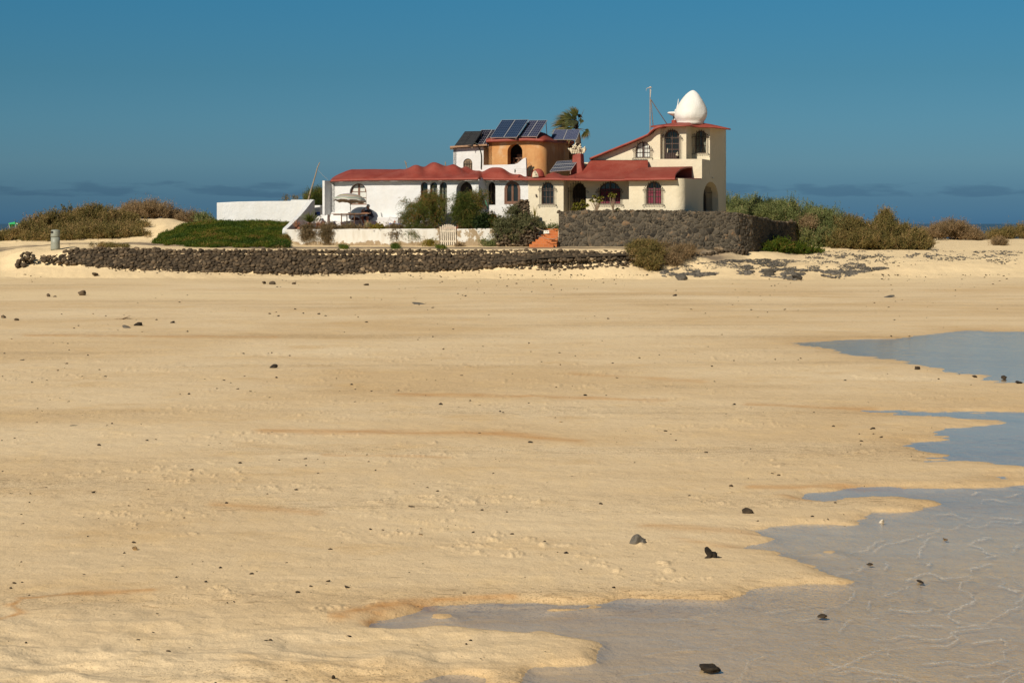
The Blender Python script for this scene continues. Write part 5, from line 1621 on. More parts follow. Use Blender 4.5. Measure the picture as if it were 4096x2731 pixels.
# white balcony parapet with a horn
BP = F0.off(3.1)
prof = [(1934, 661), (1960, 660.5), (2000, 659.5), (2035, 659), (2058, 657.5), (2070, 653), (2080, 645), (2090, 637), (2098, 632.5), (2102, 631), (2104, 640), (2105.5, 700)]
out = [BP.sz(2105, 722), BP.sz(1934, 722)][::-1] + [BP.sz(x, y) for x, y in reversed(prof)]
mb = MB(); panel(mb, BP, [BP.sz(1934, 722), BP.sz(2105.5, 722)] + [BP.sz(x, y) for x, y in reversed(prof)], [], 0.22)
bal = mb.build('balcony_wall', M['white'], ot)
bv = bal.modifiers.new('bevel', 'BEVEL'); bv.width = 0.05; bv.segments = 3; bv.limit_method = 'ANGLE'

# ---------------------------------------------------------------- cream house with tower
cr_ = thing('cream_house', 'cream plastered house with barred arched windows, red roofs and a square corner tower', 'building', tuple(F0.w(F0.s(2400), 2.0)))
ZC0 = Zof(990, 111)
FAc = F0
W1 = (2166, 2215.7, 729.7, 817)
wall_part(FAc, [(2113, 990), (2254, 990), (2254, 712), (2113, 712)], holes_px(FAc, [(*W1, 0.2, None)]), 0.25, 'wall', M['cream'], cr_)
window(cr_, FAc, *W1, 0.12, 3, 3, 'frame_dark', 0.05, 0.03, 0.03, grille='win', label='barred arched window nearest the white cottage')
FB = F0.off(1.0)
pS = FAc.w(FAc.s(2254), 0); pE = FB.w(FB.s(2272), 0); vx, vy = pE.x - pS.x, pE.y - pS.y; L = math.hypot(vx, vy)
SW = Plane(pS.x, pS.y, vx / L, vy / L, -vy / L, vx / L)
mb = MB(); panel(mb, SW, [(0, ZC0), (L + .15, ZC0), (L + .15, Zof(714, 113)), (0, Zof(714, 112.5))], [], 0.25); mb.build('wall', M['cream'], cr_)
D2 = (2272.5, 2344, 729.5, 880)
W2 = (2395.6, 2482.6, 728.6, 817)
hl = holes_px(FB, [(*D2, 1.15, 0.52), (*W2, 0.22, 0.52)])
wall_part(FB, [(2264, 990), (2520, 990), (2520, 715), (2264, 713)], hl, 0.22, 'wall', M['cream'], cr_)
window(cr_, FB, *W2, 0.14, 4, 3, 'frame_dark', 0.05, 0.035, 0.10, curtain='curtain_pink', grille='win', h=0.52, label='widest barred arched window with pink curtains')
a, b = FB.s(D2[0]), FB.s(D2[1]); d = FB.depth(2300)
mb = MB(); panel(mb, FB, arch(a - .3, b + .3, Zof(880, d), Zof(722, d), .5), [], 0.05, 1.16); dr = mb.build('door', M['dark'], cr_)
mk_grille(dr, FB.off(0.10), a + .02, b - .02, Zof(860, d), Zof(D2[2], d), 0.5, 'door')
FC = F0.off(-0.4)
W3c = (2584.6, 2646.5, 726, 817)
hl = holes_px(FC, [(*W3c, 0.2, None)])
wall_part(FC, [(2516, 990), (2700, 990), (2700, 712), (2516, 712)], hl, 0.22, 'wall', M['cream'], cr_)
window(cr_, FC, *W3c, 0.12, 2, 3, 'frame_dark', 0.06, 0.035, 0.10, curtain='curtain_pink', grille='win', label='narrow barred arched window with pink curtains near the rounded corner')
# rounded corner
p0 = FC.w(FC.s(2699), 0); r = 0.55
cc = Vector((p0.x + FC.i[0] * r, p0.y + FC.i[1] * r, 0))
a0 = math.atan2(-FC.i[1], -FC.i[0]); a1 = math.atan2(-math.sin(SIDE), math.cos(SIDE))
if a1 < a0: a1 += 2 * math.pi
cp = [(cc.x + r * math.cos(a0 + (a1 - a0) * k / 18), cc.y + r * math.sin(a0 + (a1 - a0) * k / 18)) for k in range(19)]
mb = MB(); vs = []
for (x, y) in cp: vs += [(x, y, ZC0), (x, y, Zof(712, 109.6))]
mb.add(vs, [(2 * i, 2 * i + 2, 2 * i + 3, 2 * i + 1) for i in range(18)])
mb.build('corner', M['cream'], cr_, True)
ex, ey = cp[-1]
SPL = Plane(ex, ey, math.sin(SIDE), math.cos(SIDE), -math.cos(SIDE), math.sin(SIDE))
Lb = SPL.s(2904); 
sA, sB = SPL.s(2813), SPL.s(2873); dA = SPL.depth(2840)
sPar = SPL.s(2807)
hole = arch(sA, sB, Zof(880, dA), Zof(727, dA), 0.95, 18)
mb = MB(); panel(mb, SPL, [(0, ZC0), (Lb, ZC0), (Lb, 6.05), (sPar + .03, 6.05), (sPar + .03, Zof(714, 111)), (0, Zof(714, 111))], [(hole, 0.75)], 0.25)
mb.build('wall', M['cream'], cr_)
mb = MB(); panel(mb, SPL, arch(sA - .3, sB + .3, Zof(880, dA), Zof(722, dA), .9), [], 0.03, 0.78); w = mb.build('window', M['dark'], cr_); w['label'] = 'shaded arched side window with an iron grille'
mb = MB(); q = SPL.off(0.35)
for k in range(12):
    s = sA + (sB - sA) * (k + .3) / 12; mb.tube([q.w(s, Zof(838, dA)), q.w(s, Zof(752 - 8 * math.sin(k / 12 * math.pi), dA))], .013, 5)
for y in (838, 770): mb.tube([q.w(sA, Zof(y, dA)), q.w(sB, Zof(y, dA))], .014, 5)
mb.build('grille', M['iron'], w)
# parapet (balcony) front + side
PPo = 3.0
PP = F0.off(PPo)
xpar = 2807
# make the parapet plane pass through the side plane at column 2807
tgt = SPL.w(SPL.s(xpar), 0)
PP = Plane(tgt.x, tgt.y, F0.d[0], F0.d[1], F0.i[0], F0.i[1])
def PPo_(o): return PP.off(o)
wall_part(PP, [(2591, 735), (xpar, 735), (xpar, 636.5), (2591, 636.5)], [], 0.2, 'parapet', M['cream'], cr_)
sEnd = SPL.s(2884)
zpt = Zof(636.5, PP.depth(xpar))
mb = MB(); panel(mb, SPL, [(sPar, 5.75), (sEnd, 5.75), (sEnd, zpt - .01), (sPar, zpt)], [], 0.2, -0.012); mb.build('parapet', M['cream'], cr_)
# tower walls
WP = PP.off(1.75); DP = PP.off(0.42); GP = PP.off(0.12)
tw0 = WP.w(WP.s(2839), 0)
# side wall of tower continues the side plane above the parapet
zTop = Zof(508, WP.depth(2839))
sT = SPL.s(2839)
mb = MB(); panel(mb, SPL, [(sT, 6.05), (Lb, 6.05), (Lb, Zof(512, SPL.depth(2904))), (sT, zTop)], [], 0.22, 0.0); mb.build('wall', M['cream'], cr_)
W5 = (2779, 2826, 522.6, 613)
W4 = (2656.5, 2719, 519, 650)
W6 = (2542.7, 2601, 567.5, 631)
wall_part(WP, [(2762, 700), (2839.5, 700), (2839.5, 500), (2762, 500)], holes_px(WP, [(*W5, 0.2, None)]), 0.2, 'wall', M['cream'], cr_)
window(cr_, WP, *W5, 0.14, 3, 3, 'frame_dark', 0.05, 0.03, 0.05, curtain='curtain_grey', grille='win', label='barred arched window at the right of the tower top')
wall_part(DP, [(2640, 700), (2745, 700), (2745, 500), (2640, 500)], holes_px(DP, [(*W4, 0.2, None)]), 0.2, 'wall', M['cream'], cr_)
w = window(cr_, DP, *W4, 0.12, 2, 5, 'frame_dark', 0.09, 0.05, 0.06, grille='win', label='barred arched balcony door of the tower with ceramic ornaments')
a, b = DP.s(W4[0]), DP.s(W4[1]); dd = DP.depth(2690)
mb = MB(); boxpl(mb, DP, 2662, 2715, 612, 650, .10, .16); 
for k in range(2):
    for j in range(2): boxpl(mb, DP, 2667 + 24 * k, 2686 + 24 * k, 614 + 12 * j, 622 + 12 * j, .085, .105)
mb.build('lower_panel', M['door_dark'], w)
for (x, y0, y1, rr) in ((2669.5, 593, 611, .02), (2708.5, 606, 622, .035)):
    mb = MB(); mb.tube([P(x, y1, dd - .16), P(x + .6, (y0 + y1) / 2, dd - .17), P(x + 1.2, y0, dd - .16)], [rr, rr * 1.3, rr * .5], 7)
    if x > 2700: mb.tube([P(2703, 620, dd - .16), P(2713, 622, dd - .17)], .04, 7)
    mb.build('ornament', M['sculpt'], w)
pS = DP.w(DP.s(2745), 0); pE = WP.w(WP.s(2769), 0); vx, vy = pE.x - pS.x, pE.y - pS.y; L = math.hypot(vx, vy)
SW = Plane(pS.x, pS.y, vx / L, vy / L, -vy / L, vx / L)
mb = MB(); panel(mb, SW, [(0, Zof(700, 113)), (L + .1, Zof(700, 114)), (L + .1, Zof(500, 114)), (0, Zof(500, 113.5))], [], 0.2); mb.build('wall', M['cream'], cr_)
# gable wall with a swooping top
GT = [(2364, 636), (2400, 622), (2450, 602), (2500, 582), (2540, 566), (2575, 551), (2600, 539), (2615, 527), (2628, 513), (2640, 505), (2641, 503)]
g_out = [GP.sz(2364, 700), GP.sz(2641, 700), GP.sz(2641, 500)] + [GP.sz(x, y + 4) for x, y in reversed(GT[:-1])]
mb = MB(); a, b = GP.s(W6[0]), GP.s(W6[1]); dg = GP.depth(2570)
panel(mb, GP, g_out, [(arch(a, b, Zof(W6[3], dg), Zof(W6[2], dg)), .2)], 0.25)
mb.build('wall', M['cream'], cr_)
window(cr_, GP, *W6, 0.12, 2, 3, 'frame_dark', 0.05, 0.03, 0.06, curtain='curtain_white', grille='win', label='small barred arched window under the sloping gable')
# gable roof following the swoop
GR = [(2364, 632), (2375, 627), (2400, 617), (2450, 597), (2500, 576.5), (2540, 560), (2575, 545), (2596, 535), (2608, 522), (2620, 512), (2640, 505), (2660, 503)]
G = np.zeros((len(GR), 12, 3))
for i, (x, y) in enumerate(GR):
    for j in range(12):
        o = -0.42 + j * 0.35
        q = GP.off(o); zz = Zof(y, GP.off(-0.42).depth(x)) + 0.02 * j * 0
        s = GP.s(x) ; wq = GP.w(s, 0, o)
        G[i, j] = (wq.x, wq.y, zz)
slab('roof', G, 0.11, M['red'], cr_, True)
# tower roof: flared low pyramid sheet
EV = [(2600, 513), (2640, 509.5), (2700, 508), (2765, 507), (2790, 511), (2810, 513), (2846, 513), (2880, 517), (2926, 521)]   # underside of the eave as seen
c0 = PP.off(1.6); zr = Zof(489, c0.depth(2760))
apex = c0.w(c0.s(2762), zr)
n = 44; G = np.zeros((n, 14, 3))
# plan outline of the eave: front line (stepping back to the right), right side, back, left
ol = []
def addp(q, x, y): d_ = q.depth(x); v = q.w(q.s(x), Zof(y, d_)); ol.append(v)
for x, y in ((2603, 511), (2640, 508.5), (2690, 507.5), (2735, 506.5), (2758, 506.5)): addp(PP.off(-0.15), x, y)
for x, y in ((2778, 510.5), (2800, 512)): addp(PP.off(0.9), x, y)
addp(PP.off(1.35), 2845, 512)
rb = PP.off(1.40); v = rb.w(rb.s(2925), 0); ol.append(Vector((v.x, v.y + .2, Zof(520.5, v.y + .2))))
bk = PP.off(5.4); v = bk.w(bk.s(2915), 0); ol.append(Vector((v.x, v.y, Zof(520, v.y))))
v = bk.w(bk.s(2760), 0); ol.append(Vector((v.x, v.y, Zof(510, v.y))))
v = bk.w(bk.s(2640), 0); ol.append(Vector((v.x, v.y, Zof(510, v.y))))
v = PP.off(2.0).w(PP.off(2.0).s(2603), 0); ol.append(Vector((v.x, v.y, Zof(509, v.y))))
ol.append(ol[0].copy())
L = [0]
for p, q in zip(ol[:-1], ol[1:]): L.append(L[-1] + (q - p).length)
us = np.linspace(0, L[-1], n)
for i, u in enumerate(us):
    e = np.array([np.interp(u, L, [p[k] for p in ol]) for k in range(3)]); e[2] += 0.075
    for j in range(14):
        t = j / 13
        xy = e[:2] * (1 - t) + np.array([apex.x, apex.y]) * t
        z = e[2] + (apex.z + 0.02 - e[2]) * (1 - (1 - t) ** 1.5) * (1 if t < 1 else 1)
        G[i, j] = (xy[0], xy[1], z)
slab('roof', G, 0.075, M['red'], cr_, True)
back_shell(cr_, [tuple(SPL.w(Lb, 0)[:2]), (SPL.w(Lb, 0).x - 9.5 * F0.d[0], SPL.w(Lb, 0).y - 9.5 * F0.d[1])], ZC0, Zof(642, 118), M['cream'])
back_shell(cr_, [tuple(SPL.w(Lb, 0)[:2]), (SPL.w(Lb, 0).x - 3.6 * F0.d[0], SPL.w(Lb, 0).y - 3.6 * F0.d[1]), tuple(GP.w(GP.s(2630), 0, 0.1)[:2])], Zof(650, 118), Zof(512, 118), M['cream'])

# lower red roofs
SB = [(2102, 712), (2112, 707), (2125, 706), (2178, 705), (2190, 697), (2213, 689), (2234, 694), (2250, 702), (2262, 704), (2275, 703.5), (2291, 699.5), (2310, 691), (2329, 676.5), (2344, 664), (2354, 650), (2362, 641), (2372, 640.5), (2600, 640.5)]
EB = [(2102, 716), (2200, 715), (2300, 716), (2420, 718), (2520, 717)]
def vb_B(px): return 1.3 + (3.42 - 1.3) * ease((px - 2240) / 110.0)
def zB(px, v, va, vb, y):
    ze = Zof(float(np.interp(px, [p[0] for p in EB], [p[1] for p in EB])), F0.off(va).depth(px))
    zt = Zof(float(np.interp(px, [p[0] for p in SB], [p[1] for p in SB])), F0.off(vb).depth(px))
    t = max(0.0, (v - va) / (vb - va))
    e = 1.0 + 0.55 * ease((px - 2280) / 80.0)
    lip = 0.05 * (1 - math.exp(-t * 12)) * (px < 2290)
    return ze + (zt - ze) * (t ** e if px > 2300 else t ** 0.8) + lip * 0
r_b = roof_grid(F0, 2102, 2592, -0.42, vb_B, zB, 200, 30, 0.10, 'roof', M['red'], cr_)
# flat red deck behind the low part of the roof
mb = MB()
dz = Zof(703, 113)
q1 = F0.off(1.2); q2 = F0.off(3.6)
B = [q1.w(q1.s(2110), dz - .15), q1.w(q1.s(2345), dz - .15), q2.w(q2.s(2352), dz - .15), q2.w(q2.s(2130), dz - .15)]
mb.hexa(B, [p + Vector((0, 0, .14)) for p in B]); mb.build('roof_deck', M['red'], cr_)
# barrel-like roof over the right part
def v0_C(px): return -0.82
par_o = 3.0
def vC(px): # right end curls back
    return 1
nu, nv = 90, 26
G = np.zeros((nu, nv, 3))
pl0 = F0.off(-0.82)
voff = (PP.o[0] - F0.o[0]) * F0.i[0] + (PP.o[1] - F0.o[1]) * F0.i[1]     # offset of the parapet plane
for j in range(nv):
    t = j / (nv - 1); v = -0.82 + (voff + 0.82) * t
    q = F0.off(v)
    xr = 2700 + 4 * t + 66 * max(0, (t - 0.12) / 0.88) ** 1.5
    xl = 2497 + 94 * t
    if t < .12: xr = 2700 + 2 * t / .12
    for i in range(nu):
        px = xl + (xr - xl) * i / (nu - 1)
        ye = np.interp(px, [2497, 2600, 2700], [718.5, 717.5, 715.5]); yt = np.interp(px, [2591, 2770], [671, 668.5])
        ze = Zof(ye, pl0.depth(px)); zt_ = Zof(yt, PP.depth(px))
        w_ = q.w(q.s(px), 0)
        z = ze + (zt_ - ze) * (math.sin(t * math.pi / 2) ** 0.92)
        G[i, j] = (w_.x, w_.y, z + 0.03)
slab('roof', G, 0.10, M['red'], cr_, True)
# ledge under the curl and red patch on the parapet
mb = MB()
q0 = F0.off(-0.82); q1 = F0.off(voff - 0.02)
zl = Zof(719, 110)
pts = [q0.w(q0.s(2699), zl - .02), PP.off(-2.2).w(PP.off(-2.2).s(2760), zl + .02), PP.off(-.01).w(PP.s(2806), zl + .08), q1.w(q1.s(2690), zl + .12)]
mb.hexa(pts, [p + Vector((0, 0, .09)) for p in pts]); mb.build('roof_ledge', M['red'], cr_)
mb = MB(); boxpl(mb, PP, 2690, 2767.5, 671, 712, -0.02, 0.0); mb.build('roof_flashing', M['red'], cr_)
# small wall vent
mb = MB(); boxpl(mb, FAc, 2171.5, 2182, 884, 896.5, -0.012, 0.01); mb.build('wall_vent', M['sculpt'], cr_)
mb = MB(); mb.tube([P(2143.5, 777, FAc.depth(2143) - .06), P(2145.5, 785, FAc.depth(2145) - .07), P(2146, 789, FAc.depth(2145) - .05)], [.03, .05, .015], 6); mb.build('lizard_ornament', M['iron'], cr_)
mb = MB(); mb.tube([SPL.w(SPL.s(2846), Zof(706, 113), -.12), SPL.w(SPL.s(2848), Zof(707, 113), 0)], .035, 7); mb.build('wall_lamp', M['white_paint'], cr_)

# red chimney with carved flower crown
q = F0.off(2.6)
mb = MB(); dch = q.depth(2310)
rings = [(2262, 2352, 712, 1.0), (2276, 2356, 700, .9), (2284, 2350, 690, .82), (2287, 2344, 676, .75), (2288, 2338, 655, .68), (2289, 2337, 632, .64), (2290, 2335.5, 614, .62)]
vs = []; fs = []
for (x0, x1, y, dp) in rings:
    z = Zof(y, dch); a, b = q.s(x0), q.s(x1); c = a + (b - a) * 0.62
    # front face a..c, right (side) face c..b going back
    k = 0.26 + .03
    vs += [q.w(a, z), q.w(a + (b - a) * .72, z), q.w(a + (b - a) * .72 + .05, z, dp), q.w(a + .05, z, dp)]
n4 = len(rings)
for r_ in range(n4 - 1):
    for k in range(4):
        k2 = (k + 1) % 4; fs.append((r_ * 4 + k, r_ * 4 + k2, (r_ + 1) * 4 + k2, (r_ + 1) * 4 + k))
fs.append(tuple((n4 - 1) * 4 + k for k in range(4)))
mb.add(vs, fs); ch = mb.build('chimney', M['red'], cr_)
bv = ch.modifiers.new('bevel', 'BEVEL'); bv.width = 0.05; bv.segments = 3
# crown
mb = MB(); g = random.Random(5)
def dleaf(px, py, d, ang, ln, wd, th=.035):
    c = P(px, py, d); u = Vector((math.cos(ang), 0, math.sin(ang))); v = Vector((-math.sin(ang), 0, math.cos(ang)))
    pts = [(0, .25), (.25, .85), (.55, 1.0), (.82, .75), (1, .1)]
    vs = []; fs = []
    for t, w_ in pts:
        for (sv, sy) in ((1, 0), (0, -1), (-1, 0), (0, 1)):
            vs.append(c + u * (t * ln) + v * (sv * w_ * wd) + Vector((0, sy * th * w_ - .10 * t * t * 0, 0)))
    for i in range(4):
        for k in range(4): fs.append((i * 4 + k, i * 4 + (k + 1) % 4, (i + 1) * 4 + (k + 1) % 4, (i + 1) * 4 + k))
    fs.append((0, 1, 2, 3)); fs.append((19, 18, 17, 16)); mb.add(vs, fs)
for i in range(7):
    dleaf(2288 + i * 7, 615, dch - .06 + .02 * i, R(100 - 3 * i + g.uniform(-12, 12)), .36, .085)
for i in range(6):
    dleaf(2290 + i * 9, 614, dch + .3, R(90 + g.uniform(-14, 14)), .33, .085)
for i in range(5): dleaf(2284.5 + g.uniform(0, 5), 612 - i * 2, dch + .1 * i, R(110 + i * 8), .27, .05)
for i in range(5): dleaf(2337 - g.uniform(0, 3), 612 - i, dch + .1 * i, R(75 - i * 4), .26, .05)
for (fx, fy, dd_, lens) in ((2298, 587, dch - .1, (.16, .26, .13, .15, .20, .15, .14)), (2316.5, 591, dch - .12, (.16, .26, .15, .15, .14, .17, .15)), (2336, 597, dch + .2, (.1, .18, .1, .12, .1, .1, .1))):
    for i, ln in enumerate(lens):
        dleaf(fx, fy, dd_, R((20, 68, 100, 165, 215, 265, 320)[i]), ln, .042, .025)
mb.build('carved_crown', M['sculpt'], ch, True)
for (fx, fy) in ((2298, 587), (2316.5, 591)):
    mb = MB(); mb.lathe([(.02, -.02), (.028, 0), (.02, .02)], P(fx, fy, dch - .17), 8); mb.build('flower_centre', M['dark'], ch)

# red hump with a cream mask
q = F0.off(0.35); dm_ = q.depth(2150)
mb = MB()
rr = 26 * dm_ / FP
mb.lathe([(rr * 1.02, 0), (rr * 1.02, .08), (rr * .98, .16), (rr * .9, .26), (rr * .74, .36), (rr * .5, .44), (rr * .25, .48), (.01, .492)], (P(2152, 709.5, dm_)), 28, sy=.8)
mk = mb.build('roof_hump', M['red'], cr_, True); mk['label'] = 'small red roof hump with a cream face mask'
mb = MB(); fc = P(2143, 709, dm_ - .36)
def face_pt(u, v):   # u -1..1, v 0..1
    wd = 14.5 * dm_ / FP * math.sqrt(max(0, 1 - max(0, (v - .35) / .65) ** 2.2)) * (1 - .04 * (1 - v))
    x = u * wd + .03 * v; y = -.05 * (1 - u * u) * (1 - v * .4) + .24 * v * v + u * .10
    return fc + Vector((x, y, v * 27.5 * dm_ / FP))
N = 16; vs = [face_pt(-1 + 2 * i / N, j / N) for j in range(N + 1) for i in range(N + 1)]
fs = [(j * (N + 1) + i, j * (N + 1) + i + 1, (j + 1) * (N + 1) + i + 1, (j + 1) * (N + 1) + i) for j in range(N) for i in range(N)]
mb.add(vs, fs)
msk = mb.build('mask', M['sculpt'], mk, True)
for (u, v, a_, c_) in ((-.42, .70, .055, .028), (.42, .76, .055, .03), (-.05, .40, .062, .026)):
    mb = MB(); p = face_pt(u, v); mb.lathe([(.004, -c_), (a_ * .7, -c_ * .5), (a_, 0), (a_ * .7, c_ * .6), (.004, c_)], p + Vector((0, -.005, 0)), 12, sy=.35)
    mb.build('eye_hole' if v > .5 else 'mouth', M['door_dark'], mk, True)

# egg dome on the tower roof
dE = c0.depth(2763)
mb = MB(); sc = dE / FP
EG = [(485, 55), (478, 60), (468, 64), (458, 65.2), (448, 64), (436, 61), (424, 56), (412, 49.5), (400, 42), (390, 34.5), (380, 27), (372, 19), (366, 11.5), (362.5, 5), (361.5, 0.3)]
prof = [(r_ * sc, (490 - y) * sc) for y, r_ in EG]
prof = [(54 * sc, -.12), (54 * sc, 0)] + prof
base = P(2762, 490, dE)
V = []; n = 40
for (r_, z) in prof:
    sh = 0.16 * max(0, z / prof[-1][1]) ** 2
    for k in range(n):
        an = 2 * math.pi * k / n
        w_ = 1 + 0.022 * math.sin(3 * an + z * 2) + 0.015 * math.sin(5 * an - z * 5) * (z > 0)
        V.append((base.x + math.cos(an) * r_ * w_ + sh * .9, base.y + math.sin(an) * r_ * w_, base.z + z))
F_ = [(j * n + k, j * n + (k + 1) % n, (j + 1) * n + (k + 1) % n, (j + 1) * n + k) for j in range(len(prof) - 1) for k in range(n)]
F_.append(tuple(range(n - 1, -1, -1)))
mb.add(V, F_); eg = mb.build('egg_dome', M['egg'], cr_, True); eg['label'] = 'white egg-shaped dome on the tower roof'
# stack with mushroom cap and horn beside the egg
mb = MB(); dS = dE + .3
mb.lathe([(.17, 0), (.16, .20), (.15, .28)], P(2697, 500, dS), 12, sx=1, sy=1); st = mb.build('roof_stack', M['red'], cr_)
mb = MB(); mb.lathe([(.09, 0), (.11, .03), (.05, .07), (.03, .075)], P(2698, 481, dS), 12)
mb.lathe([(.06, 0), (.18, .07), (.30, .15), (.315, .2), (.25, .235), (.1, .25), (.02, .25)], P(2694, 464.5, dS), 20, sx=1.15)
mb.tube([P(2703, 446, dS), P(2708, 436, dS), P(2711, 420, dS), P(2713, 402, dS), P(2713.5, 396, dS)], [.10, .055, .028, .018, .010], 8)
mb.build('stack_cap', M['egg'], st, True)
mb = MB(); mb.tube([P(2693.5, 480, dS - .08), P(2693.5, 465, dS - .08)], .025, 6); mb.tube([P(2699, 480, dS), P(2699, 462, dS)], .05, 6); mb.build('stack_pipe', M['dark'], st)
# mast
dM = PP.off(0.6).depth(2600)
m_ = thing('antenna_mast', 'thin rusty three-legged mast on the roof left of the white egg dome', 'mast', tuple(P(2600, 526, dM)))
mb = MB(); mb.tube([P(2600.3, 527, dM), P(2600.3, 356, dM)], [.028, .024], 6); mb.build('pole', M['steel'], m_)
mb = MB(); mb.tube([P(2603, 398, dM), P(2613, 508, dM + .3)], .024, 6); mb.build('leg', M['steel'], m_)
mb = MB(); mb.tube([P(2603, 398, dM), P(2635, 448, dM + .5), P(2670, 500, dM + 1.2)], .024, 6); mb.build('leg', M['steel'], m_)
mb = MB(); mb.lathe([(.02, -.05), (.07, -.03), (.085, .01), (.06, .05), (.01, .07)], P(2601.5, 350.5, dM), 12); mb.tube([P(2599, 351, dM), P(2592, 352.5, dM), P(2586, 355, dM), P(2584, 366, dM)], [.03, .022, .018, .006], 6)
mb.tube([P(2603, 358, dM), P(2602.5, 375, dM), P(2601, 395, dM)], [.03, .02, .012], 6)
mb.build('head', M['alu'], m_)
# ================================================================ solar panels
def quad_obj(name, c, mat, parent, th, flip=False):
    """c: bl, br, tr, tl -> thin slab with UVs on the sunny face"""
    bl, br, tr, tl = [Vector(p) for p in c]
    nrm = (br - bl).cross(tl - bl).normalized()
    if nrm.y > 0: nrm = -nrm
    mb = MB()
    V = [bl, br, tr, tl] + [p - nrm * th for p in (bl, br, tr, tl)]
    mb.add(V, [(0, 1, 2, 3), (7, 6, 5, 4), (0, 4, 5, 1), (1, 5, 6, 2), (2, 6, 7, 3), (3, 7, 4, 0)])
    o = mb.build(name, mat, parent)
    uv = o.data.uv_layers.new(name='uv')
    co = [(0, 0), (1, 0), (1, 1), (0, 1)]
    for li, lp in enumerate(o.data.polygons[0].loop_indices):
        uv.data[lp].uv = co[o.data.loops[lp].vertex_index % 4]
    return o

def solar(name_thing, label, corners, dbl, slope, splits, cellmat, framemat, rails=True, widthfrac=None, horiz=False, dbr=None, fw=0.022):
    """corners (photo): bl, br, tr, tl ; dbl depth of lower-left corner; slope = extra depth of the upper edge"""
    (x0, y0), (x1, y1), (x2, y2), (x3, y3) = corners
    if dbr is None:
        k = (x1 - x0) / FP * dbl; dbr = dbl - k * math.tan(R(28))
    bl = P(x0, y0, dbl); br = P(x1, y1, dbr); tr = P(x2, y2, dbr + slope); tl = P(x3, y3, dbl + slope)
    t = thing(name_thing, label, 'solar panel', tuple(bl), 0, 'solar panel arrays on the roofs')
    def pt(u, v): return (bl * (1 - u) + br * u) * (1 - v) + (tl * (1 - u) + tr * u) * v
    nrm = (br - bl).cross(tl - bl).normalized()
    if nrm.y > 0: nrm = -nrm
    W = (br - bl).length; H = (tl - bl).length
    es = [0] + splits + [1]
    for a, b in zip(es[:-1], es[1:]):
        if horiz: ua, ub, va, vb = 0, 1, a + .006, b - .006
        else: ua, ub, va, vb = a + .004, b - .004, 0, 1
        pc = quad_obj('panel', [pt(ua, va), pt(ub, va), pt(ub, vb), pt(ua, vb)], M[framemat], t, 0.035)
        fu, fv = fw / W, fw / H
        q = [pt(ua + fu, va + fv), pt(ub - fu, va + fv), pt(ub - fu, vb - fv), pt(ua + fu, vb - fv)]
        quad_obj('cells', [p + nrm * 0.004 for p in q], M[cellmat], pc, 0.003)
    mb = MB()
    back = -nrm * 0.06
    for u in (0.12, 0.88):
        mb.tube([pt(u, 0.0) + back, pt(u, 1.0) + back], 0.02, 5)
    zf = bl.z - 0.10
    for u in (0.05, 0.95):
        top = pt(u, 0.93) + back; bot = pt(u, 0.02) + back
        foot = Vector((top.x + .08, top.y + .22, zf - .05)); mb.tube([top, foot], 0.022, 5)
        mb.tube([bot, Vector((bot.x, bot.y, zf - .05))], 0.022, 5)
    mb.tube([pt(.05, .5) + back, pt(.95, .5) + back], .02, 5)
    for u in (0.05, 0.95): mb.tube([pt(u, 0.0) + back, pt(u, 1.0) + back], 0.02, 5)
    mb.build('rack', M['steel'], t)
    return t
def cz(x, y): return (1700 + x / 3.136, 400 + y / 3.136)
dW = F0.off(4.9).depth(1830)
solar('solar_array', 'pair of black-framed dark solar panels at the left end of the white block roof', [cz(365, 581), cz(597, 574), cz(720, 391), cz(500, 395)], dW, 1.15, [0.47], 'cells_black', 'blackframe')
dW2 = F0.off(5.2).depth(1900)
solar('solar_array', 'dotted dark solar panels with white frames partly hidden behind the big blue array', [cz(597, 573), cz(830, 568), cz(968, 371), cz(705, 375)], dW2, 1.2, [0.52], 'cells_dots', 'alu')
dO = F0.off(3.75).depth(1960)
solar('solar_array', 'two big blue solar panels on the left of the ochre block roof', [cz(815, 473), cz(1152, 470), cz(1300, 246), cz(962, 252)], dO, 1.2, [0.505], 'cells_blue', 'alu')
dO2 = F0.off(3.9).depth(2075)
solar('solar_array', 'two narrow violet-blue solar panels on the right of the ochre block roof', [cz(1168, 459), cz(1405, 460), cz(1535, 254), cz(1306, 256)], dO2, 1.15, [0.49], 'cells_violet', 'alu')
dO3 = F0.off(5.6).depth(2210)
solar('solar_array', 'two square-celled solar panels in front of the palm', [cz(1565, 497), cz(1901, 497), cz(1950, 370), cz(1625, 372)], dO3, 0.85, [0.5], 'cells_sq', 'alu')
dO4 = F0.off(2.0).depth(2205)
solar('solar_array', 'low slanting rack of three strip solar panels in front of the red chimney', [cz(1562, 900), cz(1833, 880), cz(1924, 751), cz(1657, 769)], dO4, 0.75, [1 / 3, 2 / 3], 'cells_strip', 'alu', horiz=True, dbr=dO4 - .35)

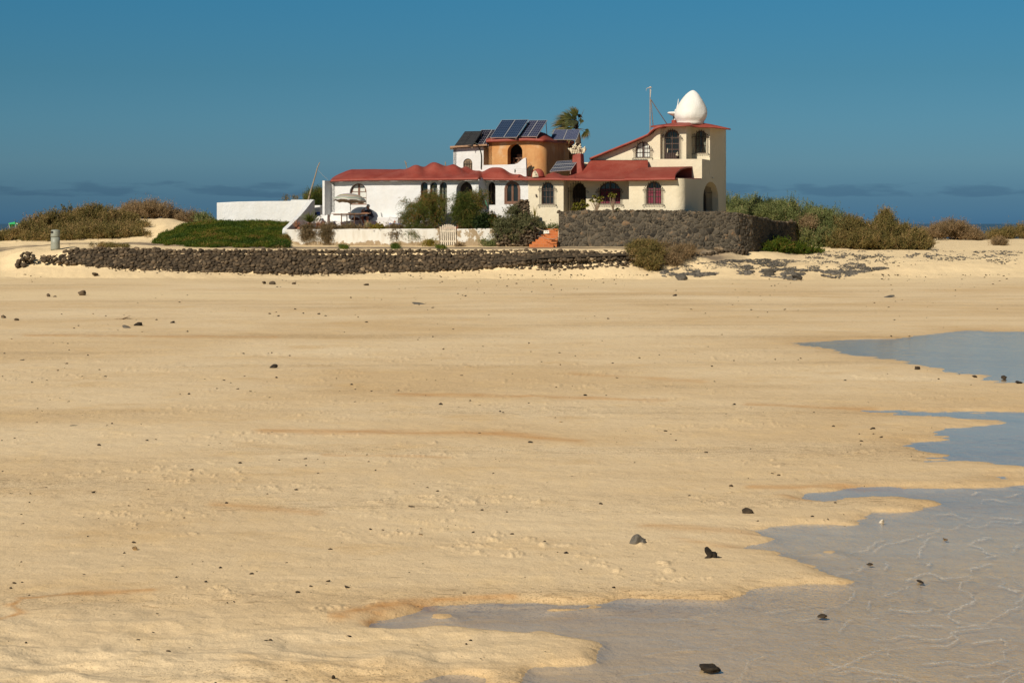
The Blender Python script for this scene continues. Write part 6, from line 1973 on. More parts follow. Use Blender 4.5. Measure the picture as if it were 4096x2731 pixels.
# ---------------------------------------------------------------- TV antenna
dA_ = F0.off(0.7).depth(2110)
t = thing('tv_antenna', 'black wire television antenna lying tilted where the two red roofs meet', 'antenna', tuple(P(2112, 706, dA_)))
mb = MB(); mb.tube([P(2120, 670, dA_), P(2112, 704, dA_)], .016, 5); mb.tube([P(2132, 672, dA_ + .1), P(2120, 705, dA_ + .1)], .012, 5); mb.build('mast', M['cable'], t)
mb = MB(); mb.tube([P(2106, 680, dA_), P(2133, 671, dA_ + .1)], .02, 5)
for (x, y, w) in ((2134, 671, .06), (2125, 677, .04), (2114, 679, .035), (2107, 680, .04)): mb.box(P(x, y, dA_ + .05), (w * 1.6, .06, w * 2))
mb.build('boom', M['cable'], t)
mb = MB()
for (x0, y0, x1, y1) in ((2104, 652, 2119, 675), (2112, 653, 2124, 674), (2118, 652, 2131, 672), (2131, 671, 2122, 702), (2121, 676, 2112, 700), (2124, 680, 2118, 699)):
    mb.tube([P(x0, y0, dA_ + .05), P(x1, y1, dA_ + .05)], .010, 4)
mb.build('element', M['cable'], t)
mb = MB()
for (y0, y1) in ((676, 676), (686, 679.5), (695, 686)): mb.tube([P(2061, y0, dA_), P(2106, y1, dA_)], .009, 4)
mb.build('wire', M['alu'], t)
mb = MB(); mb.tube([P(2059.5, 692, dA_), P(2060.5, 684, dA_), P(2060, 676, dA_)], [.02, .045, .015], 6); mb.build('reflector', M['cable'], t)

# ---------------------------------------------------------------- outer walls of the patio
def wallbox(name, label, pts, top, bot, th, mat, cat='wall', parent=None):
    """polyline (px, d) wall with photo rows for top and bottom"""
    mb = MB(); n = len(pts)
    W = [((px - CX) / FP * d, d) for px, d in pts]
    F_, B_ = [], []
    for i, (x, y) in enumerate(W):
        a = W[max(0, i - 1)]; b = W[min(n - 1, i + 1)]
        dx, dy = b[0] - a[0], b[1] - a[1]; L = math.hypot(dx, dy); nx, ny = -dy / L, dx / L
        zt = Zof(top[i], y); zb = Zof(bot[i], y)
        F_.append(((x, y, zb), (x, y, zt))); B_.append(((x + nx * th, y + ny * th, zb), (x + nx * th, y + ny * th, zt)))
    vs = []
    for f, b in zip(F_, B_): vs += [f[0], f[1], b[1], b[0]]
    fs = []
    for i in range(n - 1):
        for k in range(4):
            k2 = (k + 1) % 4; fs.append((i * 4 + k, (i + 1) * 4 + k, (i + 1) * 4 + k2, i * 4 + k2))
    fs.append((0, 1, 2, 3)); fs.append(((n - 1) * 4 + 3, (n - 1) * 4 + 2, (n - 1) * 4 + 1, (n - 1) * 4))
    mb.add(vs, fs)
    o = mb.build(name, mat, parent)
    bv = o.modifiers.new('bevel', 'BEVEL'); bv.width = 0.035; bv.segments = 3; bv.limit_method = 'ANGLE'
    if label: tag(o, label, cat)
    return o
def wobble_line(xs, y, amp, seed):
    g = random.Random(seed); return [y + g.uniform(-amp, amp) for _ in xs]
# garden wall: origin at its left foot so that the peeling follows its own height
def garden_wall(label, x0, x1, d0, d1, yt0, yt1, seed, th=.22):
    xs = np.linspace(x0, x1, max(3, int((x1 - x0) / 30)))
    pts = [(x, d0 + (d1 - d0) * (x - x0) / (x1 - x0)) for x in xs]
    g = random.Random(seed)
    o = wallbox('garden_wall', label, pts, [yt0 + (yt1 - yt0) * (x - x0) / (x1 - x0) + g.uniform(-.8, .8) for x in xs], [992] * len(xs), th, M['garden'])
    z0 = Zof(984, d0)
    # shift the origin: material uses object coordinates (x across the beach, z above the foot)
    off = Vector((P(1142, 0, 112.5).x, 0, z0)); o.data.transform(Matrix.Translation(-off)); o.location = off
    return o
garden_wall('long stained white garden wall left of the slatted gate', 1142, 1757, 112.5, 111.6, 917.5, 914.5, 1)
garden_wall('short peeling white garden wall right of the slatted gate', 1827, 1993, 111.5, 111.2, 915, 914.5, 2)
wallbox('end_wall', 'white wall stub closing the patio on the left', [(1143.5, 112.6), (1150, 113.6)], [918, 916], [990, 990], .2, M['white'])

def Pz(px, y, d): return Zof(y, d)
xs = [867, 950, 1050, 1130, 1163, 1163.5, 1210, 1256]
wallbox('boundary_wall', 'long plain white boundary wall behind the green groundcover slope', [(x, 117.4 - (x - 867) / 389 * 0.6) for x in xs], [811, 807, 805, 804.5, 804, 799.5, 799.5, 799.5], [915] * 8, .25, M['white'])
# raking wall: falls towards the viewer
mb = MB(); wa = P(1256, 0, 116.7); wb = P(1147, 0, 112.9)
n = 14; vs = []
TY = [(0, 799.5), (.08, 806), (.25, 830), (.5, 862), (.75, 890), (.9, 906), (1, 916)]
for i in range(n + 1):
    t = i / n; x = wa.x + (wb.x - wa.x) * t; y = wa.y + (wb.y - wa.y) * t
    ty = np.interp(t, [p[0] for p in TY], [p[1] for p in TY]); zt = Zof(ty, y); zb = 1.9
    vs += [(x, y, zb), (x, y, zt), (x - .22, y, zt + .03), (x - .22, y, zb)]
fs = []
for i in range(n):
    for k in range(4): fs.append((i * 4 + k, i * 4 + (k + 1) % 4, (i + 1) * 4 + (k + 1) % 4, (i + 1) * 4 + k))
fs += [(3, 2, 1, 0), (n * 4, n * 4 + 1, n * 4 + 2, n * 4 + 3)]
mb.add(vs, fs); tag(mb.build('raking_wall', M['white']), 'white side wall whose top slopes down to the garden, in shade on its right face', 'wall')
mb = MB(); q = front_plane(1268, 117.6, 15); boxpl(mb, q, 1257, 1281, 821.5, 900, 0, .4)
o = mb.build('gate_pier', M['white']); bv = o.modifiers.new('bevel', 'BEVEL'); bv.width = .06; bv.segments = 3
tag(o, 'low whitewashed pier behind the yucca, with a blue cloth in front', 'pier')

# patio floor with red tile edge, planting bed
zf = 2.93
mb = MB()
pts = [P(1150, 0, 112.8), P(1995, 0, 111.4), P(2110, 0, 112.6), P(2110, 0, 113.4), P(1327, 0, 117.2), P(1256, 0, 117.5)]
B = [(p.x, p.y + .1, 2.0) for p in pts]; T = [(p.x, p.y + .1, 2.80) for p in pts]
n = len(pts)
mb.add(B + T, [tuple(range(n, 2 * n))] + [(i, (i + 1) % n, n + (i + 1) % n, n + i) for i in range(n)])
tag(mb.build('planting_bed', simple('garden_soil', (0.16, 0.10, 0.055), 0.95, var=0.4, bmp=.6)), kind='structure')
mb = MB()
pts = [P(1180, 0, 114.0), P(1995, 0, 112.5), P(2110, 0, 112.9), P(2110, 0, 113.3), P(1327, 0, 117.0), P(1262, 0, 117.2)]
B = [(p.x, p.y, 2.7) for p in pts]; T = [(p.x, p.y, zf) for p in pts]
mb.add(B + T, [tuple(range(n, 2 * n))] + [(i, (i + 1) % n, n + (i + 1) % n, n + i) for i in range(n)])
tag(mb.build('patio', M['redtile']), kind='structure')

# ---------------------------------------------------------------- slatted gate
t = thing('garden_gate', 'whitewashed slatted wooden gate with a curved top between the two garden walls', 'gate', tuple(P(1792, 984, 111.5)))
dg = 111.55
for k in range(8):
    x0 = 1761 + k * 8.1; c = abs((x0 + 2.6 - 1792) / 31); yt = 897 + 9.5 * c ** 2 + (k == 0) * 2
    mb = MB(); tlt = 3.0
    a, b = P(x0 + 2.2, 981, dg), P(x0 + 7.2, 981, dg); c_, d_ = P(x0 - .3 + 5, yt, dg), P(x0 - .3, yt, dg)
    v = [a, b, c_, d_]; mb.add([p for p in v] + [p + Vector((0, .03, 0)) for p in v], [(0, 1, 2, 3), (7, 6, 5, 4), (0, 4, 5, 1), (1, 5, 6, 2), (2, 6, 7, 3), (3, 7, 4, 0)])
    mb.build('slat', M['white_wood'], t)
for yy in (925, 965):
    mb = MB(); mb.hexa([P(1760, yy + 3, dg + .035), P(1825, yy + 3, dg + .035), P(1825, yy + 3, dg + .075), P(1760, yy + 3, dg + .075)], [P(1760, yy - 3, dg + .035), P(1825, yy - 3, dg + .035), P(1825, yy - 3, dg + .075), P(1760, yy - 3, dg + .075)]); mb.build('rail', M['white_wood'], t)
mb = MB(); mb.box(P(1758.5, 945, dg + .05), (.06, .08, 1.1)); mb.build('post', M['pole'], t)

# ---------------------------------------------------------------- orange steps with chain and sign
t = thing('steps', 'flight of orange tiled steps between the lava walls', 'steps', tuple(P(2175, 987, 109.6)))
ST = [(2117, 2214, 987.5, 977.5), (2128.6, 2227, 977.5, 967.5), (2142, 2229, 967.5, 957.8), (2154, 2231, 957.8, 948.4), (2162, 2233, 948.4, 938.8), (2172, 2233, 938.8, 927.2), (2181, 2233, 927.2, 914.8)]
for k, (x0, x1, yb, yt) in enumerate(ST):
    d = 109.6 + k * .30
    mb = MB(); b0, b1 = P(x0, yb, d), P(x1, yb, d); zt = P(x0, yt, d).z; zb = 1.75
    e = 2.2 - k * .3 + .15
    mb.hexa([(b0.x, d, zb), (b1.x, d, zb), (b1.x, d + e, zb), (b0.x, d + e, zb)], [(b0.x, d, zt), (b1.x, d, zt), (b1.x, d + e, zt), (b0.x, d + e, zt)])
    mb.build('step', M['steptile'], t)
c = thing('chain', 'rusty double chain hung across the orange steps', 'chain', tuple(P(2180, 950, 109.9)))
for pts in ([(2146, 912), (2158, 918), (2170, 922), (2186, 923), (2200, 920), (2215, 911), (2229, 902)], [(2150, 944), (2166, 947), (2180, 953), (2192, 956.5), (2214, 956.5), (2224, 953), (2231, 948)]):
    mb = MB(); mb.tube([P(x, y, 109.55 + .1 * abs(i - 3) / 3) for i, (x, y) in enumerate(pts)], .017, 5); mb.build('chain_strand', M['steel'], c)
s = thing('sign', 'small white board with faint lettering hanging on the chain across the steps', 'sign', tuple(P(2185.5, 928, 109.48)))
mb = MB(); a, b, c_, d_ = [P(x, y, 109.48) for x, y in ((2174.2, 935), (2197, 933.5), (2196.5, 921.8), (2175, 922))]
v = [a, b, c_, d_]; mb.add(v + [p + Vector((0, .02, 0)) for p in v], [(0, 1, 2, 3), (7, 6, 5, 4), (0, 4, 5, 1), (1, 5, 6, 2), (2, 6, 7, 3), (3, 7, 4, 0)]); mb.build('board', M['sign_white'], s)
fc = bpy.data.curves.new('lettering', 'FONT'); fc.body = 'Nº 40'; fc.size = .085; fc.extrude = .001; fc.align_x = 'CENTER'
ft = bpy.data.objects.new('lettering', fc); COL.objects.link(ft)
dgl = bpy.context.evaluated_depsgraph_get(); lm = bpy.data.meshes.new_from_object(ft.evaluated_get(dgl)); bpy.data.objects.remove(ft)
lm.transform(Matrix.Translation(P(2185.8, 928.8, 109.474)) @ Matrix.Rotation(R(90), 4, 'X')); lm.materials.clear()
_finish(lm, 'lettering', M['ink'], s, False)

# ---------------------------------------------------------------- litter bin
dB = 109.2; c0_ = P(221.5, 994, dB); rb_ = 18.0 * dB / FP
t = thing('litter_bin', 'grey-green cylindrical litter bin with a domed lid and dark slot beside the sandy path', 'litter bin', (c0_.x, c0_.y, c0_.z))
H_ = 76 * dB / FP
mb = MB(); mb.lathe([(rb_ * 1.03, -.1), (rb_ * 1.03, .02), (rb_ * .99, .3), (rb_ * .985, H_ * .60)], c0_, 36); mb.build('body', M['bin'], t, True)
mb = MB(); mb.lathe([(rb_ * .955, H_ * .595), (rb_ * .955, H_ * .625)], c0_, 36); mb.build('groove', M['dark'], t, True)
mb = MB(); mb.lathe([(rb_ * 1.0, H_ * .622), (rb_ * 1.01, H_ * .64), (rb_ * .985, H_ * .92), (rb_ * .95, H_ * .945), (rb_ * .78, H_ * .972), (rb_ * .5, H_ * .992), (rb_ * .02, H_)], c0_, 36); ld = mb.build('lid', M['bin'], t, True)
mb = MB()
n = 8; z0, z1 = c0_.z + H_ * .795, c0_.z + H_ * .91; vs = []
for i in range(n + 1):
    an = R(-165 + 62 * i / n); r_ = rb_ * 1.004
    for z in (z0, z1): vs.append((c0_.x + math.cos(an) * r_, c0_.y + math.sin(an) * r_, z))
    for z in (z1, z0): vs.append((c0_.x + math.cos(an) * (r_ - .03), c0_.y + math.sin(an) * (r_ - .03), z))
fs = [(4 * i + k, 4 * i + 4 + k, 4 * i + 4 + (k + 1) % 4, 4 * i + (k + 1) % 4) for i in range(n) for k in range(4)] + [(0, 1, 2, 3), (4 * n + 3, 4 * n + 2, 4 * n + 1, 4 * n)]
mb.add(vs, fs); mb.build('slot', M['black'], ld)

# ---------------------------------------------------------------- green beach shade far left
t = thing('beach_shade', 'bright green fabric beach shade beyond the left-hand scrub', 'beach shade', tuple(P(60, 912, 150)))
dS_ = 150
mb = MB()
A = [P(35.5, 893, dS_), P(59.5, 890, dS_), P(91, 904, dS_ + 1), P(70, 905, dS_ + 2.2), P(40, 899, dS_ + 2.0)]
mb.add([P(35, 892.5, dS_), P(59, 888.6, dS_), P(61, 896, dS_), P(38, 897, dS_), P(60, 888.8, dS_ + 1.5), P(94, 903, dS_ + 1.5), P(80, 903.5, dS_), P(61, 895.5, dS_)],
       [(0, 1, 2, 3), (1, 4, 5, 6, 7)])
mb.add([P(35.5, 893, dS_), P(40, 909, dS_ + .3), P(60, 906, dS_ + 1.6), P(61, 892, dS_ + 1.6)], [(0, 1, 2, 3)])
cn = mb.build('canopy', M['greencloth'], t); sd = cn.modifiers.new('solid', 'SOLIDIFY'); sd.thickness = .04
for x, y0, y1 in ((35.5, 893, 912), (60, 890, 914), (80, 903, 914)):
    mb = MB(); mb.tube([P(x, y0, dS_), P(x + 3, y1, dS_)], .02, 5); mb.build('pole', M['alu'], t)
mb = MB(); mb.add([P(64, 892, dS_ - .05), P(71, 893.5, dS_ - .05), P(71.5, 896, dS_ - .05), P(65, 894.8, dS_ - .05)], [(0, 1, 2, 3)]); w = mb.build('patch', M['white_paint'], t)
sd = w.modifiers.new('solid', 'SOLIDIFY'); sd.thickness = .02
# rocks on the far dune crest, left edge
g = np.random.default_rng(77); C = []; S = []
for i in range(26):
    x = g.uniform(-40, 62); d = 132 + g.uniform(-2, 3); X = (x - CX) / FP * d; z = gz(X, d); s_ = g.uniform(.08, .26)
    C.append((X, d, z + s_ * .3)); S.append((s_ * 1.4, s_, s_ * .8))
V, F, T = rock_cloud(np.array(C), np.array(S), g, ICO1)
tag(np_mesh('rubble', V, F, M['lava'], None, False, fattr={'tone': T}), 'dark rubble on the dune crest at the left frame edge', 'rubble', kind='stuff')

# ---------------------------------------------------------------- leaning pole with a wire
dP = 118.2
t = thing('leaning_pole', 'weathered wooden pole leaning right behind the boundary wall', 'pole', tuple(P(1231, 815, dP)))
mb = MB(); mb.tube([P(x, y, dP) for x, y in ((1229, 825), (1234, 797), (1244, 760), (1254, 728), (1263, 697), (1270, 670), (1279, 650))], [.055, .05, .045, .04, .038, .032, .025], 7); mb.build('shaft', M['pole'], t)
mb = MB(); mb.tube([P(1272, 680, dP), P(1290, 700, dP - .8), P(1312, 720, dP - 1.6)], .008, 4); mb.build('wire', M['alu'], t)

# ---------------------------------------------------------------- parasol
dU = 114.6
t = thing('parasol', 'striped multicoloured parasol standing through the patio table', 'parasol', tuple(P(1401, 906, dU)))
tip = P(1401.5, 774.5, dU); rim_r = 67 * dU / FP; n = 48; rings = 12
tilt = Matrix.Rotation(R(3.5), 3, 'Y') @ Matrix.Rotation(R(-6), 3, 'X')
V = []; ST_ = []
Ht = 29 * dU / FP
for j in range(rings + 1):
    u = j / rings; r_ = rim_r * math.sin(u * 1.32) / math.sin(1.32)
    for k in range(n):
        an = 2 * math.pi * k / n; ph = (k % 6) / 6
        sag = 1 - 0.07 * math.sin(ph * math.pi) * u
        z = -Ht * (1 - math.cos(u * 1.32)) / (1 - math.cos(1.32)) + 0.05 * math.sin(ph * math.pi) * u ** 2
        V.append(tuple(tip + tilt @ Vector((math.cos(an) * r_ * sag, math.sin(an) * r_ * sag, z)))); ST_.append(u)
top_n = len(V)
for k in range(n):   # valance
    an = 2 * math.pi * k / n; ph = (k % 6) / 6; r_ = rim_r * (1 - 0.07 * math.sin(ph * math.pi))
    z = -Ht - 0.07 + 0.05 * math.sin(ph * math.pi) + .015 * math.sin(k * 2.4); V.append(tuple(tip + tilt @ Vector((math.cos(an) * r_, math.sin(an) * r_, z)))); ST_.append(1.0)
F_ = [(j * n + k, (j + 1) * n + k, (j + 1) * n + (k + 1) % n, j * n + (k + 1) % n) for j in range(rings + 1) for k in range(n)]
# double skin: striped outside, pale lining inside
cn = np_mesh('canopy', V, F_, [M['canopy'], M['canopy_in']], t, False, vattr={'stripe': [s_ * .97 + .01 for s_ in ST_]})
sd = cn.modifiers.new('solid', 'SOLIDIFY'); sd.thickness = .012; sd.offset = -1; sd.material_offset = 1
mb = MB(); mb.tube([P(1401.5, 773, dU), P(1402, 840, dU), P(1402.5, 905, dU)], .017, 8); mb.build('pole', M['steel'], t)
mb = MB()
for k in range(8):
    an = 2 * math.pi * k / 8; e = tip + tilt @ Vector((math.cos(an) * rim_r * .97, math.sin(an) * rim_r * .97, -Ht)); m2 = tip + tilt @ Vector((math.cos(an) * rim_r * .5, math.sin(an) * rim_r * .5, -Ht * .32))
    mb.tube([tip + Vector((0, 0, -.02)), m2, e], .006, 4); mb.tube([P(1401.7, 800, dU), m2], .006, 4)
mb.build('rib', M['steel'], t)
mb = MB(); mb.lathe([(.022, -.03), (.03, 0), (.022, .03)], P(1401.8, 833, dU), 8); mb.build('joint', M['cable'], t)

# ---------------------------------------------------------------- table
dT = 114.5
t = thing('patio_table', 'long wooden patio table on square legs under the parasol', 'table', tuple(P(1400, 907, dT)))
mb = MB(); w0, w1 = P(1327, 855, dT), P(1478, 852, dT)
zt = w0.z + .02
mb.hexa([(w0.x, dT - .38, zt - .03), (w1.x, dT - .55, zt - .03), (w1.x, dT + .35, zt - .03), (w0.x, dT + .45, zt - .03)], [(w0.x, dT - .38, zt), (w1.x, dT - .55, zt), (w1.x, dT + .35, zt), (w0.x, dT + .45, zt)])
tp = mb.build('tabletop', M['wood_top'], t)
mb = MB()
mb.hexa([P(1333, 861.5, dT - .34), P(1460, 860.5, dT - .44), P(1460, 860.5, dT - .41), P(1333, 861.5, dT - .31)], [P(1333, 857, dT - .34), P(1460, 856, dT - .44), P(1460, 856, dT - .41), P(1333, 857, dT - .31)])
mb.hexa([P(1333, 861.5, dT + .30), P(1460, 860.5, dT + .25), P(1460, 860.5, dT + .28), P(1333, 861.5, dT + .33)], [P(1333, 857, dT + .30), P(1460, 856, dT + .25), P(1460, 856, dT + .28), P(1333, 857, dT + .33)])
mb.build('apron', M['wood'], t)
for (x, o) in ((1366, -.30), (1388, .28), (1417.5, -.38), (1440.5, .25)):
    mb = MB(); a = P(x, 0, dT + o)
    mb.box((a.x, dT + o, (zf - .04 + zt - .03) / 2), (.055, .055, zt - .03 - zf + .04)); mb.build('leg', M['wood'], t)
mb = MB()
for (xa, xb) in ((1366, 1388), (1417.5, 1440.5)):
    a, b = P(xa, 0, dT - .3), P(xb, 0, dT + .26); mb.tube([(a.x, a.y, zt - .16), (b.x, b.y, zt - .16)], .026, 4)
mb.build('stretcher', M['wood'], t)
for (x, lab) in ((1411.5, 'dark ashtray-like dish on the table near the parasol pole'), (1418, 'second small dark dish on the table, further from the pole')):
    mb = MB(); mb.lathe([(.03, 0), (.05, .015), (.052, .03), (.045, .03), (.03, .012), (.01, .010)], (P(x, 0, dT).x, dT, zt + .001), 12); tag(mb.build('dish', M['cable']), lab, 'dish')
# bag on the floor
mb = MB(); c = P(1420, 0, 115.1); bz = Zof(883, 115.1)
mb.lathe([(.19, 0), (.21, .04), (.20, .10), (.15, .16), (.07, .20), (.01, .21)], (c.x, 115.15, Zof(882, 115.15)), 16, sx=1.15, sy=.7, wob=lambda a, z: 1 + .12 * math.sin(3 * a + z * 9))
tag(mb.build('bag', M['bag'], None, True), 'dark red bag lying on the bench behind the table legs', 'bag')

# ---------------------------------------------------------------- white tapered plaster block, white garden chair, blue cloth
q = front_plane(1290, 114.9, 15)
mb = MB(); NX = 10
def tb(t_, side, o): return None
z0, z1 = Zof(930, 114.9), Zof(858.5, 114.9); a0, a1, b0, b1 = q.s(1268), q.s(1309), q.s(1281.5), q.s(1307.5)
vs = []
for i in range(NX + 1):
    t_ = i / NX
    sb = a0 + (a1 - a0) * t_; st = b0 + (b1 - b0) * t_
    dip = -.055 * math.sin(t_ * math.pi)
    vs += [q.w(sb, z0, -.05), q.w(sb, Zof(890, 114.9), 0), q.w(st, z1 + dip, .10), q.w(st, z1 + dip, .42), q.w(sb, z0, .75)]
fs = [(5 * i + k, 5 * i + 5 + k, 5 * i + 5 + (k + 1) % 5, 5 * i + (k + 1) % 5) for i in range(NX) for k in range(5)] + [(4, 3, 2, 1, 0), tuple(5 * NX + k for k in range(5))]
mb.add(vs, fs); tag(mb.build('masonry_block', M['white'], None, True), 'smooth white tapered masonry block with a dished top at the corner of the cottage', 'masonry block')
t = thing('garden_chair', 'white moulded garden lounger half hidden behind the yucca', 'chair', tuple(P(1262, 900, 114.4)))
mb = MB(); dC = 114.5
mb.tube([P(1247, 899, dC - .2), P(1253, 886, dC - .2), P(1262, 880, dC - .1), P(1274, 868, dC), P(1284, 866, dC)], [.05, .05, .045, .045, .04], 7); mb.build('arm', M['white_paint'], t, True)
mb = MB(); mb.tube([P(1250, 899, dC + .3), P(1256, 886, dC + .3), P(1265, 880, dC + .3), P(1276, 869, dC + .3), P(1286, 867, dC + .3)], [.05, .05, .045, .045, .04], 7); mb.build('arm', M['white_paint'], t, True)
mb = MB(); mb.hexa([P(1252, 893, dC - .15), P(1270, 893, dC - .15), P(1274, 893, dC + .3), P(1256, 893, dC + .3)], [P(1252, 887, dC - .15), P(1270, 886, dC - .15), P(1274, 886, dC + .3), P(1256, 887, dC + .3)]); mb.build('seat', M['white_paint'], t)
mb = MB(); mb.hexa([P(1268, 889, dC - .1), P(1272, 889, dC - .1), P(1275, 889, dC + .3), P(1271, 889, dC + .3)], [P(1279, 868, dC + .0), P(1284, 868, dC), P(1287, 868, dC + .3), P(1282, 868, dC + .3)]); mb.build('backrest', M['white_paint'], t)
mb = MB(); q = front_plane(1272, 117.2, 15); boxpl(mb, q, 1267, 1280, 848, 864, 0, .04); o = mb.build('blue_cloth', M['blue']); tag(o, 'small blue cloth hanging in front of the low whitewashed pier', 'cloth')
mb = MB(); boxpl(mb, q, 1260, 1266, 849, 863, 0, .04); o = mb.build('folded_chair', M['cable']); tag(o, 'dark folded thing propped left of the blue cloth', 'folded chair')

# ---------------------------------------------------------------- blue folding lounger on the right of the bench
dL = 114.2
t = thing('folding_lounger', 'folding lounger with a blue bed and white tube frame beside the big tree', 'lounger', tuple(P(1570, 905, dL)))
mb = MB(); mb.hexa([P(1556, 896.5, dL - .3), P(1625, 898.5, dL - .3), P(1628, 898.5, dL + .3), P(1559, 896.5, dL + .3)], [P(1556, 893.5, dL - .3), P(1625, 895.5, dL - .3), P(1628, 895.5, dL + .3), P(1559, 893.5, dL + .3)]); mb.build('bed', M['blue'], t)
for (x0, o) in ((1543, -.28), (1549, .28)):
    mb = MB(); mb.tube([P(x0 - 3, 907, dL + o), P(x0, 896, dL + o), P(x0 + 12, 894, dL + o), P(x0 + 30, 895, dL + o)], .013, 5); mb.tube([P(x0 + 5, 907, dL + o), P(x0 + 7, 895, dL + o)], .013, 5)
    mb.tube([P(x0 + 75, 907, dL + o), P(x0 + 78, 896, dL + o)], .013, 5); mb.build('frame', M['alu'], t)
mb = MB(); mb.tube([P(1548, 896, dL - .28), P(1560, 868, dL - .28), P(1580, 872, dL - .2), P(1595, 874, dL)], .012, 5); mb.tube([P(1557, 876, dL - .28), P(1580, 893, dL - .28)], .012, 5); mb.tube([P(1590, 872, dL + .28), P(1608, 868, dL + .28), P(1618, 894, dL + .28)], .012, 5)
mb.build('back_frame', M['alu'], t)
mb = MB(); mb.hexa([P(1602, 893, dL - .25), P(1618, 893, dL - .25), P(1620, 893, dL + .2), P(1604, 893, dL + .2)], [P(1608, 868, dL - .2), P(1611, 868, dL - .2), P(1613, 868, dL + .2), P(1610, 868, dL + .2)]); mb.build('backrest', M['canopy_in'], t)
mb = MB(); c = P(1579, 892, dL - .2); mb.lathe([(.04, 0), (.05, .04), (.035, .10), (.015, .13), (.015, .16)], c, 10); tag(mb.build('orange_bottle', M['terracotta'], None, True), 'small orange bottle standing on the blue lounger', 'bottle')

# red low bench / slab behind the gate
t = thing('red_table', 'low red-topped table behind the second tree', 'table', tuple(P(1855, 912, 112.8)))
mb = MB(); d5 = 112.6; mb.hexa([P(1826, 895, d5), P(1880, 895, d5), P(1884, 895, d5 + .6), P(1830, 895, d5 + .6)], [P(1826, 893, d5), P(1880, 893, d5), P(1884, 893, d5 + .6), P(1830, 893, d5 + .6)]); mb.build('tabletop', M['terracotta'], t)
mb = MB(); mb.hexa([P(1828, 912, d5 + .1), P(1878, 912, d5 + .1), P(1878, 912, d5 + .13), P(1828, 912, d5 + .13)], [P(1828, 896, d5 + .1), P(1878, 896, d5 + .1), P(1878, 896, d5 + .13), P(1828, 896, d5 + .13)]); mb.build('front_panel', M['redtile'], t)
mb = MB(); mb.tube([P(1879, 894, d5 - .02), P(1887, 912, d5 - .05)], .03, 5); mb.build('leg', M['terracotta'], t)
# terracotta tub with white top
t = thing('plant_pot', 'orange and white striped tub at the foot of the dark round bush', 'plant pot', tuple(P(1907.5, 914, 111.9)))
mb = MB(); c = P(1907.5, 913, 111.9); mb.lathe([(.065, 0), (.075, .05), (.08, .09)], c, 14); mb.build('tub', M['terracotta'], t, True)
mb = MB(); mb.lathe([(.078, .09), (.075, .12), (.05, .15), (.01, .16)], c, 14); mb.build('rim', M['white_paint'], t, True)
# hose and stick by the niche
mb = MB(); d6 = 113.9; mb.tube([P(1951, 837, d6), P(1946, 820, d6 + .1), P(1942, 802, d6 + .3)], [.02, .055, .02], 6); o = mb.build('green_bottle_rack', M['greenplastic']); o.name = 'watering_lance'; tag(o, 'green plastic lance leaning in the recess left of the arched niche', 'garden tool')
mb = MB(); mb.tube([P(1950, 838, d6 - .1), P(1943, 818, d6), P(1932, 808, d6)], .014, 5); tag(mb.build('stick', M['cable']), 'thin dark stick crossing the green lance', 'stick')
# ball
mb = MB(); mb.lathe([(.005, -.06), (.045, -.045), (.06, 0), (.045, .045), (.005, .06)], P(1208.5, 912, 112.7), 14); tag(mb.build('ball', M['purple'], None, True), 'small purple ball on the wall top at the left corner', 'ball')
mb = MB(); mb.lathe([(.005, -.05), (.04, -.035), (.05, 0), (.04, .03), (.005, .045)], P(1205, 916, 112.6), 14); tag(mb.build('white_stone', M['white_paint'], None, True), 'round white stone below the purple ball', 'stone')

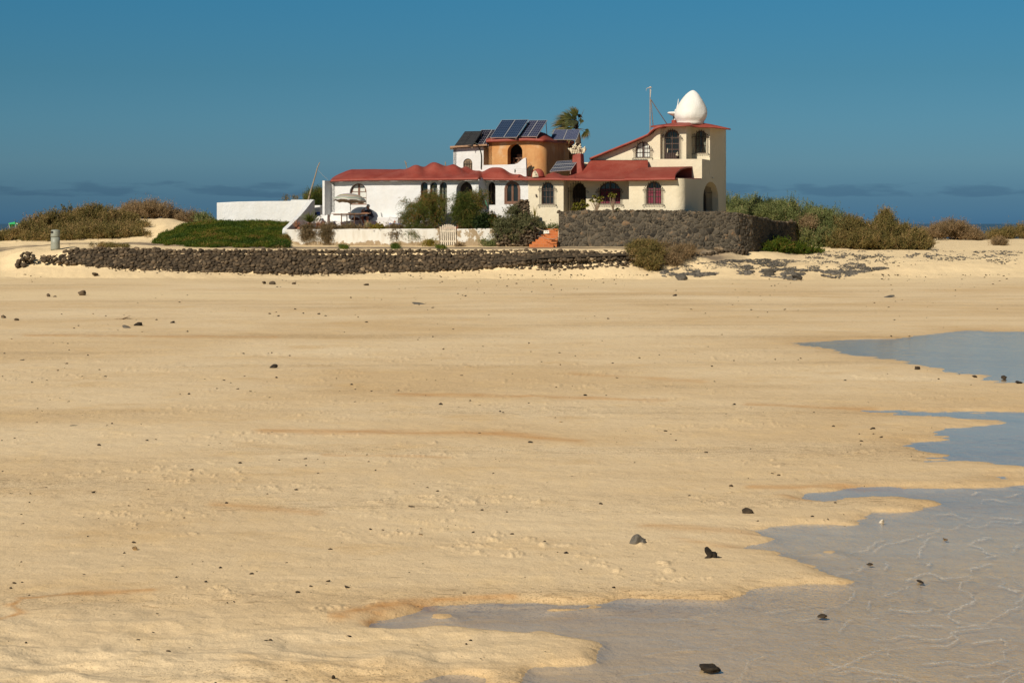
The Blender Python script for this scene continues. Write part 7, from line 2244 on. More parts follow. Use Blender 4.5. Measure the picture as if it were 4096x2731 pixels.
# ================================================================ the person
def person():
    d = 115.05
    t = thing('person', 'person with grey hair in a dark shirt and blue shorts sitting on the bench drinking', 'person', tuple(P(1482, 907, d)))
    J = []; E = []; Rr = []
    def jt(p, r, parent=None):
        J.append(Vector(p)); Rr.append(r * (1.22 if r > .058 else 1.12))
        if parent is not None: E.append((parent, len(J) - 1))
        return len(J) - 1
    hip = jt(P(1480, 874, d), .145)
    bel = jt(P(1480.5, 866, d - .02), .150, hip)
    ch = jt(P(1481.5, 852, d - .02), .155, bel)
    nk = jt(P(1477.5, 843.5, d - .03), .080, ch)
    nb = jt(P(1475, 838.5, d - .04), .050, nk)
    h1 = jt(P(1471.8, 832, d - .06), .072, nb)
    h2 = jt(P(1471.5, 826, d - .06), .082, h1)
    h3 = jt(P(1472.5, 821.5, d - .05), .056, h2)
    # near (viewer side) arm: raised, elbow forward-left, hand at the mouth
    sh = jt(P(1474, 843.5, d - .20), .068, ch)
    el = jt(P(1445, 848.5, d - .33), .048, sh)
    fa = jt(P(1450, 841, d - .28), .042, el)
    wr = jt(P(1457.5, 835.5, d - .17), .028, fa)
    pa = jt(P(1460, 833.2, d - .13), .030, wr)
    # far arm: forearm resting on the table
    sh2 = jt(P(1484, 843.5, d + .16), .066, ch)
    el2 = jt(P(1479, 853, d - .02 - .24), .048, sh2)
    fa2 = jt(P(1466, 852.5, d - .40), .042, el2)
    wr2 = jt(P(1451, 852.6, d - .46), .028, fa2)
    pa2 = jt(P(1447, 853.0, d - .47), .028, wr2)
    # legs
    LEGB = {}
    for (kx, ky, ax, ay, fx, fy, ko, hx) in ((1446, 868.5, 1457, 895, 1452, 907, -.10, 1473), (1467.5, 868.5, 1471.5, 893, 1466, 907, -.42, 1477)):
        h = jt(P(hx, 873.5, d + (-.05 if ko > -.2 else -.18)), .105, hip)
        k = jt(P(kx, ky, d + ko - .15), .066, h)
        LEGB[(hip, h)] = 2; LEGB[(h, k)] = .80
        m = jt(P((kx * .6 + ax * .4), ky + (ay - ky) * .35, d + ko - .15), .058, k)
        a = jt(P(ax, ay, d + ko - .12), .036, m)
        f = jt(P(ax + 1, fy - 3.5, d + ko - .10), .040, a)
        jt(P(fx, fy - 1.2, d + ko - .18), .030, f)
    def finger(root, pts, r0):
        p = root
        for i, q in enumerate(pts): p = jt(q, r0 * (1 - .12 * i), p)
    hc = J[pa]
    for k, (dz, ln) in enumerate(((.030, .9), (.012, 1.0), (-.006, .95), (-.024, .75))):
        b = hc + Vector((-.012, .030, dz)); finger(pa, [b, b + Vector((-.030 * ln, .028, .008)), b + Vector((-.020, .062 * ln, .006))], .0095)
    finger(pa, [hc + Vector((.020, -.005, .028)), hc + Vector((.005, .040, .046))], .0105)
    hc2 = J[pa2]
    for k, (dy, ln) in enumerate(((-.032, .8), (-.012, .95), (.010, 1.0), (.030, .9))):
        b = hc2 + Vector((-.028, dy, .004)); finger(pa2, [b, b + Vector((-.032 * ln, 0, .004)), b + Vector((-.058 * ln, 0, -.012))], .0095)
    finger(pa2, [hc2 + Vector((-.005, .042, .0)), hc2 + Vector((-.035, .058, -.004))], .0105)
    me = bpy.data.meshes.new('body'); me.from_pydata([j[:] for j in J], E, [])
    o = bpy.data.objects.new('body', me); COL.objects.link(o)
    sk = o.modifiers.new('skin', 'SKIN'); sk.use_smooth_shade = True
    for i, sv in enumerate(me.skin_vertices[0].data): sv.radius = (Rr[i], Rr[i]); sv.use_root = (i == 0)
    ss = o.modifiers.new('sub', 'SUBSURF'); ss.levels = 2; ss.render_levels = 2
    rm = o.modifiers.new('remesh', 'REMESH'); rm.mode = 'VOXEL'; rm.voxel_size = 0.0075
    sm = o.modifiers.new('smooth', 'SMOOTH'); sm.iterations = 4; sm.factor = .5
    dg_ = bpy.context.evaluated_depsgraph_get(); ev = o.evaluated_get(dg_)
    m2 = bpy.data.meshes.new_from_object(ev); bpy.data.objects.remove(o)
    hd = J[h2]
    for v in m2.vertices:
        r = v.co - hd
        if abs(r.x) < .14 and abs(r.y) < .13 and abs(r.z) < .16:
            if r.x < -.03:
                v.co.x -= .030 * math.exp(-((r.z + .010) / .020) ** 2 - (r.y / .018) ** 2) + .012 * math.exp(-((r.z + .07) / .03) ** 2 - (r.y / .04) ** 2)
                v.co.x += .010 * math.exp(-((r.z - .018) / .014) ** 2 - ((abs(r.y) - .03) / .016) ** 2)
    m2.name = 'body'; m2.materials.clear(); m2.materials.append(M['skin'])
    # nearest-bone regions give the clothes clean hems
    SHB = {(hip, bel): (-1, 2), (bel, ch): (-1, 2), (ch, nk): (-1, .88), (ch, sh): (-1, 2), (ch, sh2): (-1, 2), (sh, el): (-1, .52), (sh2, el2): (-1, .50)}
    co = np.array([p.center[:] for p in m2.polygons])
    best = np.full(len(co), 1e9); lab = np.zeros(len(co), int)
    for (a, b) in E:
        A = np.array(J[a][:]); Bv = np.array(J[b][:]) - A; L2 = max(1e-9, float(Bv @ Bv))
        tt = np.clip(((co - A) @ Bv) / L2, 0, 1); dd = np.linalg.norm(co - A - tt[:, None] * Bv, axis=1) / (Rr[a] * (1 - tt) + Rr[b] * tt)
        kind = np.zeros(len(co), int)
        if (a, b) in SHB: kind = np.where(tt < SHB[(a, b)][1], 1, 0)
        if (a, b) in LEGB: kind = np.where(tt < LEGB[(a, b)], 2, 0)
        k_ = dd < best; best = np.where(k_, dd, best); lab = np.where(k_, kind, lab)
    lab = np.where((lab == 1) & (co[:, 2] < J[hip].z - .03), 2, lab)
    def shell(name, mat, which, push):
        import bmesh
        bm = bmesh.new(); bm.from_mesh(m2); bm.normal_update()
        for v in bm.verts: v.co += v.normal * (push + .005 * math.sin(v.co.z * 60 + v.co.x * 45) * (which == 1))
        bm.faces.ensure_lookup_table()
        bmesh.ops.delete(bm, geom=[f for f in bm.faces if lab[f.index] != which], context='FACES')
        mm = bpy.data.meshes.new(name); bm.to_mesh(mm); bm.free(); mm.materials.clear()
        ob = _finish(mm, name, mat, body, True)
        sd = ob.modifiers.new('solid', 'SOLIDIFY'); sd.thickness = .008; sd.offset = -1
        return ob
    m3 = m2.copy()
    body = _finish(m3, 'body', None, t, True)
    shell('shirt', M['shirt'], 1, .016)
    shell('shorts', M['shorts'], 2, .024)
    # hair cap, ears, sandals
    V_, F_ = ICO3; sel = []
    c = hd + Vector((.012, 0, .022))
    VV = np.array([(c.x + v[0] * .112, c.y + v[1] * .098, c.z + v[2] * .108) for v in V_])
    keep = [f for f in F_ if np.mean(V_[f], 0) @ np.array([.75, 0, .66]) > -.22 + .1 * math.sin(7 * V_[f[0]][1])]
    VV += (np.random.default_rng(2).random(VV.shape) - .5) * .008
    np_mesh('hair', VV, np.array(keep), M['hair'], body, True)
    mb = MB(); mb.lathe([(.004, -.012), (.018, -.006), (.020, .004), (.012, .012)], hd + Vector((.005, -.088, -.012)), 8); mb.build('ear', M['skin'], body, True)
    mb = MB(); mb.lathe([(.004, -.012), (.018, -.006), (.020, .004), (.012, .012)], hd + Vector((.005, .088, -.012)), 8); mb.build('ear', M['skin'], body, True)
    for sy in (-.028, .028):
        mb = MB(); mb.lathe([(.002, -.008), (.009, 0), (.002, .008)], hd + Vector((-.074, sy, .016)), 8); mb.build('eye', M['cable'], body, True)
    # glass held at the mouth
    g0 = J[pa] + Vector((.012, .018, .012))
    mb = MB(); ax = Vector((.35, 0, .94)).normalized()
    rot = Vector((0, 0, 1)).rotation_difference(Vector((.8, .0, .6)))
    pr = [(.034, -.065), (.035, -.06), (.042, .07), (.039, .07), (.032, -.055)]
    vs = []; nn_ = 14
    for r_, z in pr:
        for k in range(nn_): vs.append(g0 + rot @ Vector((math.cos(2 * math.pi * k / nn_) * r_, math.sin(2 * math.pi * k / nn_) * r_, z)))
    fs = [(j * nn_ + k, j * nn_ + (k + 1) % nn_, (j + 1) * nn_ + (k + 1) % nn_, (j + 1) * nn_ + k) for j in range(len(pr) - 1) for k in range(nn_)]
    mb.add(vs, fs)
    gm, gn, gl_, gb = new_mat('drinking_glass'); gb.inputs['Base Color'].default_value = (.8, .85, .85, 1); gb.inputs['Roughness'].default_value = .05; gb.inputs['Alpha'].default_value = .85
    tag(mb.build('drinking_glass', gm, None, True), 'clear drinking glass held to the mouth of the seated person', 'glass')
person()
# ================================================================ vegetation
def leaves(blobs, n_twig, per, tlen, llen, lwid, up=.5, out=.6, rnd=.5, droop=0.0, seed=0, shell=.55, zmin=None, tone_bias=None, lrand=.7, spiky=0.0, clump=16, clump_r=.13):
    """feathery foliage: twigs in blobs, each twig carries small leaf blades (diamond quads)"""
    g = np.random.default_rng(seed)
    vol = np.array([b[3] * b[4] * b[5] for b in blobs]) ** .8; pr = vol / vol.sum()
    nc = max(4, n_twig // clump)
    bi = g.choice(len(blobs), nc, p=pr); B = np.array(blobs)[bi]
    dirs = g.normal(size=(nc, 3)); dirs /= np.linalg.norm(dirs, axis=1, keepdims=True)
    rad = (shell + (1 - shell) * g.random(nc)) ; inner = g.random(nc) < .3; rad = np.where(inner, g.random(nc) ** .5 * rad, rad)
    lump = 1 + .30 * np.sin(dirs[:, 0] * 5 + seed) * np.sin(dirs[:, 2] * 6 + seed * 2 + dirs[:, 1] * 4) + g.normal(0, .07, nc)
    C0 = B[:, :3] + dirs * B[:, 3:6] * (rad * lump)[:, None]
    cd = dirs * out + np.array([0, 0, up]) + g.normal(size=(nc, 3)) * rnd * .7
    ctone = g.beta(1.8, 1.8, nc); csz = g.uniform(.5, 1.4, nc) * clump_r
    ci = g.integers(0, nc, n_twig)
    C = C0[ci] + g.normal(size=(n_twig, 3)) * csz[ci][:, None] * np.array([1, 1, .75])
    D = cd[ci] + g.normal(size=(n_twig, 3)) * rnd * .75
    D /= np.linalg.norm(D, axis=1, keepdims=True)
    T = tlen * g.uniform(.5, 1.35, n_twig) * (1 + spiky * (g.random(n_twig) < .08) * 2.0)
    tt = g.random((n_twig, per))
    pos = C[:, None, :] + D[:, None, :] * (tt * T[:, None])[..., None]
    pos[..., 2] -= droop * (tt ** 2) * T[:, None]
    ld = D[:, None, :] * .55 + g.normal(size=(n_twig, per, 3)) * lrand + np.array([0, 0, -droop * .8 + up * .3])
    ld /= np.linalg.norm(ld, axis=2, keepdims=True)
    pos = pos.reshape(-1, 3); ld = ld.reshape(-1, 3)
    if zmin is not None:
        zz = zmin(pos[:, 0], pos[:, 1]); k = pos[:, 2] > zz - .02
    else: k = np.ones(len(pos), bool)
    sd = g.normal(size=pos.shape); sd -= ld * (sd * ld).sum(1, keepdims=True); sd /= np.linalg.norm(sd, axis=1, keepdims=True)
    L = llen * g.uniform(.6, 1.4, len(pos)); W = lwid * g.uniform(.6, 1.4, len(pos))
    tone_t = np.clip(ctone[ci] * .8 + .1 + g.normal(0, .12, n_twig), 0, 1)
    if tone_bias is not None: tone_t = tone_t + tone_bias(C, g)
    tone = np.clip(np.repeat(tone_t, per) + g.normal(0, .10, len(pos)), 0, 1)
    pos, ld, sd, L, W, tone = pos[k], ld[k], sd[k], L[k], W[k], tone[k]
    a = pos; b = pos + ld * (L * .45)[:, None] + sd * (W * .5)[:, None]; c = pos + ld * L[:, None]; d = pos + ld * (L * .45)[:, None] - sd * (W * .5)[:, None]
    V = np.stack([a, b, c, d], 1).reshape(-1, 3); F = np.arange(len(V)).reshape(-1, 4)
    return V, F, tone

def blob_px(px, py, d, rx, ry, rd):
    p = P(px, py, d); k = d / FP
    return (p.x, p.y, p.z, rx * k, rd, ry * k)

def stems(base, tips, r0, g, mat, parent, name='trunk'):
    mb = MB()
    for tp in tips:
        b = Vector(base) + Vector((g.uniform(-.12, .12), g.uniform(-.1, .1), 0)); tp = Vector(tp)
        mid = (b + tp) * .5 + Vector((g.uniform(-.15, .15), g.uniform(-.1, .1), g.uniform(0, .15)))
        r = r0 * g.uniform(.6, 1.0); mb.tube([b, (b + mid) * .5 + Vector((g.uniform(-.04, .04), 0, 0)), mid, tp], [r, r * .8, r * .6, r * .25], 6)
    return mb.build(name, mat, parent)

def shrub(label, cat, blobs, mat, seed, n=2600, per=14, tlen=.28, llen=.07, lwid=.022, stem_mat='twig', group=None, name='shrub', ground=True, nst=9, basepx=None, **kw):
    B = [blob_px(*b) for b in blobs]
    g = random.Random(seed)
    xb = sum(b[0] for b in B) / len(B); yb = sum(b[1] for b in B) / len(B)
    zb = gz(xb, yb)
    if basepx: pb = P(*basepx); xb, yb, zb = pb.x, pb.y, pb.z
    t = thing(name, label, cat, (xb, yb, zb), 0, group)
    zm = (lambda x, y: terrain_z(x, y)) if ground else None
    V, F, T = leaves(B, n, per, tlen, llen, lwid, seed=seed, zmin=zm, **kw)
    np_mesh('foliage', V, F, M[mat], t, False, fattr={'tone': T})
    tips = []
    for i in range(nst):
        b = B[g.randrange(len(B))]; tips.append((b[0] + g.uniform(-.6, .6) * b[3], b[1] + g.uniform(-.5, .5) * b[4], b[2] + g.uniform(-.1, .7) * b[5]))
    bases = [(tp[0] * .6 + xb * .4, tp[1] * .6 + yb * .4) for tp in tips]
    mb = MB()
    for tp, (bx, by) in zip(tips, bases):
        bz = gz(bx, by) if ground else zb
        b0 = Vector((bx, by, bz - .05)); tp = Vector(tp); mid = (b0 + tp) * .5 + Vector((g.uniform(-.1, .1), g.uniform(-.1, .1), .05))
        mb.tube([b0, mid, tp], [.022, .015, .006], 5)
    mb.build('stems', M[stem_mat], t)
    return t

GL = 'scrub bushes on the left dune'; GR = 'scrub bushes on the right dune'
brown = lambda C, g: .25 * np.clip((C[:, 2] - C[:, 2].mean()) / 1.0, -.3, 1)
K = dict(up=.75, out=.55, rnd=.45, tlen=.34, llen=.075, lwid=.030, spiky=.25)
shrub('low olive bush at the far left edge below the green beach shade', 'shrub', [(5, 960, 121.6, 42, 20, 1.2), (60, 955, 121.5, 45, 22, 1.3), (115, 935, 122, 38, 38, 1.6)], 'scrub_olive', 11, 3600, group=GL, **K)
shrub('olive-brown bush rising directly behind the litter bin', 'shrub', [(165, 922, 122.5, 60, 50, 1.8), (225, 912, 122.5, 60, 58, 1.8), (150, 955, 119.5, 60, 24, 1.0), (225, 953, 118.8, 60, 22, 1.0)], 'scrub_olive', 12, 7400, group=GL, **K)
shrub('tallest olive bush in the middle of the left dune scrub', 'shrub', [(300, 905, 123, 65, 66, 1.9), (365, 900, 123, 65, 66, 1.9), (310, 945, 118.6, 65, 28, 1.2), (375, 942, 118.6, 65, 28, 1.2), (340, 925, 120.5, 90, 28, 1.2)], 'scrub_olive', 13, 9800, group=GL, **K)
shrub('dark olive bush at the right end of the left dune scrub, overhanging bare sand', 'shrub', [(440, 905, 123, 65, 62, 1.9), (505, 908, 123, 60, 52, 1.8), (560, 930, 122.5, 42, 32, 1.2), (455, 942, 118.6, 60, 26, 1.2), (530, 943, 118.6, 55, 22, 1.0), (575, 950, 118.4, 32, 14, .7), (490, 925, 120.5, 80, 26, 1.2)], 'scrub_olive', 14, 10000, group=GL, **K)
K2 = dict(up=.8, out=.5, rnd=.5, tlen=.42, llen=.085, lwid=.022, spiky=.3)
shrub('dry brownish bush on the skyline behind the bare sand dune', 'shrub', [(530, 858, 130, 50, 34, 1.4), (590, 852, 130, 52, 34, 1.4), (645, 856, 130, 38, 28, 1.2)], 'scrub_brown', 15, 4200, group=GL, stem_mat='twig', **K2)
shrub('small sparse bush on the skyline, left of the gap before the groundcover', 'shrub', [(697, 872, 131, 22, 20, .8)], 'scrub_brown', 16, 900, group=GL, **K2)
shrub('low sparse brown bush where the bare dune meets the green slope', 'shrub', [(745, 884, 130, 32, 18, .9), (775, 880, 130, 18, 20, .7)], 'scrub_brown', 17, 1500, group=GL, **K2)
shrub('small green tuft on the skyline at the top left of the green slope', 'shrub', [(815, 884, 124, 20, 11, .7)], 'scrub_green', 18, 700, group=GL, **K)
shrub('dark bush showing above the wall between the leaning pole and the cottage', 'shrub', [(1262, 810, 119.5, 34, 38, .9), (1283, 800, 119.5, 14, 40, .7), (1240, 800, 119.8, 16, 14, .6)], 'tree', 19, 2600, ground=False, basepx=(1265, 880, 119.5), up=.9, out=.3, rnd=.35, tlen=.4, llen=.08, lwid=.02)
for k, (x, y, h, lab) in enumerate(((1145, 796, 12, 'tiny sprig poking above the boundary wall near its step'), (1183, 797, 9, 'tiny sprig poking above the higher end of the boundary wall'))):
    shrub(lab, 'sprig', [(x, y, 118.6, 3.5, h, .1)], 'scrub_olive', 20 + k, 60, 10, ground=False, basepx=(x, 812, 118.6), nst=2, up=1.2, out=.1, rnd=.2, tlen=.15, llen=.06, lwid=.02)

# green groundcover slope
def cover(poly, dr, mat, seed, n, h, name, label, dens=None, lw=.026, ll=.075):
    g = np.random.default_rng(seed); C = []
    xs = [p[0] for p in poly]; 
    out = []
    while sum(len(o) for o in out) < n:
        px = g.uniform(min(xs), max(xs), 6000); d = g.uniform(dr[0], dr[1], 6000); X = (px - CX) / FP * d; Z = terrain_z(X, d)
        py = HY + FP * (ZC - Z) / d
        k = pip_np(px + (fbm(X * 1.4, d * 2, 5, 4) - .5) * 60, py + (fbm(X * 1.6, d * 1.5, 6, 4) - .5) * 22, poly)
        out.append(np.stack([X, d, Z], 1)[k])
    C = np.concatenate(out)[:n]
    hump = fbm(C[:, 0] * 1.2, C[:, 1] * 1.2, seed, 3)
    C[:, 2] += (hump - .35) * h * 1.3 + g.uniform(0, h * .3, n)
    B = g.normal(size=(n, 3)) * .4 + np.array([0, -.25, .75]); B /= np.linalg.norm(B, axis=1, keepdims=True)
    per = 9; pos = C[:, None] + g.normal(size=(n, per, 3)) * .06; ld = B[:, None] + g.normal(size=(n, per, 3)) * .6
    pos = pos.reshape(-1, 3); ld = ld.reshape(-1, 3); ld /= np.linalg.norm(ld, axis=1, keepdims=True)
    s = g.normal(size=pos.shape); s -= ld * (s * ld).sum(1, keepdims=True); s /= np.linalg.norm(s, axis=1, keepdims=True)
    L = ll * g.uniform(.6, 1.5, len(pos)); W = lw * g.uniform(.6, 1.5, len(pos))
    t0 = np.clip(fbm(C[:, 0] * 1.1, C[:, 1] * 1.6, seed + 3, 5, .65) * 2.3 - .70, 0, 1)
    tone = np.clip(np.repeat(t0, per) + g.normal(0, .14, len(pos)), 0, 1)
    V = np.stack([pos, pos + ld * (L * .45)[:, None] + s * (W / 2)[:, None], pos + ld * L[:, None], pos + ld * (L * .45)[:, None] - s * (W / 2)[:, None]], 1).reshape(-1, 3)
    o = np_mesh(name, V, np.arange(len(V)).reshape(-1, 4), M[mat], None, False, fattr={'tone': tone})
    return tag(o, label, 'groundcover', kind='stuff')
cover([(612, 973), (660, 945), (724, 908), (765, 893), (806, 880), (867, 884), (944, 894), (1060, 895), (1160, 889), (1160, 1000), (1060, 992), (918, 990), (820, 988), (735, 985), (660, 979)], (109.3, 119), 'fresh', 31, 26000, .15, 'groundcover', 'lush green succulent groundcover covering the slope below the white boundary wall')
cover([(345, 985), (380, 979), (440, 976), (500, 978), (520, 984), (480, 989), (380, 989)], (107.6, 111), 'scrub_olive', 32, 700, .14, 'grass_patch', 'small dark patch of grass on the path edge above the left part of the wall')
for k, (x0, x1, y0, y1, mt, lab) in enumerate(((1355, 1392, 986, 998, 'fresh', 'green weeds on the path edge below the patio table'), (1565, 1600, 984, 996, 'fresh', 'thin green weeds on the path below the blue lounger'), (1745, 1785, 988, 998, 'fresh', 'green weeds on the path edge below the gate'), (1080, 1150, 978, 992, 'scrub_olive', 'dry grass at the foot of the left garden wall corner'))):
    cover([(x0, y1), (x0 + 4, y0), (x1 - 4, y0), (x1, y1)], (107.3, 112), mt, 33 + k, 160, .10, 'weeds', lab)

# right-hand dune scrub
K3 = dict(up=.85, out=.5, rnd=.42, tlen=.42, llen=.085, lwid=.028, spiky=.25)
shrub('grey-green bush immediately right of the tower, highest on the right dune', 'shrub', [(2930, 840, 134, 60, 48, 2.0), (3000, 845, 133, 70, 50, 2.0), (2890, 850, 135, 40, 52, 1.5), (3040, 870, 131, 60, 50, 1.8), (2950, 890, 131, 80, 40, 1.5)], 'scrub_green', 41, 7000, group=GR, **K3)
shrub('broad grey-green bush above the shaded end of the terrace wall', 'shrub', [(3080, 872, 121, 75, 58, 2.0), (3150, 885, 120.5, 70, 66, 2.0), (3210, 940, 119.5, 45, 60, 1.6)], 'scrub_green', 42, 9000, group=GR, **K3)
shrub('olive-green bush right of the terrace wall end', 'shrub', [(3250, 900, 120.5, 65, 60, 2.0), (3310, 905, 120.5, 55, 52, 1.8), (3270, 965, 118.8, 70, 40, 1.4)], 'scrub_green', 43, 9000, group=GR, **K3)
shrub('tan-brown bush in the middle of the right scrub', 'shrub', [(3385, 925, 120, 60, 42, 1.7), (3350, 975, 118.5, 70, 34, 1.3), (3430, 970, 118.5, 60, 38, 1.4)], 'scrub_olive', 44, 8200, group=GR, **K3)
shrub('bush with a tall upright spray of twigs on the right dune', 'shrub', [(3490, 950, 119.5, 60, 48, 1.6), (3540, 895, 120, 26, 40, .8), (3535, 930, 119.5, 45, 45, 1.3), (3500, 980, 118.3, 70, 28, 1.2)], 'scrub_olive', 45, 8600, group=GR, **K3)
shrub('thin olive bush at the right end of the big scrub, tapering to the sand', 'shrub', [(3610, 955, 119.5, 48, 38, 1.3), (3650, 968, 119, 40, 34, 1.1), (3690, 985, 118.8, 30, 22, .8), (3600, 985, 118.4, 60, 20, 1.0)], 'scrub_olive', 46, 6000, group=GR, **K3)
shrub('pinkish dead bush set into the green scrub right of the terrace wall', 'shrub', [(3228, 910, 118.6, 30, 24, .5)], 'scrub_brown', 47, 800, group=GR, **K2)
shrub('left part of the grey-brown bush group on the far dune crest', 'shrub', [(3720, 940, 150, 38, 22, 1.2), (3765, 930, 150, 30, 28, 1.2)], 'scrub_brown', 48, 2400, group=GR, **K2)
shrub('rounded grey-brown bush, highest on the far dune crest', 'shrub', [(3815, 925, 151, 48, 32, 1.6), (3850, 942, 151, 34, 22, 1.2)], 'scrub_brown', 49, 3400, group=GR, **K2)
shrub('small grey-brown bush at the right of the rounded one on the far crest', 'shrub', [(3888, 942, 150, 24, 20, 1.0), (3915, 956, 150, 20, 10, .8)], 'scrub_brown', 50, 1600, group=GR, **K2)
shrub('wispy brown-green bush against the sky at the far right', 'shrub', [(3990, 948, 156, 38, 20, 1.2), (4040, 940, 156, 30, 24, 1.2), (3965, 958, 156, 25, 8, .8)], 'scrub_olive', 51, 2400, group=GR, **K2)
shrub('wispy bush cut by the right frame edge', 'shrub', [(4100, 935, 155, 35, 28, 1.3), (4140, 945, 155, 30, 22, 1.2)], 'scrub_olive', 52, 2200, group=GR, **K2)
shrub('small lone tuft of dry twigs on the open sand at the far right', 'shrub', [(3996, 982, 128, 23, 15, .5)], 'scrub_brown', 53, 900, group=GR, up=1.0, out=.6, rnd=.3, tlen=.28, llen=.07, lwid=.02)
shrub('bright green mat-forming bush at the foot of the shaded terrace wall', 'shrub', [(3040, 975, 114.2, 40, 32, .9), (3090, 1000, 113.3, 70, 26, 1.0), (3030, 1012, 112.8, 48, 16, .8), (3190, 1005, 114.5, 60, 22, 1.0), (3250, 1010, 115.2, 48, 14, .8), (3130, 985, 114, 50, 22, .8)], 'fresh', 54, 8000, up=.6, out=.7, rnd=.5, tlen=.16, llen=.07, lwid=.032)
shrub('half-green half-dry bush spilling over the end of the long stone wall', 'shrub', [(2560, 1000, 107.2, 45, 28, .6), (2600, 1005, 107.0, 52, 30, .7), (2575, 1035, 106.4, 45, 30, .5), (2610, 1055, 106.0, 38, 22, .4), (2540, 1012, 107, 30, 20, .5)], 'scrub_olive', 55, 7000, up=.25, out=.8, rnd=.5, tlen=.22, llen=.06, lwid=.022)
shrub('dry grey-brown bush on the sand mound right of the half-green one', 'shrub', [(2715, 1012, 107.6, 45, 22, .6), (2690, 1040, 107.0, 36, 24, .5), (2745, 1005, 108.0, 40, 16, .6), (2650, 985, 108.6, 30, 8, .4)], 'scrub_brown', 56, 3600, up=.3, out=.8, rnd=.5, tlen=.22, llen=.06, lwid=.016)

# grey-green saltbush over the pier
shrub('grey-green saltbush sprawling over the lava stone pier', 'shrub', [(2040, 908, 111.2, 55, 40, .9), (2090, 897, 111.3, 58, 36, .9), (2125, 905, 111.0, 42, 34, .7), (2010, 930, 110.8, 28, 30, .5), (2060, 935, 110.6, 55, 22, .5), (2055, 845, 111.5, 22, 16, .4)], 'saltbush', 61, 6000, 12, ground=False, basepx=(2070, 960, 111), up=.35, out=.8, rnd=.5, tlen=.16, llen=.055, lwid=.034)
shrub('dark glossy round bush between the second tree and the saltbush', 'shrub', [(1936, 893, 111.9, 28, 30, .5), (1925, 902, 111.8, 14, 14, .3)], 'dark_leaf', 62, 2200, 12, ground=False, basepx=(1936, 915, 111.9), up=.2, out=1.0, rnd=.4, tlen=.10, llen=.07, lwid=.045, tone_bias=lambda C, g: -.1)
shrub('mid-green bush with rusty lower leaves right of the dark round one', 'shrub', [(1975, 893, 111.8, 24, 26, .45), (1985, 905, 111.7, 18, 16, .4)], 'mixed_leaf', 63, 1500, 12, ground=False, basepx=(1978, 915, 111.8), up=.2, out=1.0, rnd=.4, tlen=.10, llen=.065, lwid=.04, tone_bias=lambda C, g: .35 * (C[:, 2] < C[:, 2].mean() - .1))
shrub('leafless grey tangle in front of the white wall behind the dark bush', 'shrub', [(1963, 852, 112.6, 20, 16, .3)], 'scrub_brown', 64, 60, 8, ground=False, basepx=(1965, 875, 112.6), nst=26, stem_mat='steel', up=.5, out=.6, rnd=.6, tlen=.2, llen=.05, lwid=.008)

# the two tamarisk-like trees
def tree(label, blobs, base, trunk_tips, seed, n, mat, droopy, tb=None):
    B = [blob_px(*b) for b in blobs]; b0 = P(*base)
    t = thing('tree', label, 'tree', tuple(b0), 0, 'feathery trees on the patio')
    V, F, T = leaves(B, int(n * 1.5), 18, .36, .062, .012, up=.15, out=.55, rnd=.45, droop=droopy, seed=seed, shell=.4, lrand=.4, tone_bias=tb)
    np_mesh('crown', V, F, M[mat], t, False, fattr={'tone': T})
    g = random.Random(seed); mb = MB()
    for pts, r in trunk_tips:
        mb.tube([P(*p) for p in pts], [r * (1 - .75 * i / (len(pts) - 1)) for i in range(len(pts))], 8)
    for i in range(40):
        b = B[g.randrange(len(B))]; pts, r = trunk_tips[g.randrange(len(trunk_tips))]; s = P(*pts[-2])
        e = Vector((b[0] + g.uniform(-.8, .8) * b[3], b[1] + g.uniform(-.5, .5) * b[4], b[2] + g.uniform(-.6, .8) * b[5]))
        m_ = (s + e) * .5 + Vector((g.uniform(-.1, .1), g.uniform(-.1, .1), .1)); mb.tube([s, m_, e], [.022, .014, .005], 5)
    mb.build('trunk', M['bark'], t)
    return t
d1, d2 = 112.9, 112.7
tree('bigger feathery tree with drooping outer twigs left of the gate',
     [(1735, 790, d1, 38, 36, .7), (1700, 810, d1, 45, 45, .8), (1755, 805, d1, 26, 46, .6), (1665, 840, d1, 42, 38, .7), (1640, 870, d1, 30, 40, .55), (1700, 880, d1, 45, 40, .6), (1745, 860, d1, 28, 38, .6), (1655, 910, d1 - .3, 36, 30, .5), (1625, 815, d1, 20, 20, .35), (1768, 888, d1, 14, 18, .3), (1700, 920, d1 - .2, 28, 18, .4), (1650, 918, d1 - .6, 28, 26, .4), (1645, 935, d1 - .9, 24, 24, .3), (1610, 860, d1, 14, 20, .3), (1618, 935, d1 - .8, 10, 22, .2)],
     (1735, 912, d1), [([(1732, 915, d1), (1738, 900, d1), (1748, 885, d1), (1742, 865, d1), (1735, 830, d1)], .16), ([(1700, 914, d1), (1698, 890, d1), (1692, 860, d1), (1680, 830, d1)], .09), ([(1746, 890, d1), (1760, 870, d1), (1768, 840, d1)], .09)], 71, 4300, 'tree', .75,
     tb=lambda C, g: .12 * g.random(len(C)) + .22 * (C[:, 2] > C[:, 2].mean() + .5) * g.random(len(C)))
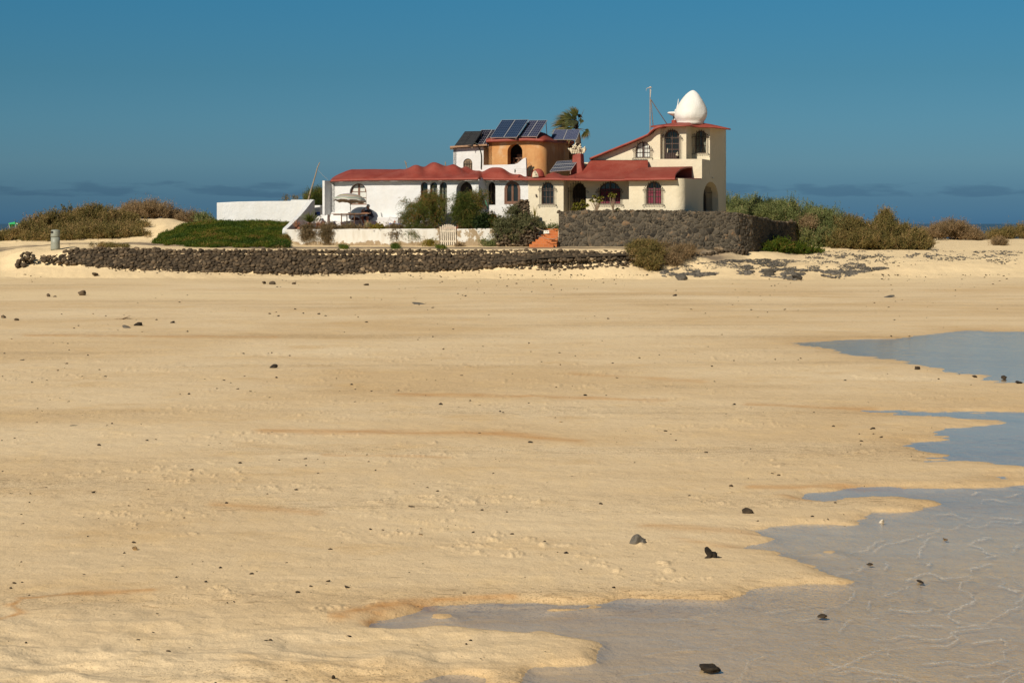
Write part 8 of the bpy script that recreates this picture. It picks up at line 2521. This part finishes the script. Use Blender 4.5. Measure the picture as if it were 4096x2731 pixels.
tree('smaller denser tree right of the gate with rusty tips on its right side',
     [(1855, 800, d2, 38, 28, .7), (1828, 828, d2, 24, 34, .5), (1860, 835, d2, 42, 38, .7), (1900, 800, d2, 36, 34, .6), (1842, 865, d2, 30, 30, .5), (1930, 790, d2, 16, 22, .35), (1870, 870, d2, 36, 28, .5), (1900, 845, d2, 26, 26, .45), (1890, 890, d2, 22, 20, .35)],
     (1880, 912, d2), [([(1882, 915, d2), (1876, 890, d2), (1880, 860, d2), (1892, 825, d2)], .07), ([(1870, 915, d2), (1862, 885, d2), (1852, 850, d2)], .05), ([(1886, 915, d2), (1893, 880, d2), (1903, 840, d2)], .045)], 72, 3900, 'tree', .35,
     tb=lambda C, g: .40 * np.clip((C[:, 0] - P(1885, 0, 112.7).x) / .5, 0, 1) * g.random(len(C)) - .06)

# hanging dry plants over the garden wall
HG = 'dry plants trailing over the garden wall'
def hang(label, blobs, seed, n, mat='vine'):
    shrub(label, 'trailing plant', blobs, mat, seed, int(n * 1.6), 12, ground=False, basepx=(blobs[0][0], 914, 112.6), group=HG, nst=5, name='trailing_plant', up=-.1, out=.6, rnd=.5, droop=.6, tlen=.13, llen=.045, lwid=.020)
hang('tallest trailing clump hanging in a point below the reddish aloe', [(1305, 915, 112.5, 30, 14, .3), (1306, 935, 112.25, 22, 20, .16), (1304, 952, 112.2, 9, 16, .1), (1330, 908, 112.6, 22, 9, .25)], 81, 1700)
hang('short trailing clump left of the tallest one', [(1230, 915, 112.5, 22, 12, .3), (1228, 932, 112.25, 20, 14, .15), (1218, 945, 112.2, 7, 9, .1), (1245, 938, 112.2, 8, 10, .1)], 82, 1100)
hang('narrow trailing clump in front of the blue lounger, reaching down the wall', [(1578, 918, 112.3, 30, 18, .3), (1582, 938, 112.05, 20, 20, .16), (1582, 962, 112.0, 8, 20, .1)], 83, 1700)
hang('low creeping plants on the wall top behind the table legs', [(1370, 911, 112.7, 45, 5, .3), (1420, 912, 112.6, 40, 5, .3)], 84, 900)
shrub('yellow-leaved creeper on the wall top under the seated person', 'trailing plant', [(1500, 914, 112.5, 20, 4, .2), (1527, 910, 112.4, 8, 10, .15), (1514, 922, 112.2, 4, 5, .1), (1528, 920, 112.2, 4, 6, .1)], 'yellow_leaf', 85, 380, 10, ground=False, basepx=(1510, 914, 112.6), name='trailing_plant', nst=3, up=.2, out=.6, rnd=.5, tlen=.10, llen=.06, lwid=.045)
for k, (x, y, r, mt, lab) in enumerate(((1720, 974, 13, 'yellow_leaf', 'small yellow-green weed at the foot of the wall left of the gate'), (1962, 978, 13, 'scrub_green', 'round green weed at the foot of the peeling wall'), (1936, 970, 5, 'scrub_green', 'tiny weed left of the round green one'), (1835, 985, 10, 'scrub_brown', 'dry weed just right of the gate foot'))):
    p = P(x, y, 110.9)
    shrub(lab, 'weed', [(x, y, 110.9, r, r * .8, .2)], mt, 90 + k, int(r * 28), 9, ground=False, basepx=(x, y + r * .8, 110.9), nst=3, name='weed', up=.6, out=.8, rnd=.4, tlen=.10, llen=.05, lwid=.026)

# rosette plants: yucca, aloes, spikes
def rosette(name, label, cat, base, n, L, W, mat, seed, spread=(10, 80), pot=None, curve=.3, squash=1.0, group=None, h0=0.0):
    g = random.Random(seed); b = P(*base)
    t = thing(name, label, cat, tuple(b), 0, group)
    V = []; F = []; T = []
    for i in range(n):
        az = g.uniform(0, 2 * math.pi); el = R(90 - g.uniform(*spread)); ln = L * g.uniform(.65, 1.1); tone = g.random()
        dx, dy = math.cos(az), math.sin(az); side = Vector((-dy, dx, 0)); p0 = b + Vector((dx * .03, dy * .03, h0 + g.uniform(0, .05)))
        prev = None
        for k in range(5):
            u = k / 4; e2 = el - curve * u * u
            p = p0 + Vector((dx * math.cos(e2) * ln * u, dy * math.cos(e2) * ln * u, math.sin(e2) * ln * u)); w = W * (1 - u ** 1.6) * (.7 + .6 * u * (1 - u) * 2)
            a, c = p - side * w / 2, p + side * w / 2
            V += [a[:], c[:]]
            if k: m_ = len(V); F.append((m_ - 4, m_ - 3, m_ - 1, m_ - 2)); T.append(tone * .8 + .2 * u)
    o = np_mesh('leaves', V, F, M[mat], t, False, fattr={'tone': T}); sd = o.modifiers.new('solid', 'SOLIDIFY'); sd.thickness = W * .16
    if pot:
        mb = MB(); pr, ph = pot; mb.lathe([(pr * .7, -ph), (pr, -.03), (pr * 1.08, -.03), (pr * 1.08, 0), (pr * .9, 0), (pr * .85, -.03), (.01, -.03)], b, 18); mb.build('pot', M['terracotta'], t, True)
    return t
rosette('yucca', 'spiky green yucca in a terracotta pot against the shaded raking wall', 'yucca', (1239, 892, 113.6), 150, .74, .035, 'yucca', 1, (3, 70), pot=(.12, .16), curve=.25)
rosette('aloe', 'reddish aloe in the left corner of the patio', 'aloe', (1186, 914, 112.9), 34, .48, .05, 'aloe', 2, (5, 48), curve=-.1, group='reddish aloes')
AL = [(1280, 910, 112.9, 22, .42), (1296, 908, 112.9, 20, .38), (1268, 912, 112.8, 14, .34)]
for k, (x, y, d, n, L) in enumerate(AL):
    rosette('aloe', ('largest reddish aloe in front of the white masonry block', 'reddish aloe at the right of the group in front of the masonry block', 'small reddish aloe left of the group in front of the masonry block')[k], 'aloe', (x, y, d), n, L, .05, 'aloe', 3 + k, (5, 55), curve=-.1, group='reddish aloes')
rosette('agave', 'pale spiky plant on the wall top in front of the left table leg', 'agave', (1398, 912, 112.7), 26, .36, .035, 'agave', 8, (5, 60), curve=.1)
rosette('agave', 'pale spiky plant below the seated person', 'agave', (1470, 914, 112.7), 34, .42, .045, 'agave', 9, (3, 45), curve=.0)
rosette('agave', 'small pale spiky plant between the two larger ones on the wall top', 'agave', (1432, 913, 112.6), 18, .24, .035, 'agave', 10, (5, 65), curve=.1)
rosette('aloe', 'tall yellow aloe spikes beside the cream house corner', 'aloe', (2139, 872, 111.3), 6, .62, .06, 'yellow_leaf', 11, (1, 9), curve=0)
rosette('aloe', 'thin grey-green spike right of the yellow aloe spikes', 'aloe', (2152.5, 890, 111.3), 3, .55, .04, 'saltbush', 12, (1, 6), curve=0)
# rosette shrubs behind the terrace wall
def rosette_shrub(label, heads, base, seed, mat='bright_shrub', trunk=True, L=.16):
    g = random.Random(seed); b = P(*base); t = thing('rosette_shrub', label, 'shrub', tuple(b), 0, 'rosette shrubs behind the terrace wall')
    V = []; F = []; T = []; mb = MB()
    for (hx, hy) in heads:
        c = P(hx, hy, base[2] + g.uniform(-.15, .15)); mb.tube([b, (b + c) * .5 + Vector((g.uniform(-.03, .03), 0, 0)), c], [.022, .016, .010], 6)
        for i in range(42):
            az = g.uniform(0, 2 * math.pi); el = R(g.uniform(-5, 85)); ln = L * g.uniform(.6, 1.15)
            dv = Vector((math.cos(az) * math.cos(el), math.sin(az) * math.cos(el), math.sin(el))); sd = dv.orthogonal().normalized(); w = .022
            V += [c[:], (c + dv * ln * .6 + sd * w)[:], (c + dv * ln)[:], (c + dv * ln * .6 - sd * w)[:]]; m_ = len(V); F.append((m_ - 4, m_ - 3, m_ - 2, m_ - 1)); T.append(g.random())
    np_mesh('foliage', V, F, M[mat], t, False, fattr={'tone': T}); mb.build('trunk', M['twig'], t)
g = random.Random(3)
rosette_shrub('dense bright shrub in front of the barred cream house door', [(2306 + g.uniform(-1, 1) * 16, 832 + g.uniform(-1, 1) * 14) for _ in range(18)] + [(2331, 808), (2328, 815), (2336, 816), (2338, 832), (2345, 828), (2350, 824), (2330, 835)], (2315, 850, 111.2), 1)
rosette_shrub('forked bright shrub between door and wide window', [(2368, 802), (2376, 788), (2382, 795), (2392, 800), (2399, 794), (2408, 792), (2404, 806), (2386, 808), (2396, 812), (2362, 806), (2374, 810)], (2386, 850, 111.2), 2, L=.14)
rosette_shrub('slim standard shrub in front of the wide window', [(2440, 782), (2447, 777), (2452, 784), (2460, 780), (2449, 791), (2456, 790), (2438, 788)], (2453, 850, 111.2), 3, L=.13)
rosette_shrub('small low green shrub peeping over the terrace wall right of the slim standard one', [(2463, 843), (2470, 838), (2477, 842)], (2470, 855, 111.0), 4, 'fresh', L=.12)
shrub('low green edging plants at the top of the orange steps', 'edging plants', [(2195, 913, 111.7, 34, 4, .2), (2215, 911, 111.7, 18, 5, .2)], 'scrub_green', 95, 500, 9, ground=False, basepx=(2200, 916, 111.7), nst=3, up=.7, out=.5, rnd=.4, tlen=.09, llen=.05, lwid=.028)

# ---------------------------------------------------------------- palm
dPm = F0.off(7.5).depth(2310)
t = thing('palm_tree', 'wind-blown fan palm behind the ochre block roof', 'palm', tuple(P(2313, 700, dPm)))
mb = MB(); mb.tube([P(2318, 700, dPm), P(2315, 600, dPm), P(2311, 545, dPm), P(2308, 515, dPm)], [.22, .18, .16, .13], 10); mb.build('trunk', M['bark'], t)
g = random.Random(9)
V = []; F = []; T = []
def fan(px, py, dd, az, el, L, n, half, tone0, bend=.5, wind=-.25):
    c = P(px, py, dPm + dd); ax = Vector((math.cos(R(az)) * math.cos(R(el)), .25 * g.uniform(-1, 1), math.sin(R(el)))).normalized()
    sd = Vector((-ax.z, g.uniform(-.5, .5), ax.x)).normalized()
    for i in range(n):
        a = R(-half + 2 * half * i / (n - 1)); dv = (ax * math.cos(a) + sd * math.sin(a)).normalized(); ln = L * g.uniform(.75, 1.1) * (1 - .15 * abs(i / (n - 1) - .5)); q = ax.cross(sd).normalized()
        w = .030; tone = min(1, max(0, tone0 + g.uniform(-.3, .3))); prev = []
        wv = dv.cross(q).normalized()
        for k in range(5):
            u = k / 4; p = c + dv * (ln * u) + Vector((wind * u * u * ln, 0, -bend * u * u * u * ln * .7)) + q * g.uniform(-.02, .02); ww = w * (1 - u) + .004
            V.append((p - wv * ww)[:]); V.append((p + wv * ww)[:])
            if k: m_ = len(V); F.append((m_ - 4, m_ - 3, m_ - 1, m_ - 2)); T.append(min(1, tone * .8 + (.40 * u * u if u > .6 else 0)))
fr = [(2288, 475, 0, 150, 30, .75, 34, 55, .35, .2), (2300, 470, .1, 110, 65, .72, 34, 45, .35, .1), (2306, 465, -.1, 85, 80, .6, 30, 40, .4, .1), (2275, 480, .1, 165, 15, .75, 34, 50, .4, .3), (2292, 485, -.2, 190, -5, .6, 30, 60, .3, .3),
      (2262, 492, 0, 185, 5, .72, 26, 30, .55, .3), (2290, 500, .2, 178, 0, .95, 34, 26, .55, .35), (2296, 512, -.1, 175, -4, 1.2, 36, 16, .6, .25), (2315, 470, .2, 60, 40, .40, 26, 70, .45, .5), (2318, 480, 0, 20, 0, .30, 24, 90, .3, .6),
      (2310, 485, .3, 200, -30, .5, 26, 70, .25, .5), (2325, 490, .3, 40, 30, .28, 16, 25, .5, .2), (2338, 528, -.2, -60, -50, .42, 26, 80, .55, .4), (2342, 520, .1, -10, -20, .40, 24, 70, .4, 1.0), (2300, 530, .2, 215, -40, .8, 26, 25, .7, .5), (2316, 540, .1, -80, -70, .5, 26, 40, .75, .3),
      (2285, 515, -.1, 190, -15, .9, 26, 14, .6, .4), (2303, 478, -.3, 135, 45, .5, 26, 60, .15, .2), (2310, 492, -.3, 170, 10, .5, 24, 80, .12, .4)]
mbst = MB()
for f in fr:
    fan(*f[:2], f[2], f[3], f[4], f[5], int(f[6] * .8), f[7] * .72, max(0, f[8] - .10), f[9])
    mbst.tube([P(2309, 518, dPm), (P(2309, 518, dPm) + P(f[0], f[1], dPm + f[2])) * .5 + Vector((0, 0, .05)), P(f[0], f[1], dPm + f[2])], [.03, .018, .012], 5)
mbst.tube([P(2320, 480, dPm), P(2330, 452, dPm), P(2337, 438, dPm)], [.02, .012, .004], 5)
np_mesh('fronds', V, F, M['palm'], t, False, fattr={'tone': T}); mbst.build('frond_stalk', M['bark'], t)
